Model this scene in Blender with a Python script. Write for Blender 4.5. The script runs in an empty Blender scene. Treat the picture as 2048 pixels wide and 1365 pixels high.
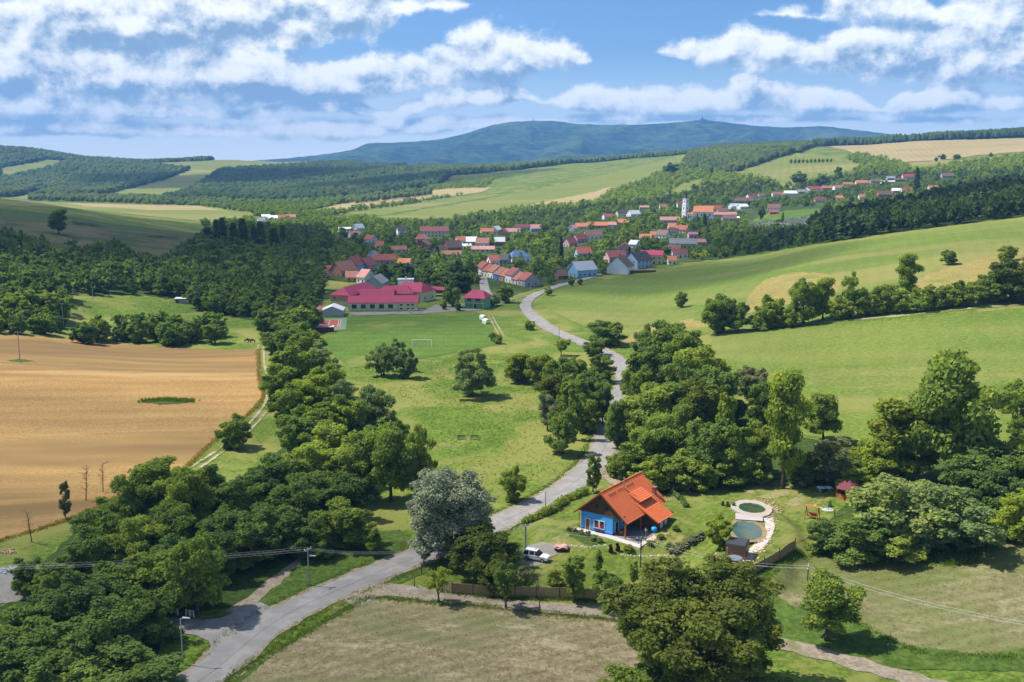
import bpy, bmesh, math, random
import numpy as np
from mathutils import Vector, Matrix
from mathutils.geometry import delaunay_2d_cdt

R = math.radians
random.seed(7)
rng = np.random.default_rng(11)
SC = bpy.context.scene
COL = SC.collection

# ------------------------------------------------------------------ camera
CAM_Z, PITCH, FPX, W, H = 62.0, R(9.58), 2000.0, 2048.0, 1365.0
cam = bpy.data.cameras.new('camera')
cam.sensor_width = 36.0
cam.lens = 36.0 * FPX / W
cam.clip_start, cam.clip_end = 0.5, 60000
cam_o = bpy.data.objects.new('camera', cam)
cam_o.location = (0, 0, CAM_Z)
cam_o.rotation_euler = (R(90) - PITCH, 0, 0)
COL.objects.link(cam_o)
SC.camera = cam_o

# ------------------------------------------------------------------ view / engine
SC.view_settings.view_transform = 'Standard'
SC.view_settings.look = 'None'
SC.view_settings.exposure = 0.62
SC.view_settings.gamma = 1.0
SC.view_settings.use_curve_mapping = False
SC.render.engine = 'CYCLES'
cy = SC.cycles
cy.max_bounces = 5
cy.diffuse_bounces = 2
cy.glossy_bounces = 2
cy.transmission_bounces = 3
cy.transparent_max_bounces = 6
cy.volume_bounces = 0
cy.use_denoising = True
cy.caustics_reflective = cy.caustics_refractive = False
cy.sample_clamp_indirect = 4.0

# ------------------------------------------------------------------ sun
SUN_TO = Vector((-0.95, 0.27, 0)).normalized()
SUN_EL = R(56)
sv = Vector((SUN_TO.x * math.cos(SUN_EL), SUN_TO.y * math.cos(SUN_EL), math.sin(SUN_EL)))
sun = bpy.data.lights.new('sun', 'SUN')
sun.energy = 4.9
sun.angle = R(0.53)
sun.color = (1.0, 0.945, 0.86)
sun_o = bpy.data.objects.new('sun', sun)
sun_o.rotation_euler = (-sv).to_track_quat('-Z', 'Y').to_euler()
sun_o.location = (0, 0, 3000)
COL.objects.link(sun_o)

# ------------------------------------------------------------------ node helpers
class NT:
    def __init__(s, tree): s.t = tree; s.n = tree.nodes; s.l = tree.links
    def new(s, typ, **kw):
        n = s.n.new(typ)
        for k, v in kw.items(): setattr(n, k, v)
        return n
    def put(s, sock, v):
        if hasattr(v, 'is_linked') or isinstance(v, bpy.types.NodeSocket): s.l.new(v, sock)
        elif v is not None:
            if isinstance(v, (tuple, list)) and sock.type == 'RGBA' and len(v) == 3: v = (*v, 1)
            sock.default_value = v
    def math(s, op, a, b=None, c=None, clamp=False):
        n = s.new('ShaderNodeMath', operation=op, use_clamp=clamp)
        for i, v in enumerate((a, b, c)):
            if v is not None: s.put(n.inputs[i], v)
        return n.outputs[0]
    def vmath(s, op, a, b=None, out=0):
        n = s.new('ShaderNodeVectorMath', operation=op)
        s.put(n.inputs[0], a)
        if b is not None: s.put(n.inputs[3 if op == 'SCALE' else 1], b)
        return n.outputs[out]
    def noise(s, vec, scale, detail=3.0, rough=0.55, dist=0.0):
        n = s.new('ShaderNodeTexNoise')
        s.put(n.inputs['Vector'], vec)
        n.inputs['Scale'].default_value = scale; n.inputs['Detail'].default_value = detail
        n.inputs['Roughness'].default_value = rough; n.inputs['Distortion'].default_value = dist
        return n.outputs[0]
    def ramp(s, fac, stops):
        n = s.new('ShaderNodeValToRGB')
        s.put(n.inputs[0], fac)
        e = n.color_ramp.elements
        while len(e) < len(stops): e.new(0.5)
        for q, (p, c) in zip(e, stops): q.position = p; q.color = (*c, 1) if len(c) == 3 else c
        return n.outputs[0]
    def mix(s, fac, a, b, mode='MIX'):
        n = s.new('ShaderNodeMix', data_type='RGBA', blend_type=mode)
        s.put(n.inputs[0], fac); s.put(n.inputs[6], a); s.put(n.inputs[7], b)
        return n.outputs[2]
    def sstep(s, x, a, b):
        n = s.new('ShaderNodeMapRange', interpolation_type='SMOOTHSTEP')
        s.put(n.inputs[0], x); n.inputs[1].default_value = a; n.inputs[2].default_value = b
        return n.outputs[0]
    def xyz(s, x, y, z):
        n = s.new('ShaderNodeCombineXYZ')
        for i, v in enumerate((x, y, z)): s.put(n.inputs[i], v)
        return n.outputs[0]
    def sep(s, v):
        n = s.new('ShaderNodeSeparateXYZ'); s.put(n.inputs[0], v); return n.outputs

# ------------------------------------------------------------------ world: sky with clouds
world = bpy.data.worlds.new('World')
SC.world = world
world.use_nodes = True
world.cycles.sampling_method = 'MANUAL'
world.cycles.sample_map_resolution = 256
wt = NT(world.node_tree)
wt.n.clear()

def px_azel(u, v):
    a, b = (u - W / 2) / FPX, (H / 2 - v) / FPX
    d = Vector((a, math.cos(PITCH) + b * math.sin(PITCH), -math.sin(PITCH) + b * math.cos(PITCH))).normalized()
    return math.atan2(d.x, d.y), math.asin(d.z)

# cloud banks, one row of stops per bank: (u, centre v, half height, weight), as directions of the sky
BANKS = [
    [(-300, 60, 60, .8), (-20, 55, 60, .8), (28, 48, 58, .75), (70, 42, 64, 1.0), (250, 50, 75, 1.05), (420, 50, 85, 1.1), (600, 40, 80, 1.12), (760, 30, 66, 1.05), (800, 20, 40, .55), (840, 12, 40, .65), (915, 10, 36, .35), (965, 10, 36, -.6),
     (1470, 24, 36, -.6), (1515, 30, 34, .3), (1570, 28, 34, .65), (1640, 36, 34, .55), (1690, 22, 46, .95), (1820, 24, 40, .95), (1870, 30, 40, .7), (1930, 30, 72, 1.0), (2100, 30, 70, 1.0), (2350, 50, 60, .8)],
    [(-300, 150, 70, 1.05), (0, 150, 76, 1.15), (150, 160, 72, 1.15), (330, 155, 76, 1.2), (520, 165, 66, 1.2), (640, 178, 56, 1.05), (760, 170, 50, 1.05), (900, 138, 62, 1.0), (1010, 132, 70, 1.08), (1110, 118, 60, 1.12), (1175, 122, 40, .75), (1220, 126, 36, -.5),
     (1280, 104, 36, -.5), (1335, 104, 36, .35), (1400, 112, 38, .7), (1480, 92, 60, .95), (1550, 100, 55, .95), (1620, 120, 40, .9), (1740, 112, 62, 1.05), (1900, 110, 78, 1.1), (2060, 105, 80, 1.1), (2350, 120, 60, .8)],
    [(-300, 215, 30, .7), (0, 214, 34, .85), (200, 218, 36, .9), (380, 225, 26, .8), (480, 236, 22, .85), (570, 215, 26, .8), (680, 205, 34, .9), (780, 238, 22, .75), (860, 200, 34, .85), (1040, 190, 34, .9), (1085, 205, 26, .7),
     (1180, 200, 38, 1.0), (1300, 206, 36, 1.0), (1420, 208, 34, .95), (1490, 200, 42, 1.0), (1560, 208, 34, .95), (1700, 212, 32, .9), (1760, 222, 14, .3), (1800, 214, 30, .85), (1900, 206, 38, 1.0), (2020, 212, 34, .9), (2350, 215, 30, .8)],
    [(-300, 262, 20, .6), (100, 256, 30, .95), (320, 264, 26, .9), (520, 260, 28, .95), (700, 262, 28, .95), (850, 254, 26, .85), (1000, 243, 20, .7), (1150, 240, 18, .7), (1300, 236, 18, .65), (1500, 238, 18, .7), (1700, 238, 18, .6), (1900, 242, 18, .7), (2350, 240, 18, .6)],
]
AZM, ELM, HM = .75, .22, .06
def cloud_group():
    g = bpy.data.node_groups.new('cloud_density', 'ShaderNodeTree')
    g.interface.new_socket('P', in_out='INPUT', socket_type='NodeSocketVector')
    g.interface.new_socket('D', in_out='OUTPUT', socket_type='NodeSocketFloat')
    g.interface.new_socket('F', in_out='OUTPUT', socket_type='NodeSocketFloat')
    k = NT(g)
    gi, go = k.new('NodeGroupInput'), k.new('NodeGroupOutput')
    P = gi.outputs[0]                       # (azimuth, elevation, 0)
    def n2(vec, sc, det, ro):
        n = k.new('ShaderNodeTexNoise', noise_dimensions='2D'); k.put(n.inputs['Vector'], vec)
        n.inputs['Scale'].default_value = sc; n.inputs['Detail'].default_value = det; n.inputs['Roughness'].default_value = ro
        return n.outputs[0]
    s = k.sep(P)
    f1 = n2(k.vmath('MULTIPLY', P, (1, 1.25, 1)), 21, 8, .60)
    f2 = n2(k.vmath('MULTIPLY', P, (1, 2.2, 1)), 8, 2, .5)
    # the sky all round: scattered banks
    low = k.math('LOGARITHM', k.math('ADD', k.math('MAXIMUM', s[1], 0), .06), 2.718)
    gen = n2(k.xyz(k.math('MULTIPLY', s[0], 3.2), k.math('MULTIPLY', low, 2.4), 0.0), 1.0, 1, .5)
    best = k.math('MINIMUM', k.math('MULTIPLY', k.math('SUBTRACT', gen, .56), 3.0), .6)
    edge = k.math('MULTIPLY', k.sstep(k.math('ABSOLUTE', s[0]), .50, .70), -.9)
    best = k.math('ADD', best, k.math('MULTIPLY', k.math('SUBTRACT', 1, k.sstep(k.math('MAXIMUM', k.math('ABSOLUTE', s[0]), k.math('MULTIPLY', s[1], 3.0)), .50, .75)), -1.2))
    t = k.math('ADD', k.math('MULTIPLY', s[0], .5 / AZM), .5)
    for row in BANKS:
        stops = []
        for (u, v, h, w) in row:
            a, e = px_azel(u, v)
            stops.append((a / (2 * AZM) + .5, (e / ELM, h / FPX / HM, (w + 1) * .45)))
        cs = k.new('ShaderNodeSeparateColor'); k.l.new(k.ramp(t, stops), cs.inputs[0])
        dv = k.math('SUBTRACT', s[1], k.math('MULTIPLY', cs.outputs[0], ELM))
        dn = k.math('DIVIDE', dv, k.math('MULTIPLY', cs.outputs[1], HM))
        d = k.math('MAXIMUM', dn, k.math('MULTIPLY', dn, -1.5))
        w = k.math('ADD', k.math('SUBTRACT', k.math('DIVIDE', cs.outputs[2], .45), 1), edge)
        best = k.math('MAXIMUM', best, k.math('SUBTRACT', w, d))
    fb = k.math('ADD', k.math('MULTIPLY', k.math('SUBTRACT', f1, .5), 2.0), k.math('MULTIPLY', k.math('SUBTRACT', f2, .5), 1.2))
    k.l.new(k.math('ADD', k.math('MULTIPLY', best, 1.15), fb), go.inputs[0])
    k.l.new(f1, go.inputs[1])
    return g
def _nc(s, P, sc):
    n = s.new('ShaderNodeTexNoise'); s.put(n.inputs['Vector'], P); n.inputs['Scale'].default_value = sc; n.inputs['Detail'].default_value = 1
    return n.outputs[1]
NT.new_noise_col = _nc
CG = cloud_group()
tc = wt.new('ShaderNodeTexCoord')
ds = wt.sep(tc.outputs['Generated'])
az = wt.math('ARCTAN2', ds[0], ds[1]); el = wt.math('ARCSINE', ds[2])
def dens(daz, de):
    n = wt.new('ShaderNodeGroup'); n.node_tree = CG
    wt.l.new(wt.xyz(wt.math('ADD', az, daz), wt.math('ADD', el, de), 0.0), n.inputs[0])
    return n.outputs
D0, F0 = dens(0, 0)[:2]; D1, F1 = dens(-.005, .012)[:2]
nish = wt.new('ShaderNodeTexSky', sky_type='NISHITA', sun_disc=False)
nish.sun_elevation = SUN_EL
nish.sun_rotation = math.atan2(SUN_TO.x, SUN_TO.y)
nish.altitude = 300; nish.air_density = .85; nish.dust_density = 1.2; nish.ozone_density = 3.0
hs_ = wt.new('ShaderNodeHueSaturation'); hs_.inputs['Saturation'].default_value = 1.18; wt.l.new(nish.outputs[0], hs_.inputs['Color'])
sky = wt.vmath('MULTIPLY', hs_.outputs[0], (.078, .086, .096))
alpha = wt.math('MULTIPLY', wt.sstep(D0, -.10, .48), wt.math('ADD', .70, wt.math('MULTIPLY', wt.sstep(el, .005, .09), .28)))
lit = wt.sstep(wt.math('SUBTRACT', D0, D1), -.75, .85)
thick = wt.sstep(D0, .15, 1.15)
relief = wt.math('MULTIPLY', wt.math('SUBTRACT', F0, F1), 1.7)
lit2 = wt.math('SUBTRACT', wt.math('ADD', wt.math('ADD', .22, relief), wt.math('MULTIPLY', lit, .95)), wt.math('MULTIPLY', thick, .36), clamp=True)
ccol = wt.ramp(lit2, [(0, (.20, .30, .44)), (.2, (.32, .41, .52)), (.45, (.50, .56, .62)), (.7, (.68, .71, .73)), (1, (.84, .84, .83))])
veil = wt.math('MULTIPLY', wt.math('SUBTRACT', 1, wt.sstep(el, -.01, .12)), .78)
final = wt.mix(alpha, wt.mix(veil, sky, (.92, .99, 1.02)), ccol)
bg = wt.new('ShaderNodeBackground'); wt.put(bg.inputs[0], final); bg.inputs[1].default_value = 1.0
wo = wt.new('ShaderNodeOutputWorld'); wt.l.new(bg.outputs[0], wo.inputs[0])

# ------------------------------------------------------------------ terrain height
TH = [-1.35, -.95, -.7, -.5, -.35, -.15, 0, .15, .3, .45, .6, .7, .95, 1.35]
YS = [35, 80, 110, 150, 200, 260, 330, 430, 480, 550, 700, 900, 1150, 1500, 1900, 2300, 2600, 3300, 4500, 12000]
ZT = np.array([
 # 35  80  110 150  200 260  330 430 480 550 700 900 1150 1500 1900 2300 2600 3300 4500 12000
 [1,  1,  2,  4,   8,  14,  20, 32, 40, 50, 60, 60, 50,  40,  45,  70,  110, 220, 260, 100],
 [0,  0,  1,  2,   5,  10,  15, 25, 32, 42, 50, 42, 28,  15,  20,  45,  80,  190, 220, 100],
 [0,  0,  0,  1,   3,  6,   10, 19, 25, 32, 38, 25, 8,   2,   5,   25,  60,  158, 150, 90],
 [0,  0,  0,  .3,  1,  2,   3,  7,  9,  13, 17, 9,  3,   1,   4,   22,  50,  104, 100, 90],
 [0,  0,  0,  0,   0,  0,   0,  2,  2,  3,  4,  2,  1,   0,   5,   28,  60,  112, 95,  90],
 [0,  0,  0,  0,   0,  0,   0,  0,  0,  0,  0,  1,  3,   9,   28,  55,  68,  84,  70,  90],
 [0,  0,  0,  0,   0,  0,   0,  0,  0,  0,  1,  2,  8,   25,  54,  70,  74,  70,  60,  90],
 [0,  0,  0,  0,   0,  0,   0,  0,  1,  2,  4,  8,  18,  42,  78,  102, 100, 70,  60,  90],
 [0,  0,  .5, 2,   3.5,6,   7,  6,  5,  4,  5,  12, 28,  62,  110, 130, 124, 80,  60,  90],
 [0,  0,  1,  3.5, 7,  12,  17, 21, 22, 20, 20, 25, 36,  78,  126, 136, 132, 90,  60,  90],
 [0,  0,  2,  5,   11, 18,  24, 31, 32, 33, 34, 38, 50,  92,  140, 154, 150, 110, 70,  90],
 [0,  1,  3,  7,   13, 20,  27, 37, 39, 40, 42, 50, 68,  105, 144, 168, 166, 130, 80,  90],
 [1,  2,  5,  11,  20, 30,  40, 50, 53, 56, 62, 75, 100, 140, 180, 205, 205, 170, 100, 90],
 [2,  4,  9,  18,  30, 42,  55, 68, 72, 78, 90, 110,140, 180, 220, 240, 240, 200, 120, 90]], float)

def pchip(x, y, xq):
    """monotone cubic along axis 0 of y"""
    h = np.diff(x)[:, None]; dl = np.diff(y, axis=0) / h
    m = np.zeros_like(y)
    w1, w2 = 2 * h[1:] + h[:-1], h[1:] + 2 * h[:-1]
    ok = dl[:-1] * dl[1:] > 0
    with np.errstate(divide='ignore', invalid='ignore'):
        hm = (w1 + w2) / (w1 / dl[:-1] + w2 / dl[1:])
    m[1:-1] = np.where(ok, hm, 0); m[0] = dl[0]; m[-1] = dl[-1]
    i = np.clip(np.searchsorted(x, xq) - 1, 0, len(x) - 2)
    t = ((xq - x[i]) / (x[i + 1] - x[i]))[:, None]; hh = h[i]
    return ((1 + 2 * t) * (1 - t) ** 2 * y[i] + t * (1 - t) ** 2 * hh * m[i] + t * t * (3 - 2 * t) * y[i + 1] + t * t * (t - 1) * hh * m[i + 1])

NTH, NS = 380, 470
TH = [t * .735 for t in TH]; YS = [y * 1.37 for y in YS]
th_g = np.linspace(TH[0], TH[-1], NTH)
s_g = np.linspace(math.log(48), math.log(16400), NS)
a_ = pchip(np.log(np.array(YS, float)), ZT.T, s_g)            # NS x cols
HT = pchip(np.array(TH), a_.T, th_g).T                          # NS x NTH
HX = th_g[None, :] * np.exp(s_g)[:, None]; HY = np.repeat(np.exp(s_g)[:, None], NTH, 1)

def vnoise(x, y, seed=0):
    """smooth value noise"""
    xi, yi = np.floor(x).astype(np.int64), np.floor(y).astype(np.int64)
    fx, fy = x - xi, y - yi
    fx = fx * fx * (3 - 2 * fx); fy = fy * fy * (3 - 2 * fy)
    def hsh(a, b):
        n = (a * 374761393 + b * 668265263 + seed * 974634777) & 0x7fffffff
        n = ((n ^ (n >> 13)) * 1274126177) & 0x7fffffff
        return ((n ^ (n >> 16)) & 0xffff) / 65535.0
    return (hsh(xi, yi) * (1 - fx) + hsh(xi + 1, yi) * fx) * (1 - fy) + (hsh(xi, yi + 1) * (1 - fx) + hsh(xi + 1, yi + 1) * fx) * fy
def fbm(x, y, seed=0, o=4):
    r = 0; a = .5
    for i in range(o): r = r + a * (vnoise(x * 2 ** i, y * 2 ** i, seed + i) - .5) * 2; a *= .5
    return r
HT = HT + fbm(HX / 22, HY / 22, 1, 3) * .35 * np.clip((HY - 80) / 150, .15, 1) * np.clip((900 - HY) / 400, 0, 1) + fbm(HX / 160, HY / 160, 5, 3) * np.clip((HY - 500) / 900, 0, 2.2) * 2.2 \
        + fbm(HX / 420, HY / 420, 9, 3) * np.clip((HY - 1900) / 900, 0, 1.6) * 9
# local shapes: (x, y, radius_x, radius_y, height)
BUMPS = []
def add_bump(x, y, rx, ry, dz):
    global HT
    HT = HT + dz * np.exp(-((HX - x) / rx) ** 2 - ((HY - y) / ry) ** 2)

def height(x, y):
    x = np.asarray(x, float); y = np.maximum(np.asarray(y, float), 48.01)
    f = np.clip((x / y - th_g[0]) / (th_g[1] - th_g[0]), 0, NTH - 1.001); g = np.clip((np.log(y) - s_g[0]) / (s_g[1] - s_g[0]), 0, NS - 1.001)
    i, j = f.astype(int), g.astype(int); f = f - i; g = g - j
    return (HT[j, i] * (1 - f) + HT[j, i + 1] * f) * (1 - g) + (HT[j + 1, i] * (1 - f) + HT[j + 1, i + 1] * f) * g
_sm = np.exp(np.linspace(math.log(60), math.log(13000), 1000))
CP, SP = math.cos(PITCH), math.sin(PITCH)
def ray(u, v):
    a, b = (u - W / 2) / FPX, (H / 2 - v) / FPX
    return a, CP + b * SP, -SP + b * CP
def ground(u, v, ymin=60.0):
    """the place on the terrain that pixel (u, v) of the photograph shows"""
    a, dy, dz = ray(u, v)
    t = _sm / dy
    below = (CAM_Z + t * dz < height(a * t, _sm)) & (_sm >= ymin)
    if not below.any():                       # above the skyline: the crest itself
        k = int(np.argmax(np.where(_sm < 6000, (height(a * t, _sm) - CAM_Z) / _sm, -9))); y = _sm[k]
        return Vector((float(a * t[k]), float(y), float(height(a * t[k], y))))
    k = int(np.argmax(below))
    lo, hi = _sm[max(k - 1, 0)], _sm[k]
    for _ in range(18):
        m = .5 * (lo + hi); tt = m / dy
        if CAM_Z + tt * dz < height(a * tt, m): hi = m
        else: lo = m
    y = .5 * (lo + hi); tt = y / dy
    x = a * tt
    return Vector((float(x), float(y), float(height(x, y))))
def zat(u, v, y):
    a, dy, dz = ray(u, v); t = y / dy
    return Vector((a * t, y, CAM_Z + t * dz))
def mpp(p):
    """metres per photo pixel at a place"""
    return (p[1] * CP - (p[2] - CAM_Z) * SP) / FPX
def to_px(p):
    d = p[1] * CP - (p[2] - CAM_Z) * SP
    return W / 2 + FPX * p[0] / d, H / 2 - FPX * (p[1] * SP + (p[2] - CAM_Z) * CP) / d

# ------------------------------------------------------------------ object helpers
def tag(o, label=None, cat=None, group=None, kind=None):
    if label: o['label'] = label
    if cat: o['category'] = cat
    if group: o['group'] = group
    if kind: o['kind'] = kind
    return o
def empty(name, loc=(0, 0, 0), rz=0.0, label=None, cat=None, group=None):
    o = bpy.data.objects.new(name, None)
    o.empty_display_size = .3
    COL.objects.link(o); o.location = loc; o.rotation_euler = (0, 0, rz)
    return tag(o, label, cat, group)
def link(name, me, parent=None, mat=None):
    o = bpy.data.objects.new(name, me)
    COL.objects.link(o)
    if parent is not None: o.parent = parent
    if mat is not None and not me.materials: me.materials.append(mat)
    return o
def np_mesh(name, verts, faces, smooth=False):
    """verts (n,3); faces (m,k) equal-sized polygons"""
    me = bpy.data.meshes.new(name)
    verts = np.asarray(verts, np.float32); faces = np.asarray(faces, np.int32)
    k = faces.shape[1]
    me.vertices.add(len(verts)); me.vertices.foreach_set('co', verts.ravel())
    me.loops.add(faces.size); me.loops.foreach_set('vertex_index', faces.ravel())
    me.polygons.add(len(faces)); me.polygons.foreach_set('loop_start', np.arange(0, faces.size, k, dtype=np.int32))
    if smooth: me.polygons.foreach_set('use_smooth', np.ones(len(faces), bool))
    me.update(calc_edges=True)
    return me
class MB:
    """collects simple shapes into one mesh"""
    def __init__(s): s.v = []; s.f = []
    def add(s, v, f):
        n = len(s.v); s.v += [tuple(p) for p in v]; s.f += [tuple(i + n for i in q) for q in f]; return s
    def box(s, a, b, M=None):
        (x0, y0, z0), (x1, y1, z1) = a, b
        v = [(x0, y0, z0), (x1, y0, z0), (x1, y1, z0), (x0, y1, z0), (x0, y0, z1), (x1, y0, z1), (x1, y1, z1), (x0, y1, z1)]
        if M is not None: v = [M @ Vector(p) for p in v]
        return s.add(v, [(0, 3, 2, 1), (4, 5, 6, 7), (0, 1, 5, 4), (1, 2, 6, 5), (2, 3, 7, 6), (3, 0, 4, 7)])
    def bar(s, p, q, r0, r1=None, n=6, caps=True):
        p, q = Vector(p), Vector(q); r1 = r0 if r1 is None else r1
        d = (q - p).normalized(); a = d.orthogonal().normalized(); b = d.cross(a)
        v = []
        for c, r in ((p, r0), (q, r1)):
            for i in range(n):
                t = 2 * math.pi * i / n
                v.append(c + a * (r * math.cos(t)) + b * (r * math.sin(t)))
        f = [(i, (i + 1) % n, n + (i + 1) % n, n + i) for i in range(n)]
        if caps: f += [tuple(reversed(range(n))), tuple(range(n, 2 * n))]
        return s.add(v, f)
    def tube(s, pts, rad, n=6):
        pts = [Vector(p) for p in pts]; v = []; m = len(pts)
        rad = rad if hasattr(rad, '__len__') else [rad] * m
        up = Vector((.13, .21, 1))
        for i, p in enumerate(pts):
            d = (pts[min(i + 1, m - 1)] - pts[max(i - 1, 0)]).normalized()
            a = d.cross(up if abs(d.z) < .95 else Vector((1, .1, 0))).normalized(); b = d.cross(a)
            for k in range(n):
                t = 2 * math.pi * k / n
                v.append(p + a * (rad[i] * math.cos(t)) + b * (rad[i] * math.sin(t)))
        f = [(i * n + k, i * n + (k + 1) % n, (i + 1) * n + (k + 1) % n, (i + 1) * n + k) for i in range(m - 1) for k in range(n)]
        f += [tuple(reversed(range(n))), tuple(range((m - 1) * n, m * n))]
        return s.add(v, f)
    def lathe(s, prof, n=12, c=(0, 0, 0)):
        v = [(c[0] + r * math.cos(2 * math.pi * k / n), c[1] + r * math.sin(2 * math.pi * k / n), c[2] + z) for r, z in prof for k in range(n)]
        m = len(prof)
        f = [(i * n + k, i * n + (k + 1) % n, (i + 1) * n + (k + 1) % n, (i + 1) * n + k) for i in range(m - 1) for k in range(n)]
        f += [tuple(reversed(range(n))), tuple(range((m - 1) * n, m * n))]
        return s.add(v, f)
    def prism(s, poly, z0, z1):
        n = len(poly)
        v = [(x, y, z0) for x, y in poly] + [(x, y, z1) for x, y in poly]
        return s.add(v, [tuple(reversed(range(n))), tuple(range(n, 2 * n))] + [(i, (i + 1) % n, n + (i + 1) % n, n + i) for i in range(n)])
    def slab(s, quad, th):
        """quad (4 points, counter-clockwise from above) thickened downward along its normal"""
        q = [Vector(p) for p in quad]; nn = (q[1] - q[0]).cross(q[2] - q[0]).normalized()
        lo = [p - nn * th for p in q]; n = len(q)
        return s.add(q + lo, [tuple(range(n)), tuple(reversed(range(n, 2 * n)))] + [(i, n + i, n + (i + 1) % n, (i + 1) % n) for i in range(n)])
    def mesh(s, name, smooth=False):
        me = bpy.data.meshes.new(name); me.from_pydata(s.v, [], s.f)
        if smooth: me.polygons.foreach_set('use_smooth', np.ones(len(me.polygons), bool))
        me.update(); return me
    def build(s, name, mat, parent=None, smooth=False):
        return link(name, s.mesh(name, smooth), parent, mat)
def fix_normals(o):
    bm = bmesh.new(); bm.from_mesh(o.data); bmesh.ops.recalc_face_normals(bm, faces=bm.faces); bm.to_mesh(o.data); bm.free(); return o

# ------------------------------------------------------------------ materials
MAT = {}
def mat(name, build):
    if name in MAT: return MAT[name]
    m = bpy.data.materials.new(name); m.use_nodes = True
    k = NT(m.node_tree); k.n.clear()
    out = k.new('ShaderNodeOutputMaterial')
    build(k, out); MAT[name] = m
    return m
def pbsdf(k, out, col, rough=.8, bump=None, bstr=.3, bdist=.1, spec=.3, metal=0.0):
    b = k.new('ShaderNodeBsdfPrincipled')
    k.put(b.inputs['Base Color'], col); k.put(b.inputs['Roughness'], rough)
    b.inputs['Specular IOR Level'].default_value = spec; b.inputs['Metallic'].default_value = metal
    if bump is not None:
        bn = k.new('ShaderNodeBump'); bn.inputs['Strength'].default_value = bstr; bn.inputs['Distance'].default_value = bdist
        k.put(bn.inputs['Height'], bump); k.l.new(bn.outputs[0], b.inputs['Normal'])
    k.l.new(b.outputs[0], out.inputs[0]); return b
def plain(name, c, rough=.7, var=.18, scale=3.0, spec=.3, metal=0.0, bstr=.15):
    """a painted / raw surface with slight mottling and wear"""
    def f(k, out):
        g = k.new('ShaderNodeTexCoord').outputs['Object']
        n = k.noise(g, scale, 5, .6)
        oi = k.new('ShaderNodeObjectInfo').outputs['Random']
        v = k.math('ADD', 1 - var * .7, k.math('ADD', k.math('MULTIPLY', n, var), k.math('MULTIPLY', oi, var * .4)))
        pbsdf(k, out, k.vmath('SCALE', c, v), rough, n, bstr, .02, spec, metal)
    return mat(name, f)
def field(name, c_lo, c_hi, c_patch=None, patch_scale=.02, patch_at=(.52, .68), fine=1.1, mid=.16, stretch=None, rough=.95, bstr=.5, bdist=.25, lines=None, dry=None, con=.4):
    """grass or crop: three scales of mottling in world metres, optional patches of another growth and optional mowing rows"""
    def f(k, out):
        P = k.new('ShaderNodeNewGeometry').outputs['Position']
        if stretch:
            ang, sx, sy = stretch
            mp = k.new('ShaderNodeMapping'); mp.vector_type = 'POINT'
            mp.inputs['Rotation'].default_value = (0, 0, ang); k.l.new(P, mp.inputs['Vector'])
            Q = k.vmath('MULTIPLY', mp.outputs[0], (sx, sy, 1))
        else: Q = P
        n1 = k.noise(P, fine, 5, .75); n2 = k.noise(Q, mid, 4, .6, .4); n3 = k.noise(P, .018, 3, .5)
        v = k.math('ADD', k.math('ADD', k.math('MULTIPLY', n1, .62), k.math('MULTIPLY', n2, .36)), k.math('MULTIPLY', n3, .16))
        c = k.mix(k.sstep(v, .42, .73), c_lo, c_hi)
        c = k.vmath('SCALE', c, k.math('ADD', 1.0 - con * .55, k.math('MULTIPLY', k.sstep(n1, .28, .72), con)))
        if c_patch is not None:
            pn = k.noise(Q, patch_scale, 4, .6, .6)
            pm = k.math('ADD', pn, k.math('MULTIPLY', k.math('SUBTRACT', n1, .5), .12))
            c = k.mix(k.sstep(pm, *patch_at), c, c_patch)
        if dry is not None:
            dn = k.math('ADD', k.noise(Q, dry[1], 5, .65), k.math('MULTIPLY', k.math('SUBTRACT', n1, .5), .2))
            c = k.mix(k.math('MULTIPLY', k.sstep(dn, dry[2], dry[2] + .14), dry[3]), c, dry[0])
        if lines is not None:
            ang, per, amt = lines
            mp = k.new('ShaderNodeMapping'); mp.inputs['Rotation'].default_value = (0, 0, ang); k.l.new(P, mp.inputs['Vector'])
            w = k.vmath('ADD', mp.outputs[0], k.vmath('SCALE', k.new_noise_col(k.vmath('SCALE', P, .03), 1.0), 5.0))
            sx = k.sep(w)
            ln = k.math('SINE', k.math('MULTIPLY', sx[0], 2 * math.pi / per))
            c = k.vmath('SCALE', c, k.math('ADD', 1, k.math('MULTIPLY', ln, amt)))
        hgt = k.math('ADD', k.math('MULTIPLY', n1, .5), k.math('MULTIPLY', n2, 1.0))
        pbsdf(k, out, c, rough, hgt, bstr, bdist, .1)
    return mat(name, f)

M_GRASS = field('meadow_grass', (.060, .110, .013), (.145, .205, .027), (.195, .205, .048), .035, (.46, .62), dry=((.26, .215, .078), .06, .56, .65), con=.55)
M_HILL = field('hill_grass', (.095, .145, .022), (.155, .205, .036), (.205, .205, .055), .010, (.46, .64), mid=.05, stretch=(R(20), .25, 1.0), lines=(R(20), 7, .025), dry=((.25, .215, .075), .022, .54, .5))
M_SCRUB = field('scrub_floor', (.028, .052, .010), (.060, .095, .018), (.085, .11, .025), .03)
M_LAWN = field('garden_lawn', (.075, .115, .016), (.135, .180, .028), (.185, .19, .05), .10, (.46, .62), mid=.5, lines=(R(35), 1.1, .05), dry=((.30, .24, .09), .09, .60, .8))
M_LUSH = field('lush_grass', (.042, .078, .012), (.085, .135, .022), (.10, .155, .026), .1, dry=((.17, .165, .05), .12, .58, .7))
M_PITCH = field('pitch_grass', (.060, .115, .016), (.105, .175, .024), (.15, .18, .035), .03, (.54, .66), mid=.1, lines=(R(90), 9, .06))
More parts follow.
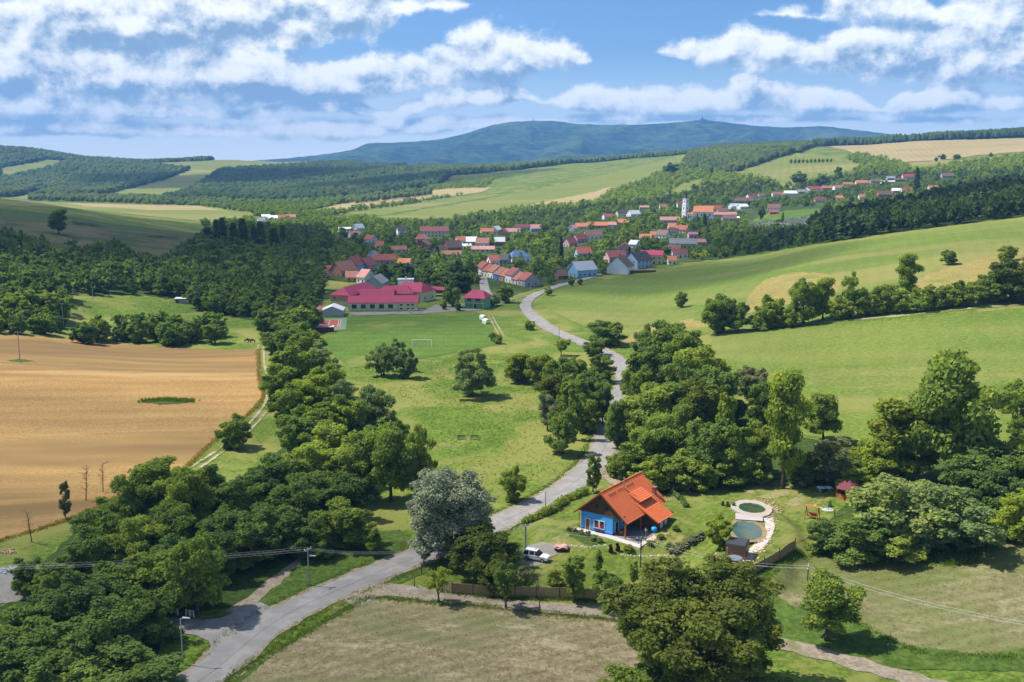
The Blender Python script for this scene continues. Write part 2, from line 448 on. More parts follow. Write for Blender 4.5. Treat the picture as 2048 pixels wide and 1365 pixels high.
M_WHEAT = field('ripe_wheat', (.265, .158, .054), (.385, .245, .088), (.190, .122, .048), .020, (.44, .60), mid=.12, stretch=(R(-12), .16, 1.0), lines=(R(78), 9.0, .05), dry=((.43, .28, .11), .05, .54, .7), fine=1.6, con=.25)
M_MOWN = field('mown_hay', (.185, .155, .080), (.290, .245, .140), (.155, .16, .065), .05, (.50, .64), mid=.45, stretch=(R(15), .35, 1.0), lines=(R(62), 2.6, .10), bstr=.8, bdist=.35, dry=((.36, .31, .18), .25, .54, .7), con=.35)
M_MOWN2 = field('mown_slope', (.140, .135, .058), (.225, .205, .105), (.125, .145, .045), .05, (.48, .62), mid=.45, stretch=(R(15), .35, 1.0), lines=(R(75), 2.6, .08), bstr=.8, bdist=.35, dry=((.30, .25, .14), .12, .54, .6), con=.35)
M_TAN = field('dry_grass', (.21, .175, .05), (.31, .25, .085), (.17, .18, .04), .06, (.55, .68), mid=.2)
M_OLIVE = field('scrubby_slope', (.085, .085, .028), (.15, .135, .052), (.055, .075, .020), .03, (.48, .62), mid=.1)
M_PASTURE = field('shaded_pasture', (.055, .085, .018), (.085, .125, .026))
M_STUB = field('far_stubble', (.30, .235, .105), (.38, .30, .145), (.27, .23, .09), .01, mid=.03, stretch=(R(10), .2, 1.0), lines=(R(15), 14, .05))
M_FARG = field('far_pasture', (.135, .170, .030), (.195, .215, .048), (.245, .22, .075), .008, (.5, .66), mid=.03, stretch=(R(12), .2, 1.0), lines=(R(15), 16, .05))
M_FOREST_FLOOR = field('forest_floor', (.018, .034, .009), (.036, .060, .014))
M_DIRT = field('dirt', (.20, .165, .115), (.33, .28, .21), (.16, .16, .07), .15, (.56, .70), fine=2.0, mid=.4, con=.2)
M_RUT = field('wheel_rut', (.28, .24, .15), (.40, .35, .23), (.16, .17, .05), .3, (.5, .62))
M_GRAVEL = field('gravel', (.185, .175, .150), (.265, .25, .215), (.14, .135, .105), .2, (.55, .68), fine=4, mid=.4, con=.2)
M_SANDY = field('sandy_soil', (.20, .185, .075), (.30, .25, .125), (.13, .165, .035), .35, (.46, .60), fine=3, mid=.5, con=.3)
def _asph(k, out):
    P = k.new('ShaderNodeNewGeometry').outputs['Position']
    n1 = k.noise(P, 6, 4, .7); n2 = k.noise(P, .35, 4, .6, .6); n3 = k.noise(P, .07, 3)
    c = k.mix(k.sstep(n2, .40, .66), (.225, .215, .198), (.285, .272, .248))
    c = k.mix(k.math('MULTIPLY', k.sstep(n3, .55, .62), .30), c, (.18, .175, .165))
    c = k.vmath('SCALE', c, k.math('ADD', .8, k.math('MULTIPLY', n1, .4)))
    pbsdf(k, out, c, .85, n1, .4, .02, .3)
M_ASPHALT = mat('worn_asphalt', _asph)

# ------------------------------------------------------------------ ground sheets
def structure(o): o['kind'] = 'structure'; return o
def off(y, lay): return .02 + .00016 * np.asarray(y, float) + lay * (.008 + .00005 * np.asarray(y, float))
def dens_poly(pts, step=9.0, jit=0.0, closed=True):
    out = []; n = len(pts)
    for i in range(n if closed else n - 1):
        a, b = pts[i], pts[(i + 1) % n]
        m = max(1, int(math.hypot(b[0] - a[0], b[1] - a[1]) / step))
        for q in range(m):
            t = q / m
            out.append((a[0] + (b[0] - a[0]) * t, a[1] + (b[1] - a[1]) * t))
    if jit:
        out = [(x + random.uniform(-jit, jit), y + random.uniform(-jit, jit) * .45) for x, y in out]
    return out
def inside(poly, x, y):
    px, py = np.array([p[0] for p in poly]), np.array([p[1] for p in poly])
    c = np.zeros(np.shape(x), bool); j = len(px) - 1
    for i in range(len(px)):
        cond = ((py[i] > y) != (py[j] > y)) & (x < (px[j] - px[i]) * (y - py[i]) / (py[j] - py[i] + 1e-12) + px[i])
        c ^= cond; j = i
    return c
def sheet_world(name, wpts, m, lay=1, every=1):
    """a sheet of ground inside the world outline wpts, following the terrain"""
    q = [(p[0] / p[1] * 3.0, math.log(p[1])) for p in wpts]
    tx = th_g[None, :] * 3.0 + 0 * s_g[:, None]; ty = s_g[:, None] + 0 * th_g[None, :]
    tx, ty = tx[::every, ::every].ravel(), ty[::every, ::every].ravel()
    xs, ys = [a for a, b in q], [b for a, b in q]
    bb = (tx > min(xs)) & (tx < max(xs)) & (ty > min(ys)) & (ty < max(ys))
    tx, ty = tx[bb], ty[bb]
    k = inside(q, tx, ty); tx, ty = tx[k], ty[k]
    pts = [Vector(p) for p in q] + [Vector((a, b)) for a, b in zip(tx, ty)]
    n = len(q)
    r = delaunay_2d_cdt(pts, [(i, (i + 1) % n) for i in range(n)], [], 1, 1e-7)
    X = np.array([v.x for v in r[0]]) / 3.0; Y = np.exp(np.array([v.y for v in r[0]])); X = X * Y
    Z = height(X, Y) + off(Y, lay)
    f = [t for t in r[2] if len(t) == 3]
    me = np_mesh(name, np.stack([X, Y, Z], 1), np.array(f), True)
    me.materials.append(m)
    o = link(name, me)
    if sum(p.normal.z for p in list(me.polygons)[:50]) < 0: me.flip_normals()
    return structure(o)
def sheet(name, px, m, lay=1, step=9.0, jit=0.0, every=1):
    px = dens_poly(px, step, jit)
    w = [ground(u, v) for u, v in px]
    return sheet_world(name, w, m, lay, every)
def smooth_line(w, step):
    """Catmull-Rom through world points, resampled"""
    P = [Vector((p[0], p[1])) for p in w]; P = [P[0] * 2 - P[1]] + P + [P[-1] * 2 - P[-2]]
    out = []
    for i in range(1, len(P) - 2):
        n = max(2, int((P[i + 1] - P[i]).length / step))
        for q in range(n):
            t = q / n; a, b, c, d = P[i - 1:i + 3]
            out.append(.5 * ((2 * b) + (c - a) * t + (2 * a - 5 * b + 4 * c - d) * t * t + (3 * b - 3 * c + d - a) * t ** 3))
    out.append(P[-2]); return out
def strip(name, w, width, m, lay=3, step=1.6, seg=4, wob=0.0, shift=0.0):
    line = smooth_line(w, step); v = []
    for i, p in enumerate(line):
        d = (line[min(i + 1, len(line) - 1)] - line[max(i - 1, 0)]).normalized(); nrm = Vector((d.y, -d.x))
        wd = (width(i / len(line)) if callable(width) else width)
        e0 = -.5 * wd + wob * (random.random() - .5); e1 = .5 * wd + wob * (random.random() - .5)
        for k in range(seg + 1):
            q = p + nrm * (shift + e0 + (e1 - e0) * k / seg)
            v.append((q.x, q.y, float(height(q.x, q.y) + off(q.y, lay))))
    n = seg + 1
    f = [(i * n + k, i * n + k + 1, (i + 1) * n + k + 1, (i + 1) * n + k) for i in range(len(line) - 1) for k in range(seg)]
    me = np_mesh(name, v, f, True); me.materials.append(m)
    if me.polygons[0].normal.z < 0: me.flip_normals()
    return structure(link(name, me)), line
# ------------------------------------------------------------------ terrain: pads and banks, then the ground sheet
def flatten(x, y, rx, ry, z, soft=.45):
    global HT
    d = np.sqrt(((HX - x) / rx) ** 2 + ((HY - y) / ry) ** 2)
    w = np.clip((1 + soft - d) / soft, 0, 1); w = w * w * (3 - 2 * w)
    HT = HT * (1 - w) + z * w
flatten(17, 168, 11, 12, 1.36)
add_bump(31, 168, 5.0, 9, 1.6)
flatten(40.5, 163, 6.5, 12, 2.86, .5)
flatten(35.5, 147, 6, 6, 2.2, .5)
flatten(-75, 410, 90, 75, 0.0, .4)
flatten(-45, 455, 60, 30, 0.0, .4)
_v = np.stack([HX, HY, HT], -1).reshape(-1, 3)
_i = np.arange(NS * NTH).reshape(NS, NTH)
_f = np.stack([_i[:-1, :-1], _i[:-1, 1:], _i[1:, 1:], _i[1:, :-1]], -1).reshape(-1, 4)
me = np_mesh('ground', _v, _f, True); me.materials.append(M_GRASS)
structure(link('ground', me))

WHEAT = [(-160, 655), (0, 668), (60, 672), (200, 686), (300, 692), (420, 700), (517, 700), (519, 760), (527, 793), (500, 826), (440, 872), (375, 932), (330, 962), (250, 990), (150, 1035), (70, 1062), (0, 1082), (-160, 1120)]
HILL_UP = [(1088, 606), (1120, 588), (1190, 566), (1290, 542), (1450, 524), (1600, 497), (1750, 472), (1900, 453), (2180, 420), (2180, 604), (2048, 609), (1800, 635), (1560, 655), (1430, 668), (1280, 676), (1170, 655), (1100, 622)]
HILL_LOW = [(1420, 674), (1560, 661), (1800, 641), (2048, 615), (2180, 606), (2180, 900), (1900, 905), (1700, 885), (1560, 865), (1440, 765)]
MOWN_A = [(736, 1197), (830, 1203), (980, 1216), (1110, 1231), (1225, 1240), (1330, 1262), (1480, 1300), (1560, 1400), (430, 1400), (470, 1350), (560, 1298), (640, 1250)]
MOWN_B = [(1517, 1170), (1608, 1112), (1660, 1112), (1740, 1124), (1840, 1124), (1900, 1132), (1950, 1122), (2000, 1085), (2140, 1080), (2140, 1290), (1960, 1312), (1800, 1292), (1700, 1240), (1590, 1215)]
LAWN = [(1045, 1050), (1100, 1022), (1170, 984), (1215, 975), (1300, 985), (1330, 975), (1450, 968), (1560, 965), (1680, 985), (1690, 1012), (1640, 1060), (1594, 1088), (1490, 1157), (1420, 1205), (1230, 1205), (1100, 1197), (990, 1190), (870, 1180), (850, 1165), (885, 1140), (960, 1100)]
PITCH_P = [(645, 640), (700, 634), (850, 627), (935, 618), (975, 640), (1000, 690), (860, 715), (700, 737), (655, 700)]
structure(sheet('wheat_field', WHEAT, M_WHEAT, 1, 7, 3, 1))
sheet('upper_hill_meadow', HILL_UP, M_HILL, 1, 9, 1)
sheet('lower_hill_meadow', HILL_LOW, M_HILL, 1, 9, 2)
sheet('mown_hay_field', MOWN_A, M_MOWN, 1, 8, 5)
sheet('mown_hay_slope', MOWN_B, M_MOWN2, 1, 8, 5)
sheet('garden_lawn', LAWN, M_LAWN, 1, 8, 2)
sheet('sports_pitch', PITCH_P, M_PITCH, 1, 8, 1)
for nm, P in (('dry_bank', [(1478, 632), (1500, 590), (1530, 560), (1590, 545), (1650, 548), (1690, 565), (1660, 600), (1560, 612)]),
              ('dry_bank', [(1800, 585), (1850, 552), (1910, 532), (1985, 512), (2080, 500), (2080, 540), (1960, 562), (1860, 590)]),
              ('dry_bank', [(1222, 698), (1262, 672), (1310, 655), (1385, 638), (1412, 652), (1330, 676), (1290, 692)]),
              ('dry_slope', [(60, 478), (180, 500), (300, 470), (395, 478), (385, 490), (330, 540), (270, 530), (240, 505), (120, 520)]),
              ('dry_slope', [(140, 440), (260, 462), (400, 474), (398, 480), (250, 478), (150, 462)])):
    sheet(nm, P, M_OLIVE if nm == 'dry_slope' else M_TAN, 2, 7, 3)
sheet('slope_pasture', [(-120, 412), (0, 418), (110, 428), (220, 448), (400, 468), (398, 474), (250, 462), (100, 446), (-120, 436)], M_PASTURE, 2, 8, 1)
sheet('left_slope', [(-160, 440), (0, 440), (140, 445), (250, 462), (400, 476), (430, 475), (400, 500), (330, 550), (260, 545), (120, 525), (0, 490), (-160, 480)], M_OLIVE, 1.6, 9, 3)
sheet('lush_verge', [(760, 1168), (870, 1110), (960, 1062), (1045, 1045), (960, 1096), (880, 1135), (800, 1168)], M_LUSH, 2, 7, 2)
sheet('lush_verge', [(440, 1400), (560, 1300), (650, 1240), (728, 1190), (738, 1197), (640, 1252), (560, 1302), (470, 1360)], M_LUSH, 2, 7, 2)
sheet('lush_verge', [(1215, 1240), (1330, 1170), (1480, 1158), (1592, 1092), (1612, 1106), (1520, 1172), (1590, 1215), (1700, 1238), (1805, 1290), (1960, 1310), (2140, 1285), (2140, 1345), (1800, 1340), (1590, 1290), (1430, 1300)], M_LUSH, 2, 8, 4)
sheet('lush_verge', [(1610, 1100), (1680, 1085), (1850, 1090), (1980, 1060), (2100, 1050), (2100, 1082), (2000, 1082), (1950, 1122), (1900, 1130), (1850, 1124), (1740, 1124), (1660, 1112)], M_LUSH, 2, 8, 4)
sheet('lush_verge', [(480, 1240), (610, 1120), (680, 1080), (800, 1060), (830, 1080), (780, 1120), (640, 1190), (560, 1225)], M_LUSH, 2, 8, 3)
# woods and thickets stand on a shaded floor of herbs
WOOD_LEFT = [(-160, 470), (0, 478), (120, 520), (240, 510), (270, 540), (330, 545), (400, 490), (440, 470), (650, 470), (660, 520), (640, 560), (650, 600), (600, 615), (540, 620), (500, 640), (420, 625), (390, 605), (280, 590), (150, 590), (130, 660), (-160, 660)]
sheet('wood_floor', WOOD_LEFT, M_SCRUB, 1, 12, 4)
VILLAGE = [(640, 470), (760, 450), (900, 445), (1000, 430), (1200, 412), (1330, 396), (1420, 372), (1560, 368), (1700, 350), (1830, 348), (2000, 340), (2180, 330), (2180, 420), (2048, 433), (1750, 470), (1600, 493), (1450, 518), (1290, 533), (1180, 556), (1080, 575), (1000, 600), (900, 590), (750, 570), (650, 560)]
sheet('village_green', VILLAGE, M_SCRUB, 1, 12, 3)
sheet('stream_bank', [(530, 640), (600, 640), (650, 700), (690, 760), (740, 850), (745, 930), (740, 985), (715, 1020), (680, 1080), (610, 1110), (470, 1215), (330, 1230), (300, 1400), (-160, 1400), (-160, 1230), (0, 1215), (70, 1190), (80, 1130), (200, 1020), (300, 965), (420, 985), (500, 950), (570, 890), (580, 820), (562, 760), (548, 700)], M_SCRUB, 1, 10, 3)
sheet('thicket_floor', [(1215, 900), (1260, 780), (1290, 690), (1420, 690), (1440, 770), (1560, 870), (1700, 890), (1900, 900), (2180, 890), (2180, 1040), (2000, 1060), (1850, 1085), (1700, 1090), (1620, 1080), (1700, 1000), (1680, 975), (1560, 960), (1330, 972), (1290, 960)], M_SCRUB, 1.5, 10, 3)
sheet('weed_patch', [(285, 804), (310, 800), (335, 798), (388, 803), (360, 809), (320, 811)], M_PASTURE, 3, 4, 2)
sheet('weed_patch', [(12, 722), (40, 719), (68, 723), (40, 726)], M_PASTURE, 3, 4, 1)
FAR_FIELDS = {
 'far_meadow': [(745, 439), (860, 420), (960, 402), (1080, 378), (1200, 352), (1300, 328), (1380, 308), (1360, 330), (1290, 360), (1220, 385), (1190, 408), (1000, 424), (860, 447), (780, 449)],
 'far_slope_pasture': [(180, 398), (330, 360), (378, 341), (275, 328), (450, 321), (690, 316), (690, 326), (600, 333), (440, 343), (415, 362), (370, 389), (330, 402)],
 'far_pasture': [(0, 362), (0, 338), (95, 320), (145, 323), (90, 342)],
 'far_clearing': [(20, 397), (95, 381), (105, 385), (60, 400)],
 'hilltop_meadow': [(1452, 352), (1590, 306), (1690, 318), (1722, 331), (1682, 352), (1604, 371), (1585, 379), (1520, 362)],
 'hilltop_strip': [(1800, 328), (1900, 320), (2010, 311), (2010, 318), (1905, 331), (1845, 346)],
 'church_meadow': [(1285, 402), (1330, 392), (1362, 370), (1430, 352), (1400, 372), (1345, 398)],
 'plain_meadow': [(-160, 398), (60, 404), (400, 412), (520, 430), (420, 446), (230, 426), (90, 414), (-160, 410)],
 'far_green_strip': [(690, 428), (960, 390), (1000, 392), (760, 432)],
}
FAR_STUB = {
 'stubble_strip': [(575, 432), (700, 405), (840, 384), (900, 378), (985, 376), (960, 386), (840, 402), (690, 424)],
 'hilltop_stubble': [(1640, 291), (1800, 284), (2100, 276), (2100, 300), (1960, 311), (1880, 322), (1790, 326), (1730, 316), (1690, 301)],
 'plain_stubble': [(130, 407), (400, 414), (440, 421), (300, 421), (170, 413)],
 'stubble_patch': [(1005, 422), (1190, 384), (1222, 374), (1215, 386), (1185, 408)],
 'ridge_stubble': [(770, 340), (880, 321), (865, 330), (800, 341)],
}
for nm, P in FAR_FIELDS.items(): sheet(nm, P, M_FARG, 2, 6, 1)
for nm, P in FAR_STUB.items(): sheet(nm, P, M_STUB, 3, 6, 1)

# ------------------------------------------------------------------ roads and tracks
def gp(*px): return [ground(u, v) for u, v in px]
ROAD = gp((300, 1400), (398, 1362), (556, 1239), (716, 1162), (838, 1112), (1030, 1032), (1120, 985), (1165, 950), (1195, 920), (1212, 885), (1222, 850), (1240, 800), (1252, 762), (1238, 728), (1212, 706), (1180, 692), (1120, 668), (1080, 645), (1055, 622), (1052, 608), (1068, 592), (1104, 577), (1150, 564), (1200, 549))
ROAD_W = 5.3
road, ROAD_LINE = strip('road', ROAD, ROAD_W, M_ASPHALT, 4, 1.6, 4, .16)
M_TAR = plain('tar_seam', (.14, .135, .13), .8, .4, 3)
strip('tar_seam', ROAD[:14], .07, M_TAR, 5, 1.3, 1, .05, .2)
strip('road_shoulder', ROAD[1:19], ROAD_W + 1.6, M_DIRT, 2.6, 2.2, 4, .9)
strip('village_street', gp((985, 600), (972, 585), (966, 560), (964, 545), (950, 530)), 5, M_ASPHALT, 3)
sheet('junction', [(270, 1236), (335, 1236), (400, 1241), (440, 1238), (470, 1226), (500, 1212), (520, 1206), (540, 1215), (560, 1228), (520, 1262), (470, 1300), (430, 1326), (419, 1318), (424, 1300), (418, 1284), (392, 1272), (340, 1264), (270, 1262)], M_ASPHALT, 3.4, 6, .6)
strip('gravel_track', gp((470, 1228), (500, 1206), (555, 1158), (612, 1112), (660, 1080), (715, 1020), (730, 990)), lambda t: 3.0 - 1.5 * min(1, t * 3), M_DIRT, 3, 1.5, 3, .7)
sheet('gravel_yard', [(-160, 1150), (0, 1142), (36, 1136), (40, 1158), (60, 1185), (75, 1192), (30, 1205), (-160, 1225)], M_GRAVEL, 3, 6, 2)
strip('farm_lane', gp((690, 1205), (760, 1180), (850, 1190), (960, 1203), (1080, 1216), (1220, 1228), (1330, 1250), (1450, 1275), (1590, 1296), (1720, 1330), (1850, 1368), (1960, 1400)), lambda t: 5.5 - 2.2 * min(1, t * 4), M_DIRT, 3, 1.5, 4, .8)
for dx in (-.95, .95):
    strip('wheel_rut', gp((522, 690), (524, 735), (534, 772), (541, 797), (522, 830), (476, 876), (430, 910), (392, 936)), .75, M_RUT, 3, 1.5, 1, .35, dx)
    strip('wheel_rut', gp((980, 630), (990, 650), (1004, 674)), .6, M_RUT, 3, 1.5, 1, .3, dx * .8)
strip('meadow_path', gp((1222, 690), (1262, 689), (1300, 686)), 2.2, M_RUT, 3, 2, 2, .7)
strip('meadow_path', gp((1420, 669), (1480, 660), (1560, 654), (1700, 641), (1850, 627), (2048, 609), (2160, 598)), 1.8, M_RUT, 3, 2, 2, .8)
strip('house_drive', gp((1203, 940), (1222, 952), (1240, 962), (1250, 968)), 5, M_DIRT, 3, 1, 3, .6)
strip('concrete_path', gp((974, 618), (1010, 606), (1040, 596), (1058, 592)), 1.3, M_GRAVEL, 3, 1.5, 2, .1)
# ------------------------------------------------------------------ foliage materials
def leaf_mat(name, c, trans=.42, hue=.5, warm=.35):
    def f(k, out):
        at = k.new('ShaderNodeAttribute'); at.attribute_name = 'tint'
        oi = k.new('ShaderNodeObjectInfo').outputs['Random']
        t = at.outputs['Fac']
        br = k.math('ADD', .58, k.math('ADD', k.math('MULTIPLY', t, .62), k.math('MULTIPLY', oi, .30)))
        dark = k.vmath('MULTIPLY', c, (.72, .86, 1.05)); yel = k.vmath('MULTIPLY', c, (1 + warm, 1.10, .72))
        col = k.mix(k.math('ADD', k.math('MULTIPLY', t, .6), k.math('MULTIPLY', oi, .4), clamp=True), dark, yel)
        col = k.vmath('SCALE', col, br)
        d = k.new('ShaderNodeBsdfDiffuse'); k.put(d.inputs[0], col)
        tr = k.new('ShaderNodeBsdfTranslucent'); k.put(tr.inputs[0], k.vmath('MULTIPLY', col, (1.25, 1.35, .6)))
        m = k.new('ShaderNodeMixShader'); m.inputs[0].default_value = trans
        k.l.new(d.outputs[0], m.inputs[1]); k.l.new(tr.outputs[0], m.inputs[2]); k.l.new(m.outputs[0], out.inputs[0])
    return mat(name, f)
LEAF = {
 'mid': leaf_mat('leaf_mid', (0.208, 0.287, 0.064)), 'dark': leaf_mat('leaf_dark', (0.149, 0.227, 0.065)), 'bright': leaf_mat('leaf_bright', (0.232, 0.311, 0.054)),
 'yellow': leaf_mat('leaf_yellow', (0.243, 0.288, 0.046)), 'silver': leaf_mat('leaf_silver', (.335, .370, .235), .2), 'willow': leaf_mat('leaf_willow', (0.213, 0.286, 0.110)),
 'olive': leaf_mat('leaf_olive', (0.138, 0.182, 0.044), warm=.4), 'fir': leaf_mat('leaf_fir', (0.068, 0.105, 0.055), .1), 'copper': leaf_mat('leaf_copper', (0.154, 0.109, 0.038)),
 'deep': leaf_mat('leaf_deep', (0.090, 0.141, 0.050)), 'far': leaf_mat('leaf_far', (0.071, 0.109, 0.034), .15), 'grey': leaf_mat('leaf_grey', (0.205, 0.237, 0.134)), 'purple': leaf_mat('leaf_purple', (0.102, 0.014, 0.017)),
}
M_BARK = plain('bark', (.085, .066, .048), .95, .5, 4, .1, 0, .6)
M_DEADWOOD = plain('dead_wood', (.10, .085, .07), .95, .4, 4, .1)

# ------------------------------------------------------------------ tree prototypes (reference size: 10 m high, 8 m wide)
def rdir(n, r):
    d = r.normal(size=(n, 3)); return d / np.linalg.norm(d, axis=1)[:, None]
def leaves_on(lobes, n, size, r, asp=.62, spread=1.1, droop=0.0, up=.1, shell=(.38, 1.36)):
    """leaf-sized faces over the outer surface of a set of lobes -> quads (m,4,3), tint (m)"""
    L = np.array(lobes, float)                      # x y z r squash
    pr = L[:, 3] ** 2; pr /= pr.sum()
    k = r.choice(len(L), n * 2, p=pr)
    d = rdir(n * 2, r); d[:, 2] += up; d /= np.linalg.norm(d, axis=1)[:, None]
    sc = np.stack([np.ones(len(k)), np.ones(len(k)), L[k, 4]], 1)
    p = L[k, :3] + d * (L[k, 3] * r.uniform(shell[0], shell[1], len(k)))[:, None] * sc
    keep = np.ones(len(k), bool)
    for j in range(len(L)):
        q = (p - L[j, :3]) / np.array([1, 1, L[j, 4]])
        keep &= ~((np.linalg.norm(q, axis=1) < L[j, 3] * .62) & (k != j))
    p, d, k = p[keep][:n], d[keep][:n], k[keep][:n]
    m = len(p)
    nn = d * .8 + np.array([0, 0, .45]) + r.normal(size=(m, 3)) * spread * .6; nn /= np.linalg.norm(nn, axis=1)[:, None]
    t = r.normal(size=(m, 3)); t[:, 2] -= droop * 3
    t -= nn * (t * nn).sum(1)[:, None]; t /= np.linalg.norm(t, axis=1)[:, None]
    b = np.cross(nn, t)
    s = (size * r.uniform(.6, 1.4, m))[:, None]
    v = np.stack([p - t * s, p + b * s * asp, p + t * s, p - b * s * asp], 1)
    lob_t = r.uniform(0, 1, len(L))
    tint = np.clip(lob_t[k] * .5 + r.uniform(0, 1, m) * .5, 0, 1)
    return v, tint
def lobes_round(r, n=34, zc=5.5, rx=3.0, rz=3.6, lr=(.8, 1.5), hang=.0, sq=.9):
    """a crown of boughs, each carrying smaller tufts; uneven outline"""
    out = [(0, 0, zc, min(rx, rz) * .5, 1.0)]
    ph = r.uniform(0, 6.28, 3)
    for i in range(int(n * 1.1)):
        d = rdir(1, r)[0]; q = r.uniform(.5, 1.0) ** .7
        q *= 1 + .16 * math.sin(3 * math.atan2(d[1], d[0]) + ph[0]) + .12 * math.sin(5 * d[2] + ph[1])
        c = np.array([d[0] * rx * q, d[1] * rx * q, zc + d[2] * rz * q - hang * (d[0] ** 2 + d[1] ** 2)]); br = r.uniform(*lr) * .66
        out.append((*c, br, sq))
        for j in range(4):
            e = rdir(1, r)[0] + d * .8; e /= np.linalg.norm(e); e[2] *= .8
            out.append((*(c + e * br * r.uniform(.8, 1.35)), br * r.uniform(.3, .6), sq))
    return [(x, y, max(z, .9), q, s_) for x, y, z, q, s_ in out]
def quads_mesh(name, v, tint, m):
    n = len(v)
    me = np_mesh(name, v.reshape(-1, 3), np.arange(n * 4).reshape(n, 4))
    a = me.attributes.new('tint', 'FLOAT', 'FACE'); a.data.foreach_set('value', tint.astype(np.float32))
    me.materials.append(m); return me
def trunk_mesh(name, r, lobes, h0=5.2, rad=.24, lean=0.0, limbs=9, forks=1):
    mb = MB()
    tops = sorted(lobes[1:], key=lambda L: -L[3])
    for k in range(forks):
        bx, by = (r.uniform(-.5, .5), r.uniform(-.5, .5)) if forks > 1 else (0, 0)
        tx, ty = bx * 3 + lean * 1.5 + r.uniform(-.3, .3), by * 3 + r.uniform(-.3, .3)
        pts = [(bx, by, -.35)]; rs = [rad * 1.35]
        for i in range(1, 6):
            t = i / 5; pts.append((bx + (tx - bx) * t * t + r.uniform(-.08, .08), by + (ty - by) * t * t + r.uniform(-.08, .08), h0 * t)); rs.append(rad * (1.05 - .75 * t))
        mb.tube(pts, rs, 7)
        for L in tops[k::forks][:limbs]:
            i = r.integers(2, 6); a = Vector(pts[i]); b = Vector(L[:3])
            mid = a.lerp(b, .5) + Vector((0, 0, -.25 + .3 * r.random()))
            mb.tube([a, mid, b], [rs[i] * .6, rs[i] * .38, .03], 5)
    return mb.mesh(name, True)
PROTO = {}
def proto(key, kind, seed, n, size, **kw):
    r = np.random.default_rng(seed)
    tk = dict(h0=5.2, rad=.24, lean=0, limbs=8, forks=1); lk = {}
    if kind == 'round': L = lobes_round(r, kw.get('nl', 42), 4.8, 3.0, 4.1)
    elif kind == 'tall': L = lobes_round(r, 34, 5.4, 1.8, 3.9, (.55, 1.1)); tk['rad'] = .2
    elif kind == 'willow': L = lobes_round(r, 40, 4.7, 2.9, 4.1, (.7, 1.2), .12, 1.0); lk = dict(asp=.22, droop=.9); tk['forks'] = 3; tk['rad'] = .17
    elif kind == 'bush':
        L = lobes_round(r, 40, 3.2, 3.2, 3.6, (.8, 1.5)); L = [(x, y, max(z, .7), q, s) for x, y, z, q, s in L]; L = [(x, y, z * 1.35, q, s) for x, y, z, q, s in L]; tk.update(h0=3, forks=3, rad=.1)
    elif kind == 'orchard': L = lobes_round(r, 22, 6.2, 2.9, 2.6, (.5, 1.0)); L[0] = (0, 0, 6.4, 1.0, 1); tk.update(rad=.22, lean=kw.get('lean', .3), h0=5.0)
    elif kind == 'spread':
        L = lobes_round(r, 130, 5.0, 3.2, 4.0, (.6, 1.05), .05, .8); tk.update(rad=.2)
    elif kind == 'column': L = [(r.uniform(-.6, .6), r.uniform(-.6, .6), z, 2.2 * (1 - (z / 10.5) ** 2) + .3, 1.2) for z in np.linspace(1, 9.4, 14)]; tk['rad'] = .12
    elif kind == 'gappy':                             # ragged crown in separate storeys
        L = [(0, 0, 5.5, 1.0, 1)]
        for i in range(40):
            a = r.uniform(0, 6.28); z = r.uniform(2.2, 9.3); q = r.uniform(.2, 1) * (3.6 if z < 7 else 2.4) * (.75 + .25 * math.sin(z * 2.2))
            L.append((q * math.cos(a), q * math.sin(a), z, r.uniform(.55, 1.15), .75))
    if kind == 'spruce':
        P, T = [], []
        for i in range(n):
            t = r.random() ** .75; z = .8 + 9.2 * t; lay = .55 + .45 * abs(math.sin(z * 3.4)); rad = (1 - t) * 2.5 * lay * r.uniform(.55, 1.0) + .08
            a = r.uniform(0, 6.283); o = np.array([math.cos(a), math.sin(a), 0])
            p = o * rad + np.array([0, 0, z - .22 * rad]); tt = o + np.array([0, 0, -.35]); tt /= np.linalg.norm(tt)
            b = np.cross(tt, [0, 0, 1]); b /= np.linalg.norm(b); b = b + r.normal(size=3) * .35; s = size * r.uniform(.6, 1.4)
            P.append([p - tt * s, p + b * s * .5, p + tt * s, p - b * s * .5]); T.append(r.random())
        v, tint = np.array(P), np.array(T)
        L = [(0, 0, 5, 1, 1)]; tk.update(h0=9.3, rad=.16, limbs=0)
    else:
        v, tint = leaves_on(L, n, size, r, **lk)
    PROTO[key] = dict(crown=quads_mesh('crown_' + key, v, tint, LEAF['mid']), trunk=None, v=v, tint=tint)
    if kw.get('trunk', True):
        PROTO[key]['trunk'] = trunk_mesh('trunk_' + key, r, L, **tk); PROTO[key]['trunk'].materials.append(M_BARK)
for i in range(4): proto('round%d' % i, 'round', 20 + i, 17000, .19)
for i in range(3): proto('willow%d' % i, 'willow', 30 + i, 14000, .27)
for i in range(2): proto('tall%d' % i, 'tall', 40 + i, 10000, .19)
for i in range(3): proto('bush%d' % i, 'bush', 50 + i, 14000, .19)
for i in range(3): proto('orchard%d' % i, 'orchard', 60 + i, 5500, .19, lean=(.3, -.9, .1)[i])
for i in range(2): proto('gappy%d' % i, 'gappy', 70 + i, 14000, .19)
for i in range(2): proto('spruce%d' % i, 'spruce', 80 + i, 5000, .5)
proto('silver0', 'round', 91, 42000, .115, nl=70)
proto('beech0', 'spread', 92, 70000, .102)
proto('column0', 'column', 93, 1500, .4)
for i in range(3): proto('mround%d' % i, 'round', 120 + i, 2200, .5)
for i in range(2): proto('mspruce%d' % i, 'spruce', 130 + i, 1100, .9)
proto('mbush0', 'bush', 140, 1800, .5)
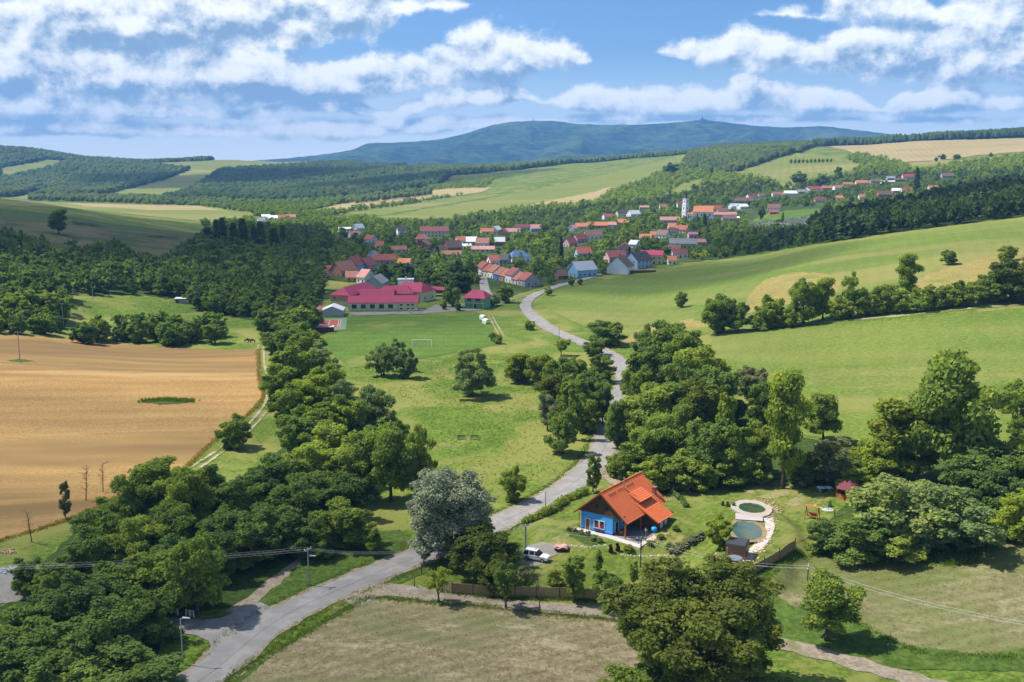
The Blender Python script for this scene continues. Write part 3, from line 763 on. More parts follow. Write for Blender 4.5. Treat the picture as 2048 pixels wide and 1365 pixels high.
def dead_mesh(seed, n=26):
    r = np.random.default_rng(seed); mb = MB()
    pts = [(0, 0, -.3), (.1, 0, 2.5), (.25, .1, 5), (.2, .1, 7.4), (.3, 0, 9.8)]
    mb.tube(pts, [.17, .14, .10, .06, .02], 6)
    for i in range(n):
        t = r.uniform(.25, .95) * 4; k = min(int(t), 3); a = Vector(pts[k]).lerp(Vector(pts[k + 1]), t - k)
        d = Vector((r.normal(), r.normal(), abs(r.normal()) * .9 + .35)).normalized() * r.uniform(1.2, 3.0)
        b = a + d; mb.tube([a, a + d * .5 + Vector((0, 0, .12)), b], [.05, .035, .012], 4)
        for q in range(3):
            c = a + d * r.uniform(.4, .95); mb.bar(c, c + Vector((r.normal(), r.normal(), r.normal() * .6 + .4)).normalized() * r.uniform(.5, 1.1), .02, .008, 3, False)
    me = mb.mesh('dead_tree'); me.materials.append(M_DEADWOOD); return me
DEAD = [dead_mesh(201), dead_mesh(202)]

NTREE = [0]
def plant(p, h, w, key, leaf, name='tree', label='', cat='tree', group=None, rz=None, d=None):
    """one tree or bush as a thing with its own trunk and crown"""
    NTREE[0] += 1
    r = random.Random(NTREE[0] * 7 + 1)
    o = empty(name, p, r.uniform(0, 6.28) if rz is None else rz, label, cat, group)
    pr = PROTO[key]; s = (w / 8, (d or w) / 8, h / 10)
    c = link('crown', pr['crown'], o); c.scale = s
    c.material_slots[0].link = 'OBJECT'; c.material_slots[0].material = LEAF[leaf]
    if pr['trunk'] is not None:
        t = link('trunk', pr['trunk'], o); t.scale = s
    return o
def tree_px(u, vt, vb, wpx, key, leaf, **kw):
    p = ground(u, vb); top = zat(u, vt, p.y)
    h = max(1.0, (top.z - p.z)) * 1.02
    p.z -= .05
    return plant(p, h, wpx * mpp(p) * 1.06, key, leaf, **kw)
def variant(base, i):
    n = {'round': 4, 'willow': 3, 'tall': 2, 'bush': 3, 'orchard': 3, 'gappy': 2, 'spruce': 2, 'silver': 1, 'beech': 1, 'column': 1, 'mround': 3, 'mspruce': 2, 'mbush': 1}[base]
    return base + str(i % n)
ORD = 'first second third fourth fifth sixth seventh eighth ninth tenth eleventh twelfth thirteenth fourteenth fifteenth sixteenth seventeenth eighteenth nineteenth twentieth twenty-first twenty-second twenty-third twenty-fourth'.split()
def many(rows, label, group, name='tree', cat='tree'):
    rk = {id(q): k for k, q in enumerate(sorted(rows, key=lambda q: q[0]))}
    for i, row in enumerate(rows):
        u, vt, vb, w, b, leaf = row
        tree_px(u, vt, vb, w, variant(b, i), leaf, name=name, label=label + ', ' + ORD[rk[id(row)]] + ' from the left', cat=cat, group=group)
def one(u, vt, vb, w, key, leaf, label, name='tree', cat='tree', group=None):
    return tree_px(u, vt, vb, w, key, leaf, name=name, label=label, cat=cat, group=group)

# belt along the stream
many([(570, 640, 715, 85, 'round', 'dark'), (612, 655, 735, 85, 'round', 'bright'), (642, 688, 770, 95, 'willow', 'willow'), (590, 688, 780, 105, 'round', 'bright'), (560, 720, 800, 80, 'round', 'mid'),
      (655, 720, 802, 90, 'round', 'bright'), (622, 742, 840, 110, 'round', 'bright'), (578, 770, 850, 80, 'round', 'mid'), (682, 760, 845, 90, 'willow', 'willow'), (640, 798, 890, 110, 'round', 'bright'),
      (600, 820, 910, 100, 'round', 'mid'), (700, 792, 880, 90, 'round', 'mid')],
     'sunlit leafy tree in the upper stream belt beside the meadow', 'trees of the upper stream belt')
many([(660, 850, 950, 115, 'gappy', 'mid'), (612, 880, 980, 120, 'willow', 'mid'), (565, 900, 1010, 120, 'round', 'dark'), (692, 880, 975, 105, 'round', 'mid'), (640, 930, 1040, 125, 'round', 'dark'), (590, 950, 1070, 130, 'round', 'dark'),
      (530, 920, 1030, 115, 'round', 'dark'), (490, 950, 1060, 125, 'round', 'dark'), (550, 1000, 1110, 135, 'round', 'dark'), (500, 1020, 1125, 135, 'round', 'dark'), (450, 1010, 1125, 140, 'round', 'dark'), (610, 1030, 1112, 95, 'round', 'dark'),
      (685, 940, 1040, 100, 'round', 'dark'), (720, 930, 1010, 80, 'round', 'dark')],
     'dark leafy tree in the lower stream belt', 'trees of the lower stream belt')
many([(380, 925, 1055, 150, 'willow', 'mid'), (310, 918, 1045, 145, 'gappy', 'mid'), (250, 950, 1065, 135, 'willow', 'mid'), (340, 1000, 1115, 150, 'willow', 'mid'), (270, 1020, 1135, 160, 'willow', 'mid'), (200, 1010, 1115, 115, 'round', 'dark'), (430, 1050, 1160, 115, 'round', 'dark'),
      (180, 1062, 1155, 115, 'round', 'dark'), (425, 930, 1040, 60, 'gappy', 'dark'), (350, 1065, 1165, 110, 'round', 'dark')],
     'tall grey green willow in the grove below the wheat field', 'willows below the wheat field')
many([(300, 1100, 1218, 150, 'round', 'mid'), (240, 1120, 1232, 145, 'round', 'dark'), (190, 1140, 1262, 150, 'round', 'dark'), (130, 1160, 1282, 150, 'round', 'dark'), (262, 1170, 1290, 140, 'round', 'mid'), (312, 1195, 1288, 90, 'bush', 'dark'),
      (80, 1190, 1312, 150, 'round', 'dark'), (200, 1212, 1330, 160, 'round', 'dark'), (30, 1212, 1342, 150, 'round', 'dark'), (120, 1242, 1365, 170, 'round', 'dark'), (110, 1122, 1195, 95, 'bush', 'dark'), (62, 1118, 1185, 75, 'bush', 'dark'), (-30, 1260, 1390, 170, 'round', 'dark')],
     'dark tree in the lower left thicket', 'trees of the lower left thicket')
many([(250, 1305, 1385, 200, 'bush', 'dark'), (150, 1318, 1405, 190, 'bush', 'dark'), (50, 1300, 1405, 170, 'bush', 'dark'), (300, 1330, 1400, 110, 'bush', 'mid')], 'low dark bush along the lower left edge', 'bushes at the lower left edge', 'bush', 'bush')
one(395, 1056, 1230, 132, 'round1', 'mid', 'rounded fresh green tree standing over the white railings by the junction')
one(745, 768, 868, 112, 'willow0', 'willow', 'pale willow bulging from the stream belt towards the meadow')
one(795, 832, 905, 60, 'willow1', 'dark', 'small dark tree just below the pale willow on the meadow edge')
one(732, 862, 1000, 105, 'gappy0', 'mid', 'leaning bare trunked tree, left of the three above the silver tree')
one(782, 846, 1004, 112, 'gappy1', 'mid', 'leaning bare trunked tree, middle of the three above the silver tree')
one(836, 850, 1000, 92, 'willow2', 'mid', 'leaning dark tree, right of the three above the silver tree')
one(690, 996, 1092, 135, 'round2', 'mid', 'round bushy tree behind the concrete lamp pole near the gravel track')
one(748, 1058, 1112, 55, 'tall0', 'mid', 'slim young tree between the bushy tree and the silver tree')
one(642, 1066, 1118, 55, 'bush1', 'mid', 'small bush at the top of the gravel track', 'bush', 'bush')
one(902, 925, 1112, 190, 'silver0', 'silver', 'large silver leaved tree beside the road bend', 'silver_tree')
one(955, 1030, 1112, 80, 'round0', 'mid', 'darker green tree with thick trunk just right of the silver tree')
one(848, 1062, 1128, 40, 'gappy0', 'silver', 'thin drooping branch tree in front of the silver tree at the roadside')
one(132, 962, 1040, 36, 'tall0', 'grey', 'slender thin tree left of the two bare dead trees')
one(470, 832, 897, 72, 'round3', 'mid', 'single round tree casting a shadow on the strip beside the wheat field')
one(1025, 925, 1002, 64, 'willow1', 'mid', 'small willow on the meadow close to the roadside lamp')
one(944, 697, 793, 104, 'willow2', 'willow', 'broad willow alone in the middle of the bright meadow')
one(765, 684, 752, 64, 'willow0', 'willow', 'left willow of the pair beside the football pitch')
one(814, 690, 757, 52, 'willow1', 'willow', 'right willow of the pair beside the football pitch')
one(795, 678, 742, 50, 'willow2', 'willow', 'willow crown rising behind the pair beside the football pitch')
one(1040, 698, 764, 72, 'round2', 'yellow', 'yellow green walnut tree at the right of the bright meadow')
many([(1085, 700, 775, 66, 'round', 'yellow'), (1120, 704, 800, 84, 'round', 'mid'), (1112, 735, 830, 92, 'round', 'olive'), (1150, 745, 850, 80, 'round', 'mid'), (1176, 735, 815, 70, 'round', 'dark'), (1150, 710, 770, 60, 'round', 'mid'), (1095, 790, 860, 50, 'gappy', 'grey'), (1172, 790, 865, 60, 'round', 'mid'),
      (1205, 765, 850, 56, 'gappy', 'mid')],
     'tree in the clump between the bright meadow and the road', 'trees of the roadside clump')
one(1125, 812, 908, 72, 'round1', 'dark', 'dark dense tree at the lower end of the roadside clump')
one(1148, 775, 880, 52, 'tall1', 'mid', 'pointed light green tree rising from the roadside clump')
one(1204, 708, 765, 60, 'round3', 'mid', 'round tree left of the road where it disappears behind trees')
one(1190, 672, 712, 46, 'round0', 'dark', 'dark tree touching the left edge of the road near the dry bank')
one(1122, 675, 712, 44, 'orchard0', 'bright', 'small spreading tree below the black roadside pole')
one(1210, 636, 690, 84, 'round1', 'mid', 'round tree group crown right of the road on the meadow corner')
one(1060, 640, 660, 24, 'bush0', 'mid', 'small round bush on the left verge of the bending road', 'bush', 'bush')
one(985, 662, 682, 16, 'bush1', 'mid', 'left small shrub on the bank above the pitch', 'shrub', 'shrub')
one(996, 668, 688, 20, 'bush2', 'mid', 'right small shrub on the bank above the pitch', 'shrub', 'shrub')
one(1186, 905, 985, 50, 'tall1', 'bright', 'slender birch beside the road behind the blue house')
# big clump right of the road
many([(1330, 632, 735, 100, 'round', 'mid'), (1292, 640, 735, 60, 'willow', 'willow'), (1375, 650, 745, 80, 'round', 'mid'), (1300, 688, 800, 110, 'round', 'mid'), (1395, 680, 790, 110, 'round', 'bright'), (1350, 715, 850, 130, 'willow', 'mid'), (1440, 720, 850, 110, 'round', 'dark'), (1270, 730, 830, 70, 'round', 'mid'),
      (1310, 770, 900, 130, 'gappy', 'mid'), (1395, 745, 890, 130, 'round', 'olive'), (1345, 800, 945, 160, 'willow', 'mid'), (1420, 830, 960, 120, 'round', 'dark'), (1285, 850, 950, 100, 'round', 'mid'), (1500, 724, 805, 72, 'round', 'grey'), (1522, 752, 850, 74, 'round', 'mid'), (1480, 850, 965, 90, 'round', 'mid'), (1505, 830, 950, 80, 'round', 'mid')],
     'tall leafy tree in the big clump behind the house', 'trees of the big clump above the house')
one(1238, 790, 895, 62, 'round2', 'dark', 'dark tree overhanging the right edge of the road below the bend')
one(1234, 796, 872, 50, 'round0', 'mid', 'leafy tree hiding the road where it dips behind the big clump')
one(1262, 742, 800, 46, 'round3', 'mid', 'small tree at the right road edge above the dip')
one(1450, 785, 960, 72, 'tall0', 'bright', 'narrow light green tree at the front of the big clump')
one(1566, 742, 978, 120, 'gappy0', 'bright', 'tall tree with a bare dark trunk at the garden fence')
one(1645, 782, 885, 82, 'gappy1', 'mid', 'medium tree on the meadow edge right of the tall garden tree')
one(1660, 880, 962, 110, 'bush2', 'grey', 'grey green willow bush behind the ping pong table', 'bush', 'bush')
many([(1240, 905, 955, 60, 'bush', 'mid'), (1300, 915, 980, 90, 'bush', 'bright'), (1350, 905, 978, 100, 'bush', 'mid'), (1400, 900, 972, 100, 'bush', 'mid'), (1455, 905, 970, 90, 'bush', 'mid'), (1510, 900, 966, 80, 'bush', 'mid'), (1600, 905, 968, 70, 'bush', 'dark'), (1710, 930, 985, 80, 'bush', 'bright')],
     'shrub in the hedge row behind the wire garden fence', 'shrubs behind the wire fence', 'shrub', 'shrub')
one(1805, 800, 965, 200, 'gappy0', 'yellow', 'broad light green tree right of the gazebo')
one(1888, 698, 975, 200, 'gappy1', 'mid', 'tallest tree at the right side above the willow bushes')
one(1762, 850, 970, 110, 'round0', 'bright', 'leafy tree filling the gap behind the gazebo roof')
many([(1980, 880, 1000, 150, 'round', 'dark'), (1930, 900, 1010, 120, 'round', 'dark'), (2030, 860, 985, 110, 'round', 'mid'), (2070, 900, 1010, 110, 'round', 'mid'), (2000, 930, 1030, 110, 'bush', 'dark')], 'dark tree in the right edge thicket', 'trees of the right edge thicket')
one(2040, 752, 850, 84, 'round1', 'mid', 'dense tree cut by the right edge on the hill meadow')
one(2046, 838, 895, 60, 'bush0', 'mid', 'bush cut by the right edge just under the dense tree', 'bush', 'bush')
one(1805, 955, 1092, 210, 'bush0', 'willow', 'large round willow bush in front of the gazebo', 'bush', 'bush')
one(1895, 962, 1095, 190, 'bush1', 'willow', 'large round willow bush right of the one before the gazebo', 'bush', 'bush')
one(1725, 1025, 1112, 150, 'bush2', 'mid', 'bush bordering the corner of the reed fence and hay slope', 'bush', 'bush')
one(1660, 1040, 1105, 90, 'bush0', 'dark', 'darker low bush beside the end of the reed fence', 'bush', 'bush')
one(1790, 1045, 1118, 120, 'bush1', 'mid', 'front bush overhanging the lush strip above the hay slope', 'bush', 'bush')
one(2032, 985, 1082, 96, 'bush2', 'bright', 'yellowish bush cut by the right edge above the hay slope', 'bush', 'bush')
# hedgerow across the hill
many([(1435, 580, 668, 68, 'round', 'mid'), (1476, 598, 664, 50, 'round', 'dark'), (1520, 615, 660, 50, 'bush', 'mid'), (1545, 590, 655, 56, 'round', 'mid'), (1575, 612, 654, 44, 'bush', 'bright'), (1606, 549, 648, 72, 'round', 'mid'), (1645, 556, 640, 58, 'gappy', 'mid'), (1680, 590, 640, 50, 'bush', 'mid'),
      (1702, 545, 635, 60, 'willow', 'mid'), (1735, 575, 632, 56, 'bush', 'mid'), (1765, 560, 628, 64, 'round', 'mid'), (1800, 580, 626, 52, 'bush', 'bright'), (1812, 508, 600, 62, 'gappy', 'mid'), (1850, 565, 622, 60, 'bush', 'mid'), (1890, 570, 616, 56, 'bush', 'mid'), (1930, 560, 612, 62, 'round', 'mid'), (1975, 555, 606, 60, 'bush', 'mid'),
      (2020, 508, 604, 100, 'round', 'olive'), (1985, 535, 600, 60, 'round', 'mid'), (2075, 500, 600, 90, 'round', 'mid')],
     'tree or bush in the hedgerow crossing the hill meadow', 'trees of the hill hedgerow')
one(1362, 580, 616, 24, 'round0', 'mid', 'tiny lone tree on the hill meadow left of the hedgerow')
one(1897, 497, 530, 36, 'round1', 'mid', 'lone round tree high on the hill meadow')
one(2013, 486, 522, 40, 'round2', 'mid', 'small tree on the hill meadow close to the right edge')
# garden and lane
one(968, 1055, 1160, 145, 'round3', 'olive', 'wide olive green tree hiding the road beside the parked car')
one(985, 1085, 1180, 90, 'round1', 'olive', 'lower olive green crown in front of the wide tree by the car')
one(878, 1128, 1206, 62, 'orchard1', 'bright', 'leaning light green apple tree where the lane leaves the road')
one(1012, 1112, 1216, 80, 'orchard0', 'mid', 'dark fruit tree beside the lane, second from the road')
one(1050, 1125, 1190, 46, 'orchard2', 'grey', 'thin half bare fruit tree inside the reed fence')
one(1148, 1108, 1206, 82, 'tall1', 'mid', 'upright pear tree standing before the reed fence')
one(1214, 1130, 1228, 80, 'orchard2', 'mid', 'loose leafed fruit tree at the lane end left of the big beech')
one(1197, 1100, 1150, 34, 'tall0', 'mid', 'small poplar on the garden lawn above the lane')
one(1268, 1122, 1170, 30, 'tall1', 'mid', 'small conical tree on the lawn left of the big beech')
one(1110, 1140, 1170, 40, 'bush2', 'mid', 'small round bush on the lawn near the gravel parking place', 'bush', 'bush')
one(1394, 1112, 1400, 352, 'beech0', 'olive', 'huge spreading dark tree in the foreground right of the hay field', 'beech_tree')
one(1290, 1330, 1430, 160, 'round0', 'bright', 'bright green crown at the bottom edge under the huge tree')
one(1540, 1340, 1440, 100, 'round2', 'mid', 'crown peeking up at the bottom edge right of the huge tree')
one(1652, 1146, 1282, 135, 'gappy1', 'mid', 'old apple tree alone on the hay slope under the power line')
one(1440, 1022, 1098, 66, 'willow1', 'bright', 'weeping willow on the bank beside the garden pond', 'weeping_willow')
for i, (u, vt, vb, lab) in enumerate([(172, 935, 1002, 'bare grey dead tree before the wheat field'), (206, 925, 985, 'bare forked dead tree, right of the two by the wheat'), (1080, 1150, 1222, 'crooked bare dead tree beside the farm lane'), (64, 1020, 1085, 'leaning bare sapling at the left below the wheat field')]):
    p = ground(u, vb); top = zat(u, vt, p.y); hh = top.z - p.z
    d = link('dead_tree', DEAD[i % 2]); d.location = p; d.scale = (hh / 10,) * 3; d.rotation_euler = (0, .05, i * 1.3)
    tag(d, lab, 'tree')
# ------------------------------------------------------------------ village houses
WALLC = {'white': (.82, .82, .80), 'cream': (.66, .60, .45), 'pale blue': (.36, .50, .66), 'blue': (.05, .22, .62), 'yellow': (.64, .55, .24), 'green': (.22, .42, .22), 'brick': (.33, .17, .10), 'grey': (.36, .37, .38), 'pink': (.55, .36, .34),
         'salmon': (.55, .28, .16), 'light blue': (.26, .48, .66), 'lime': (.52, .54, .18), 'timber': (.16, .095, .05)}
ROOFC = {'orange': (0.488, 0.183, 0.091), 'red': (0.329, 0.098, 0.071), 'dark red': (0.183, 0.061, 0.061), 'brown': (0.183, 0.110, 0.088), 'grey': (0.268, 0.268, 0.281), 'pale grey': (0.561, 0.586, 0.610), 'white': (0.800, 0.800, 0.800), 'pink': (0.488, 0.244, 0.207), 'dark': (0.073, 0.067, 0.073),
         'blue': (0.061, 0.134, 0.256), 'terracotta': (0.366, 0.165, 0.110), 'crimson': (0.354, 0.049, 0.098), 'purple': (0.244, 0.098, 0.171)}
def wall_mat(c): return plain('render_' + c.replace(' ', '_'), WALLC[c], .9, .22, .6, .1)
def roof_mat(c):
    def f(k, out):
        g = k.new('ShaderNodeTexCoord').outputs['Object']
        n = k.noise(g, .8, 5, .65); n2 = k.noise(g, 6, 2, .6); oi = k.new('ShaderNodeObjectInfo').outputs['Random']
        v = k.math('ADD', .62, k.math('ADD', k.math('MULTIPLY', n, .45), k.math('ADD', k.math('MULTIPLY', n2, .16), k.math('MULTIPLY', oi, .16))))
        s = k.sep(g)
        w = k.math('SINE', k.math('MULTIPLY', s[0], 18.0))
        pbsdf(k, out, k.vmath('SCALE', ROOFC[c], v), .75, w, .5, .05, .25)
    return mat('roofing_' + c.replace(' ', '_'), f)
M_GLASS = plain('window_glass', (.025, .032, .042), .12, .1, 1, .6)
M_FRAME = plain('window_frame', (.72, .72, .70), .6, .1)
M_DOORB = plain('brown_door', (.13, .065, .03), .7, .3)
M_CHIM = plain('chimney_brick', (.30, .13, .08), .9, .35, 5)
def win_mesh(w, h):
    me = bpy.data.meshes.new('window'); t = .09; v = []; f = []; mi = []
    def bx(a, b, m):
        mb = MB(); mb.box(a, b); n = len(v); v.extend(mb.v); f.extend([tuple(i + n for i in q) for q in mb.f]); mi.extend([m] * 6)
    bx((-w / 2, -.04, 0), (w / 2, -.012, h), 1)
    bx((-w / 2 - t, -.07, -t), (-w / 2, -.0, h + t), 0); bx((w / 2, -.07, -t), (w / 2 + t, -.0, h + t), 0)
    bx((-w / 2, -.068, h), (w / 2, 0.0, h + t), 0); bx((-w / 2, -.10, -t), (w / 2, 0.0, 0), 0); bx((-.03, -.062, 0), (.03, -.03, h), 0)
    me.from_pydata(v, [], f); me.materials.append(M_FRAME); me.materials.append(M_GLASS)
    me.polygons.foreach_set('material_index', mi); me.update(); return me
WIN = {'std': win_mesh(1.1, 1.3), 'wide': win_mesh(2.0, 1.5), 'small': win_mesh(.7, .7), 'tall': win_mesh(1.2, 2.6)}
DOOR = MB().box((-.5, -.06, 0), (.5, 0, 2.05)).box((-.6, -.05, 0), (-.5, 0, 2.15)).box((.5, -.05, 0), (.6, 0, 2.15)).mesh('door'); DOOR.materials.append(M_DOORB)
FACES = {'s': lambda L, D: (Vector((0, -D / 2, 0)), 0.0), 'e': lambda L, D: (Vector((L / 2, 0, 0)), math.pi / 2), 'w': lambda L, D: (Vector((-L / 2, 0, 0)), -math.pi / 2), 'n': lambda L, D: (Vector((0, D / 2, 0)), math.pi)}
def put_face(me, root, L, D, side, along, z, name):
    o, a = FACES[side](L, D)
    c = link(name, me, root); c.location = o + Vector((math.cos(a) * along, math.sin(a) * along, z)); c.rotation_euler = (0, 0, a); return c
HBOX = []
HNAMES = set()
def roof_parts(root, L, D, wh, rh, rm, over=.45, hip=0.0, th=.16):
    e = over; hx, hy = L / 2 + e, D / 2 + e; ze = wh - rh * e / (D / 2); r = MB(); rx = L / 2 + e - hip
    zr = wh + rh
    r.slab([(-hx, -hy, ze), (hx, -hy, ze), (rx, 0, zr), (-rx, 0, zr)], th)
    r.slab([(hx, hy, ze), (-hx, hy, ze), (-rx, 0, zr), (rx, 0, zr)], th)
    if hip:
        r.slab([(hx, -hy, ze), (hx, hy, ze), (rx, 0, zr)], th); r.slab([(-hx, hy, ze), (-hx, -hy, ze), (-rx, 0, zr)], th)
    r.v = [(x, y, z + .17) for x, y, z in r.v]
    ro = r.build('roof', rm, root)
    return ro, zr
def house(u, v, L, D, yaw, wh, rh, wc, rc, label, hip=0.0, wins=True, chim=True, name='house', cat='house', p=None, group='houses of the village', sides='sew', storeys=1):
    p = ground(u, v) if p is None else p
    p = p.copy(); p.z -= .15
    ca, sa = math.cos(yaw), math.sin(yaw)
    assert label not in HNAMES, label
    HNAMES.add(label)
    root = empty(name, p, yaw, label, cat, group)
    m = MB(); hx, hy = L / 2, D / 2
    zt = wh + (0 if hip else rh)
    vs = [(-hx, -hy, -.8), (hx, -hy, -.8), (hx, hy, -.8), (-hx, hy, -.8), (-hx, -hy, wh), (hx, -hy, wh), (hx, hy, wh), (-hx, hy, wh)]
    fs = [(0, 1, 5, 4), (2, 3, 7, 6)]
    if hip: fs += [(1, 2, 6, 5), (3, 0, 4, 7), (4, 5, 6, 7)]
    else: vs += [(hx, 0, zt), (-hx, 0, zt)]; fs += [(1, 2, 6, 8, 5), (3, 0, 4, 9, 7)]
    m.add(vs, fs); m.build('wall', wall_mat(wc), root)
    ro, zr = roof_parts(root, L, D, wh, rh, roof_mat(rc), .45, hip)
    if chim:
        c = MB().box((-.3, -.3, -1.2), (.3, .3, .75)).box((-.36, -.36, .75), (.36, .36, .87)).build('chimney', M_CHIM, ro)
        c.location = (L * .22, D * .12, zr + .15)
    if wins:
        for st in range(storeys):
            z0 = .95 + st * 2.75
            if z0 + 1.4 > wh: break
            n = max(2, int(L / 3.2))
            for i in range(n):
                al = (i + .5) / n * L - L / 2
                if st == 0 and i == n // 2: put_face(DOOR, root, L, D, 's', al, 0, 'door')
                else: put_face(WIN['std'], root, L, D, 's', al, z0, 'window')
            for sd in sides[1:]:
                for al in ((-D * .22), (D * .22)): put_face(WIN['std'], root, L, D, sd, al, z0, 'window')
        if not hip and rh > 2.4:
            for sd in sides[1:]: put_face(WIN['small'], root, L, D, sd, 0, wh + .3, 'window')
    uu, vv = to_px(p); k = 1 / mpp(p)
    wpx = (abs(L * ca) + abs(D * sa)) * .5 * k
    HBOX.append((uu, vv, wpx, (wh + rh) * k, p.y, max(L, D) * .6 + 1.5, p.x))
    return root
def hs(rows):
    for (u, v, wpx, D, yaw, wh, rh, wc, rc, lab, *o) in rows:
        p = ground(u, v); L = max(5.0, wpx * mpp(p) / max(.35, abs(math.cos(R(yaw))) + .25 * abs(math.sin(R(yaw)))))
        house(u, v, L, D, R(yaw), wh, rh, wc, rc, lab, p=p, **(o[0] if o else {}))
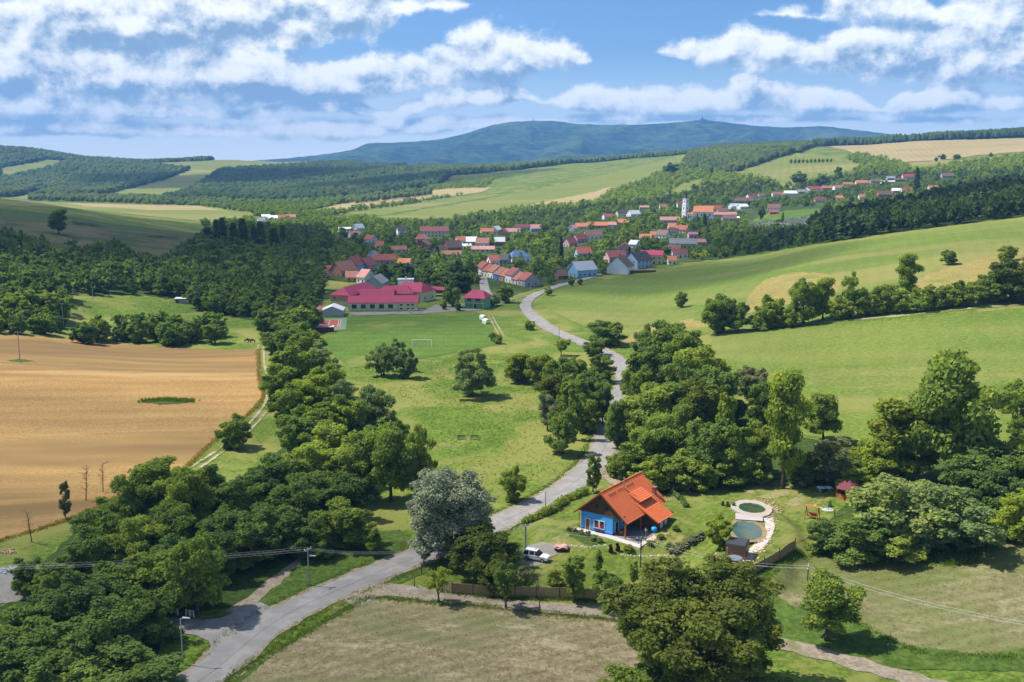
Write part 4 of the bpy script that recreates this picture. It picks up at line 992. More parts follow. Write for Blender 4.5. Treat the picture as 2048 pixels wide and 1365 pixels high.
hs([
 (869, 474, 57, 11, 4, 6, 4, 'cream', 'dark red', 'long two storey building with dark red roof behind the village orchards', dict(storeys=2)),
 (803, 470, 18, 8, 20, 4.5, 4, 'white', 'dark', 'narrow white house with dark roof left of the long dark red building'),
 (716, 463, 18, 8, 60, 4, 4, 'white', 'pale grey', 'white house with pale metal roof on the upper left village edge'),
 (690, 463, 24, 7, 5, 3, 1.5, 'white', 'pale grey', 'long pale shed at the far left of the village', dict(chim=False)),
 (709, 477, 22, 8, 25, 3.5, 3.5, 'white', 'pink', 'white gabled house with pink red roof among the left village trees'),
 (742, 485, 20, 8, -35, 3.2, 3.6, 'white', 'red', 'turned white house with red roof right of the pink roofed one'),
 (759, 498, 16, 8, 15, 3, 3.5, 'cream', 'orange', 'small bright orange roofed house alone in the orchard'),
 (845, 485, 26, 9, 10, 3.4, 4, 'salmon', 'terracotta', 'house with wide terracotta hip roof below the long dark red building', dict(hip=3.0)),
 (848, 504, 14, 9, 80, 6, 3.5, 'brick', 'terracotta', 'tall brick house with gable to the viewer beside a dark tree', dict(storeys=2)),
 (797, 506, 33, 7, 8, 3, 2.5, 'cream', 'terracotta', 'low row house with terracotta roof below the orange roofed house'),
 (770, 528, 44, 8, 5, 3.2, 3.5, 'pink', 'red', 'long red roofed house behind the school trees'),
 (746, 520, 12, 7, 85, 3.5, 3, 'white', 'grey', 'small white gable house above the long red roof', ),
 (732, 542, 24, 9, 80, 4.2, 4.5, 'grey', 'red', 'grey fronted house with red roof left of the long red one'),
 (707, 546, 22, 10, 82, 5.5, 5, 'light blue', 'red', 'light blue gabled house with steep red roof behind the school'),
 (687, 552, 34, 10, 55, 4, 5, 'salmon', 'terracotta', 'big terracotta roofed house left of the light blue gable'),
 (658, 549, 28, 7, 5, 3, 2.4, 'white', 'red', 'low red roofed house at the left end behind the school'),
 (704, 563, 24, 8, 10, 3, 3, 'salmon', 'terracotta', 'low house with flat terracotta roof right behind the school wing'),
 (733, 566, 22, 9, -40, 3.8, 4, 'white', 'pink', 'pink roofed house with white gable just behind the school'),
 (754, 580, 22, 9, 85, 4.5, 3.5, 'grey', 'grey', 'grey blue house standing between school and dark trees'),
 (810, 535, 26, 8, -15, 3, 3, 'cream', 'orange', 'orange roof showing between dark trees above the school hall'),
 (905, 504, 32, 10, 30, 4, 5, 'brick', 'brown', 'large brown roofed house in the middle of the village'),
 (880, 507, 14, 8, 80, 3.5, 3, 'yellow', 'brown', 'pale yellow gable left of the large brown roof'),
 (903, 516, 38, 7, 4, 3, 2.4, 'cream', 'terracotta', 'long terracotta roof in front of the large brown roof'),
 (921, 488, 20, 8, 25, 3.4, 3.2, 'white', 'orange', 'white gable house with orange roof left of the white roof'),
 (943, 490, 20, 9, 0, 3.4, 3.6, 'cream', 'white', 'house with dazzling white roof in the village middle'),
 (965, 494, 25, 9, 0, 3.6, 4, 'white', 'terracotta', 'house with dull terracotta roof and chimney right of the white roof'),
 (999, 492, 20, 9, 5, 4, 3.4, 'brick', 'pale grey', 'brick house with grey roof standing alone in green gardens'),
 (930, 498, 24, 6, 0, 2.6, 1.6, 'white', 'white', 'low white roofed shed before the white roof', dict(chim=False)),
 (966, 505, 46, 7, -2, 2.8, 2.2, 'cream', 'pink', 'very long low pinkish roof under the village gardens', dict(chim=False)),
 (974, 469, 26, 8, 10, 3.2, 3.2, 'cream', 'orange', 'orange roofed house at the left of the upper middle row'),
 (992, 468, 16, 8, 70, 4.5, 3.4, 'white', 'pale grey', 'grey roofed white house rising over the orange row'),
 (1007, 471, 12, 8, 75, 3.6, 3.2, 'salmon', 'red', 'narrow red roofed house right of the grey roofed white one'),
 (1025, 470, 30, 8, 0, 3.4, 3.2, 'white', 'pink', 'house with long pale pink roof in the upper middle row'),
 (1046, 461, 30, 8, 3, 3.4, 3, 'cream', 'dark red', 'long dark red roof behind the pale pink one'),
 (1072, 464, 22, 9, 5, 4, 3.6, 'light blue', 'pink', 'pink roofed house with blue end at the right of the upper middle row'),
 (1145, 462, 14, 8, 60, 3, 3, 'white', 'pink', 'small whitish house at the left end of the orange row'),
 (1163, 459, 24, 8, 0, 3.4, 3.2, 'cream', 'orange', 'first wide orange roof of the orange row'),
 (1195, 457, 40, 9, 0, 3.4, 3.4, 'salmon', 'orange', 'longest orange roof of the orange row'),
 (1223, 455, 18, 8, 0, 3, 2.8, 'white', 'pink', 'pinkish roof between the two orange roofs of the orange row'),
 (1246, 451, 24, 8, -8, 3.4, 3.4, 'cream', 'orange', 'last orange roof at the right end of the orange row'),
 (1140, 494, 20, 9, 35, 3.6, 4, 'pink', 'dark red', 'dark red roof at the lower left of the shaded cluster'),
 (1160, 486, 26, 9, 30, 3.8, 4, 'pink', 'dark red', 'dark red roof in the middle of the shaded cluster'),
 (1186, 478, 36, 9, 10, 3.6, 4, 'white', 'brown', 'long brown roof at the right of the shaded cluster'),
 (1166, 514, 30, 8, 15, 3.2, 4, 'light blue', 'red', 'red roofed house with light blue gable surrounded by dark trees'),
 (1037, 524, 40, 11, 20, 4, 4, 'white', 'blue', 'white house with blue hip roof above the terrace row', dict(hip=4.0)),
 (986, 532, 20, 8, 20, 4, 3, 'white', 'red', 'white house with red roof just behind the terrace row'),
 (1010, 528, 18, 8, -20, 3.4, 3.4, 'grey', 'dark', 'dark roofed house between the terrace row and the blue roof'),
 (1121, 558, 20, 7, 25, 2.4, 3, 'timber', 'brown', 'brown shed left of the light blue house by the road', dict(chim=False)),
 (1230, 525, 40, 10, 20, 4.2, 4, 'pink', 'dark red', 'big dark red roofed house behind the white gable'),
 (1249, 510, 16, 9, 80, 6, 3, 'pink', 'red', 'tall pinkish house behind the dark red roofs', dict(storeys=2)),
 (1346, 510, 32, 9, -25, 4, 3.6, 'green', 'brown', 'greenish walled house below the lime gable house'),
 (1358, 516, 30, 8, 5, 3.4, 3, 'white', 'dark red', 'dark crimson roof right of the greenish house'),
 (1343, 529, 16, 7, 0, 3, 2.6, 'white', 'orange', 'small orange roofed white house at the meadow edge'),
 (1366, 497, 54, 9, -12, 4.2, 3.6, 'lime', 'grey', 'lime gable house with long grey roof'),
 (1400, 491, 20, 8, 10, 3, 2.2, 'cream', 'pink', 'pale salmon roof right of the long grey roof'),
 (1326, 478, 22, 8, -40, 4, 4, 'white', 'brown', 'white gable house with brown roof below the church'),
 (1309, 477, 18, 8, 0, 3.2, 3, 'salmon', 'terracotta', 'terracotta roof left of the white gable below the church'),
 (1346, 472, 20, 8, 0, 3.6, 3.4, 'cream', 'dark', 'dark grey roof right of the white gable below the church'),
 (1347, 461, 22, 9, 0, 3.6, 3.6, 'cream', 'orange', 'bright orange roof directly below the church tower'),
 (1363, 466, 26, 9, -35, 3.6, 3.6, 'cream', 'red', 'red roof attached right of the bright orange roof below the church'),
 (1290, 482, 22, 8, 0, 3.2, 2.8, 'white', 'orange', 'orange and white low house left of the terracotta roof'),
 (1269, 496, 16, 8, -35, 3.2, 3, 'white', 'pale grey', 'pale metal roof half hidden by a dark tree left of the lane'),
 (1339, 446, 40, 9, 5, 3.4, 3.4, 'cream', 'pink', 'long pink roof left of the church'),
 (1215, 439, 20, 8, 20, 3.4, 3.4, 'white', 'red', 'white gabled house with red roof above the orange row'),
 (1243, 433, 22, 9, 20, 3.6, 4, 'cream', 'dark', 'dark roofed house above the orange row'),
 (1267, 434, 24, 9, 30, 3.8, 4.2, 'white', 'pale grey', 'white house with shiny metal roof above the orange row'),
 (1288, 419, 18, 7, 0, 3, 2, 'cream', 'pink', 'small pink roofed hut high left of the church', dict(chim=False)),
 (1326, 419, 15, 8, 10, 3.2, 3.4, 'white', 'terracotta', 'lone terracotta roofed house high left of the church'),
 (1385, 477, 18, 9, 0, 4, 1.6, 'pink', 'purple', 'purple pink flat roofed building below the church'),
 (1361, 416, 14, 9, 0, 5, 4, 'white', 'dark red', 'white rectory with dark red roof just left of the church spire', dict(storeys=2)),
 (1429, 425, 28, 10, 8, 4.2, 4.4, 'cream', 'red', 'red roofed house with dark panels right of the church'),
 (1444, 427, 20, 8, 5, 3.2, 3.6, 'salmon', 'brown', 'brown roofed house right of the red one by the church'),
 (1468, 418, 20, 8, 25, 4, 3, 'white', 'pale grey', 'left white metal roofed house right of the church'),
 (1485, 419, 20, 8, 25, 4, 3, 'white', 'white', 'right white metal roofed house right of the church'),
 (1487, 407, 34, 9, 0, 4, 4, 'grey', 'brown', 'brown roof behind the white metal roofs'),
 (1447, 434, 50, 8, 3, 3, 2.8, 'cream', 'pink', 'very long pink roof right of the church choir'),
 (1458, 442, 28, 8, -5, 3, 3.4, 'cream', 'brown', 'brown roof below the very long pink roof'),
 (1471, 441, 13, 6, 0, 3, 1.4, 'white', 'white', 'little white hut below the very long pink roof', dict(chim=False)),
 (1548, 422, 26, 9, -20, 4, 4.4, 'white', 'brown', 'white gabled house with brown roof above the graveyard'),
 (1547, 429, 18, 7, 0, 2.8, 2.4, 'brick', 'red', 'low red shed before the white gable above the graveyard', dict(chim=False)),
 (1504, 398, 22, 8, 15, 3.8, 3.6, 'white', 'dark red', 'dark red roofed white house on the rise above the church'),
 (1523, 396, 15, 8, 10, 3.4, 3.4, 'white', 'brown', 'brown roofed house next to the dark red one on the rise'),
 (1555, 393, 22, 8, 0, 4, 2.6, 'white', 'red', 'white house with thin red roof in the upper row'),
 (1580, 392, 24, 9, 0, 4, 3.4, 'white', 'white', 'white house with white gabled roof in the upper row'),
 (1602, 388, 14, 8, 0, 3.4, 3.2, 'grey', 'grey', 'grey roofed house right of the white one in the upper row'),
 (1613, 386, 12, 8, 60, 3.6, 3, 'white', 'white', 'small white gable left of the crimson roof in the upper row'),
 (1627, 382, 28, 8, 0, 3.4, 3.4, 'white', 'crimson', 'crimson roofed house in the upper row'),
 (1654, 380, 22, 8, 0, 3.2, 3.2, 'salmon', 'terracotta', 'terracotta roof right of the crimson one in the upper row'),
 (1676, 380, 20, 9, 10, 3.6, 3.6, 'white', 'terracotta', 'terracotta roof with white front left of the tall brick house'),
 (1695, 376, 20, 9, 0, 5.5, 3.4, 'brick', 'terracotta', 'tall brick house with terracotta roof in the upper row', dict(storeys=2)),
 (1723, 371, 24, 9, 0, 4.4, 3.6, 'cream', 'orange', 'orange roofed house right of the tall brick one'),
 (1752, 367, 24, 9, 0, 3.6, 3.6, 'grey', 'brown', 'grey brown roofed barn right of the orange roof', dict(chim=False)),
 (1781, 361, 16, 8, 0, 3.6, 3.6, 'grey', 'grey', 'grey gabled house behind the long white shed'),
 (1775, 367, 27, 7, 0, 3, 1.2, 'white', 'white', 'long white shed in the upper right row', dict(chim=False)),
 (1801, 363, 26, 7, 0, 3, 2, 'brick', 'brown', 'low brown shed right of the long white shed', dict(chim=False)),
 (1818, 358, 28, 9, 0, 4, 3.8, 'cream', 'crimson', 'pink crimson roofed house beside the tall spruce'),
 (1894, 356, 24, 10, 0, 3.4, 4.6, 'grey', 'brown', 'grey brown roofed house alone at the upper right'),
 (1768, 396, 30, 9, 5, 4.4, 4.4, 'brick', 'brown', 'brick house with big brown roof above the dark wood'),
 (1795, 387, 24, 8, 0, 3.8, 3, 'cream', 'white', 'white roofed house right of the big brown roof'),
 (1814, 387, 22, 8, 0, 4, 3.8, 'cream', 'red', 'red roofed house left of the tall spruce above the wood'),
 (1640, 406, 24, 9, 0, 4.4, 3.2, 'cream', 'dark red', 'hip roofed house above the right end of the graveyard', dict(hip=3.2)),
 (1678, 401, 14, 8, 0, 3.2, 3, 'white', 'orange', 'small orange roof between trees under the upper row'),
 (1723, 399, 12, 8, 0, 3.2, 3, 'white', 'terracotta', 'tiny terracotta roof at the top edge of the dark wood'),
 (1868, 381, 24, 8, 0, 3.2, 3.2, 'cream', 'terracotta', 'terracotta roof poking over the dark wood at the right'),
 (522, 448, 14, 10, 30, 4, 3, 'white', 'grey', 'far left farm house with grey roof beyond the firs'),
 (532, 441, 17, 12, 15, 5, 2.6, 'white', 'pale grey', 'far pale farm hall beyond the firs'),
 (546, 444, 18, 12, 15, 5, 2.8, 'white', 'white', 'far white farm hall beyond the firs'),
 (565, 443, 25, 14, 5, 5, 3, 'white', 'red', 'far farm hall with wide red roof beyond the firs'),
 (582, 442, 20, 12, 5, 5, 3, 'cream', 'terracotta', 'rightmost far farm hall with terracotta roof'),
])
# terrace row
A, B = ground(952, 549), ground(1050, 575)
d = (B - A); n = 8; dirv = Vector((d.x, d.y)).normalized(); yaw = math.atan2(d.y, d.x); Lh = Vector((d.x, d.y)).length / n
ROWS = [('white', 'red', 4.6, 'first'), ('cream', 'red', 3.8, 'second'), ('white', 'terracotta', 4.2, 'third'), ('blue', 'terracotta', 3.6, 'fourth, bright blue,'), ('salmon', 'terracotta', 3.6, 'fifth, orange brown,'), ('white', 'red', 5.0, 'sixth'), ('cream', 'terracotta', 3.2, 'seventh'), ('grey', 'red', 4.0, 'last')]
nrm = Vector((-dirv.y, dirv.x))
for i, (wc, rc, wh, nm) in enumerate(ROWS):
    q = A + (B - A) * ((i + .5) / n); q = Vector((q.x + nrm.x * 4.5, q.y + nrm.y * 4.5, 0)); q.z = float(height(q.x, q.y))
    house(0, 0, Lh - .06, 9 + (.35 if i % 2 else 0), yaw, wh, 3.6, wc, rc, nm + ' house of the red roofed terrace row, counted from the left', p=q, group='terraced houses above the clubhouse', sides='se' if i == n - 1 else 's', name='row_house')
# larger single houses at the meadow edge
house(0, 0, 15, 9, R(35), 4.6, 4.6, 'light blue', 'pale grey', 'light blue house with metal roof beside the road at the village edge', p=ground(1165, 553))
house(0, 0, 15, 13, R(68), 4.6, 6.0, 'white', 'brown', 'white blank gable house with brown roof on the meadow edge', p=ground(1241, 546), sides='s', wins=False)
house(0, 0, 14, 12, R(40), 5.6, 5.0, 'pale blue', 'dark', 'pale blue house with dark roof right of the blank white gable', p=ground(1276, 536), storeys=2)
house(0, 0, 15, 10, R(-12), 6.4, 2.6, 'yellow', 'crimson', 'yellow house with crimson roof at the meadow edge', p=ground(1303, 528), storeys=2)
wl = empty('garden_wall', ground(1277, 547), R(8), 'low dark red boundary wall along the meadow below the pale blue house', 'wall')
MB().box((-11, -.2, -.6), (11, .2, 1.7)).build('panel', roof_mat('dark red'), wl)
MB().box((-11.1, -.27, 1.7), (11.1, .27, 1.82)).build('coping', roof_mat('brown'), wl)
# ------------------------------------------------------------------ church
cp = ground(1394, 441); ck = mpp(cp)
ch = empty('church', cp, 0, 'white village church with orange roofs and slender dark spire', 'church')
ch.rotation_euler = (0, 0, R(-16))
W1 = plain('church_white', (.86, .85, .83), .9, .08, .6, .1); RO = roof_mat('orange')
tw, xt = 5.6, -13.5
MB().box((xt - tw / 2, -tw / 2, -2), (xt + tw / 2, tw / 2, 17.5)).build('tower', W1, ch)
MB().box((xt - tw / 2 - .25, -tw / 2 - .25, 9.0), (xt + tw / 2 + .25, tw / 2 + .25, 9.4)).box((xt - tw / 2 - .3, -tw / 2 - .3, 17.5), (xt + tw / 2 + .3, tw / 2 + .3, 18.0)).build('cornice', W1, ch)
MB().box((xt - 2.2, -2.2, 18), (xt + 2.2, 2.2, 24.2)).box((xt - 2.5, -2.5, 24.2), (xt + 2.5, 2.5, 24.6)).build('belfry', W1, ch)
MB().lathe([(2.5, 24.6), (1.2, 27.5), (.55, 31.5), (.08, 36)], 8, (xt, 0, 0)).bar((xt, 0, 36), (xt, 0, 37.4), .07).box((xt - .35, -.05, 36.8), (xt + .35, .05, 36.95)).build('spire', roof_mat('dark'), ch)
for sd, dx, dy, a in (('s', 0, -2.22, 0), ('w', -2.22, 0, -math.pi / 2), ('e', 2.22, 0, math.pi / 2)):
    w = link('window', WIN['tall'], ch); w.location = (xt + dx, dy, 19.5); w.rotation_euler = (0, 0, a)
    w = link('window', WIN['tall'], ch); w.location = (xt + dx * tw / 4.4, dy * tw / 4.4, 12.4); w.rotation_euler = (0, 0, a)
MB().add([(-4, -6.5, -1), (18, -6.5, -1), (18, 6.5, -1), (-4, 6.5, -1), (-4, -6.5, 10), (18, -6.5, 10), (18, 6.5, 10), (-4, 6.5, 10), (18, 0, 16.3), (-4, 0, 16.3)], [(0, 1, 5, 4), (2, 3, 7, 6), (1, 2, 6, 8, 5), (3, 0, 4, 9, 7)]).build('nave', W1, ch)
r = MB(); r.slab([(-4.3, -7.2, 9.5), (18.4, -7.2, 9.5), (18.4, 0, 16.5), (-4.3, 0, 16.5)], .2); r.slab([(18.4, 7.2, 9.5), (-4.3, 7.2, 9.5), (-4.3, 0, 16.5), (18.4, 0, 16.5)], .2); r.build('nave_roof', RO, ch)
MB().add([(-11, -5, -1), (-2, -5, -1), (-2, 5, -1), (-11, 5, -1), (-11, -5, 7.6), (-2, -5, 7.6), (-2, 5, 7.6), (-11, 5, 7.6)], [(0, 1, 5, 4), (2, 3, 7, 6), (3, 0, 4, 7), (4, 5, 6, 7)]).build('choir', W1, ch)
r = MB(); zz = 12.2
r.slab([(-11.5, -5.5, 7.4), (-1.5, -5.5, 7.4), (-4, 0, zz), (-8, 0, zz)], .2); r.slab([(-1.5, 5.5, 7.4), (-11.5, 5.5, 7.4), (-8, 0, zz), (-4, 0, zz)], .2); r.slab([(-11.5, 5.5, 7.4), (-11.5, -5.5, 7.4), (-8, 0, zz)], .2); r.slab([(-1.5, -5.5, 7.4), (-1.5, 5.5, 7.4), (-4, 0, zz)], .2)
r.build('choir_roof', RO, ch)
for x in (0, 4.5, 9, 13.5): w = link('window', WIN['tall'], ch); w.location = (x + 1, -6.52, 5.2)
for x in (-9, -6.5, -4): w = link('window', WIN['tall'], ch); w.location = (x, -5.02, 2.6)
ta = R(-34)
for c in list(ch.children):                        # the tower stands turned against the nave
    n0_ = c.name.split('.')[0]
    if n0_ in ('tower', 'cornice', 'belfry', 'spire') or (n0_ == 'window' and c.location.z > 12):
        v0 = c.location - Vector((xt, 0, 0)) if n0_ == 'window' else Vector((-xt, 0, 0))
        c.location = Vector((xt, 0, 0)) + Matrix.Rotation(ta, 3, 'Z') @ v0; c.rotation_euler.z += ta
uu, vv = to_px(cp); HBOX.append((uu, vv, 40, 62, cp.y, 20, cp.x))
# ------------------------------------------------------------------ woods: nearest trees singly, the mass behind as stuff
def scatter(poly, y0, y1, sp, excl=(), jit=.45, seed=1, grow=0.0):
    r = np.random.default_rng(seed); out = []
    y = y0
    while y < y1:
        s = sp * (1 + grow * (y - y0) / (y1 - y0)); w = .62 * y
        x = np.arange(-w, w, s); x = x + r.uniform(-jit, jit, len(x)) * s; yy = y + r.uniform(-jit, jit, len(x)) * s
        out.append(np.stack([x, yy], 1)); y += s
    P = np.concatenate(out); z = height(P[:, 0], P[:, 1])
    dd = P[:, 1] * CP - (z - CAM_Z) * SP
    u = W / 2 + FPX * P[:, 0] / dd; v = H / 2 - FPX * (P[:, 1] * SP + (z - CAM_Z) * CP) / dd
    k = inside(poly, u, v)
    for e in excl: k &= ~inside(e, u, v)
    return np.stack([P[k, 0], P[k, 1], z[k], u[k], v[k]], 1)
def seen(P, hgt):
    """drop trees whose very top is hidden behind the terrain"""
    keep = np.ones(len(P), bool)
    ts = np.linspace(.12, .985, 60)
    X = P[:, :1] * ts; Y = P[:, 1:2] * ts
    Z = CAM_Z + (P[:, 2:3] + hgt - CAM_Z) * ts
    ok = Y > 60
    keep = ~((height(X, np.maximum(Y, 60)) > Z + 1.0) & ok).any(1)
    return P[keep]
def clear_of_houses(P, hgt, wid):
    k = np.ones(len(P), bool)
    for (u, v, w, h, y, rad, x) in HBOX:
        near = (np.hypot(P[:, 0] - x, P[:, 1] - y) < rad + wid * .1)
        f = FPX / P[:, 1]
        cover = (np.abs(P[:, 3] - u) < w * .85 + wid * .28 * f) & (P[:, 1] < y) & (P[:, 4] - hgt * f < v - h * .34) & (P[:, 4] > v - h)
        k &= ~(near | cover)
    return P[k]
LOD2 = []
for i in range(4):
    r = np.random.default_rng(300 + i); LOD2.append(leaves_on(lobes_round(r, 18, 5.2, 3.0, 3.8, (1.0, 1.7)), 150, .95, r, shell=(.75, 1.1)))
LODS = [(PROTO['mspruce0']['v'][:170], PROTO['mspruce0']['tint'][:170]), (PROTO['mspruce1']['v'][:170], PROTO['mspruce1']['tint'][:170])]
def dome(seed):
    r = np.random.default_rng(seed); n = 6; v = [(0, 0, 10)]
    for k in range(n): a = 6.283 * k / n; q = r.uniform(2.4, 3.6); v.append((q * math.cos(a), q * math.sin(a), r.uniform(6, 8.5)))
    for k in range(n): a = 6.283 * (k + .5) / n; q = r.uniform(3.4, 4.6); v.append((q * math.cos(a), q * math.sin(a), r.uniform(1.5, 4)))
    f = [(0, 1 + k, 1 + (k + 1) % n) for k in range(n)]
    for k in range(n): f += [(1 + k, 7 + k, 1 + (k + 1) % n), (1 + (k + 1) % n, 7 + k, 7 + (k + 1) % n)]
    return np.array(v), np.array(f)
DOMES = [dome(400 + i) for i in range(6)]
CONE = (np.array([(0, 0, 10.0)] + [(1.9 * math.cos(a), 1.9 * math.sin(a), 3.5) for a in (0, 1.26, 2.5, 3.77, 5.03)] + [(2.6 * math.cos(a), 2.6 * math.sin(a), .5) for a in (.6, 1.9, 3.1, 4.4, 5.6)]),
        np.array([(0, 1 + k, 1 + (k + 1) % 5) for k in range(5)] + [q for k in range(5) for q in ((1 + k, 6 + k, 1 + (k + 1) % 5), (1 + (k + 1) % 5, 6 + k, 6 + (k + 1) % 5))]))
def rot_scale(v, P, h, w, r):
    """v (n,3) or (n,4,3) prototype -> instances stacked"""
    a = r.uniform(0, 6.283, len(P)); c, s = np.cos(a), np.sin(a)
    f = v.reshape(-1, 3)
    X = (f[None, :, 0] * c[:, None] - f[None, :, 1] * s[:, None]) * (w / 8)[:, None] + P[:, 0][:, None]
    Y = (f[None, :, 0] * s[:, None] + f[None, :, 1] * c[:, None]) * (w / 8)[:, None] + P[:, 1][:, None]
    Z = f[None, :, 2] * (h / 10)[:, None] + P[:, 2][:, None] - .3
    return np.stack([X, Y, Z], -1)
def mass_quads(name, P, h, w, protos, leaf, label, seed):
    r = np.random.default_rng(seed); V, T = [], []
    k = r.integers(0, len(protos), len(P))
    for i, (v, t) in enumerate(protos):
        s = k == i
        if not s.any(): continue
        q = rot_scale(v, P[s], h[s], w[s], r); V.append(q.reshape(-1, 4, 3))
        T.append(np.clip((t[None, :] * .55 + r.uniform(0, .6, s.sum())[:, None]), 0, 1).ravel())
    me = quads_mesh(name, np.concatenate(V), np.concatenate(T), LEAF[leaf])
    o = link(name, me); tag(o, label, None, None, 'stuff'); return o
def mass_domes(name, P, h, w, leaf, label, seed, cone=0.0, smooth=True):
    r = np.random.default_rng(seed); V, F, T = [], [], []; n0 = 0
    w = w * r.uniform(.85, 1.6, len(P))
    protos = DOMES + [CONE]
    k = np.where(r.random(len(P)) < cone, len(DOMES), r.integers(0, len(DOMES), len(P)))
    for i, (v, f) in enumerate(protos):
        s = k == i; m = int(s.sum())
        if not m: continue
        q = rot_scale(v, P[s], h[s], w[s], r).reshape(-1, 3); V.append(q)
        F.append((f[None] + (np.arange(m) * len(v))[:, None, None]).reshape(-1, 3) + n0); n0 += len(q)
        T.append(np.repeat(np.clip(.5 + .55 * fbm(P[s, 0] / 55, P[s, 1] / 90, 33, 3) + r.uniform(-.2, .2, m), 0, 1), len(f)))
    me = np_mesh(name, np.concatenate(V), np.concatenate(F), smooth)
    a = me.attributes.new('tint', 'FLOAT', 'FACE'); a.data.foreach_set('value', np.concatenate(T).astype(np.float32))
    me.materials.append(LEAF[leaf])
    o = link(name, me); tag(o, label, None, None, 'stuff'); return o
rw = np.random.default_rng(77)
def singles(P, hr, wr, keys, leaves, label, group, name='tree'):
    P = P[np.argsort(P[:, 3])]
    for i, q in enumerate(P):
        lab = label + ((', ' + ORD[i] + ' from the left') if len(P) <= len(ORD) else '')
        h = rw.uniform(*hr); plant(Vector(q[:3]), h, h * rw.uniform(*wr), keys[i % len(keys)], leaves[rw.integers(0, len(leaves))], name, lab, 'tree', group)
# left: wooded slope beyond the wheat
def y_split(P, n):
    i = np.argsort(P[:, 1]); return P[i[:n]], P[i[n:]]
P = seen(scatter(WOOD_LEFT, 320, 1150, 7.6, seed=3, excl=[[(130, 590), (290, 590), (390, 605), (420, 625), (500, 640), (520, 690), (130, 690)]]), 8)
PL = clear_of_houses(P, 9, 8)
a, b = y_split(PL, 46)
singles(a, (8, 13), (.75, 1.0), ['mround0', 'mround1', 'mround2'], ['mid', 'dark', 'mid', 'bright'], 'tree at the foot of the wooded slope beyond the wheat field', 'trees at the foot of the left slope')
hb = rw.uniform(7, 14, len(b)); mass_quads('hillside_wood', b, hb, hb * rw.uniform(.7, 1.0, len(b)), LOD2, 'deep', 'dense dark wood covering the left slope', 5)
P = seen(scatter([(155, 640), (165, 612), (235, 588), (290, 632), (395, 640), (445, 678), (430, 690), (300, 694), (165, 690)], 300, 520, 7.2, seed=8), 6)
singles(P[np.argsort(P[:, 1])][:24], (7, 11), (.8, 1.1), ['mround1', 'mround2', 'mround0', 'mbush0'], ['dark', 'dark', 'mid'], 'dark tree in the copse between wheat field and left pasture', 'trees of the copse above the wheat field')
P = seen(scatter([(-60, 605), (120, 600), (130, 660), (90, 672), (-60, 668)], 290, 520, 8, seed=18), 6)
singles(P[:22], (6, 9), (.85, 1.1), ['mbush0', 'mround0', 'mround2'], ['mid', 'bright', 'dark'], 'bushy tree along the upper left edge of the wheat field', 'trees along the upper wheat edge')
P = clear_of_houses(seen(scatter([(500, 590), (560, 560), (610, 590), (632, 640), (640, 680), (560, 690), (528, 670), (515, 630)], 340, 640, 8.5, seed=9), 6), 8, 8)
singles(P[:22], (8, 12), (.75, 1.0), ['mround0', 'mround2', 'mround1'], ['dark', 'mid'], 'tree in the dark belt left of the school and tennis court', 'trees left of the school')
P = clear_of_houses(scatter([(380, 590), (500, 585), (520, 640), (430, 632), (385, 620)], 380, 640, 9, seed=10), 6, 8)
singles(P[:18], (8, 12), (.8, 1.0), ['mround1', 'mround0'], ['dark', 'dark', 'mid'], 'dark tree behind the small white shed on the left pasture', 'trees behind the pasture shed')
# firs on the left above the village
for i, (u, vt, vb) in enumerate([(434, 442, 500), (446, 438, 498), (468, 448, 506), (486, 440, 503), (509, 455, 510), (522, 446, 505), (548, 458, 512), (566, 452, 508), (415, 456, 498)]):
    tree_px(u, vt, vb, 40 + (i * 7) % 22, 'mspruce%d' % (i % 2), 'dark', name='fir_tree', label='dark fir rising over the left village edge, ' + ORD[[8, 0, 1, 2, 3, 4, 5, 6, 7].index(i)] + ' from the left', group='firs at the left village edge')
for (u, vt, vb, w, lf, lab, key) in [(1122, 475, 522, 20, 'fir', 'dark fir standing over the village gardens left of the red roof', 'mspruce0'), (1258, 495, 520, 16, 'fir', 'narrow dark fir beside the tall pinkish house', 'mspruce1'), (1832, 338, 392, 26, 'fir', 'tall spruce in front of the upper right houses', 'mspruce0'), (1523, 412, 440, 16, 'dark', 'tall dark tree left of the graveyard', 'mround0'), (905, 560, 615, 34, 'dark', 'big dark willow beside the school yard', 'mround1'), (1012, 566, 606, 34, 'mid', 'round dense tree right of the clubhouse', 'mround2'), (1098, 572, 592, 18, 'mid', 'small round tree on the inside of the road bend', 'mround0'), (1143, 552, 572, 14, 'mid', 'first roadside tree before the light blue house', 'mround1'), (1160, 556, 570, 12, 'mid', 'second smaller roadside tree before the light blue house', 'mround2'), (955, 546, 568, 14, 'mid', 'small round tree beside the village street', 'mround0'),
                               (118, 420, 470, 46, 'dark', 'tall sparse tree on the skyline of the left slope', 'gappy0'), (875, 495, 522, 24, 'fir', 'dark column tree hiding half of the tall brick house', 'mspruce1'), (1305, 480, 512, 30, 'dark', 'dark willow crown over the lane below the church', 'mround1'), (1280, 490, 516, 26, 'dark', 'dark willow crown left of the lane below the church', 'mround2'), (1408, 428, 458, 22, 'dark', 'dark tree just below the church choir', 'mspruce0')]:
    tree_px(u, vt, vb, w, key, lf, name='fir_tree' if lf == 'fir' else 'tree', label=lab)
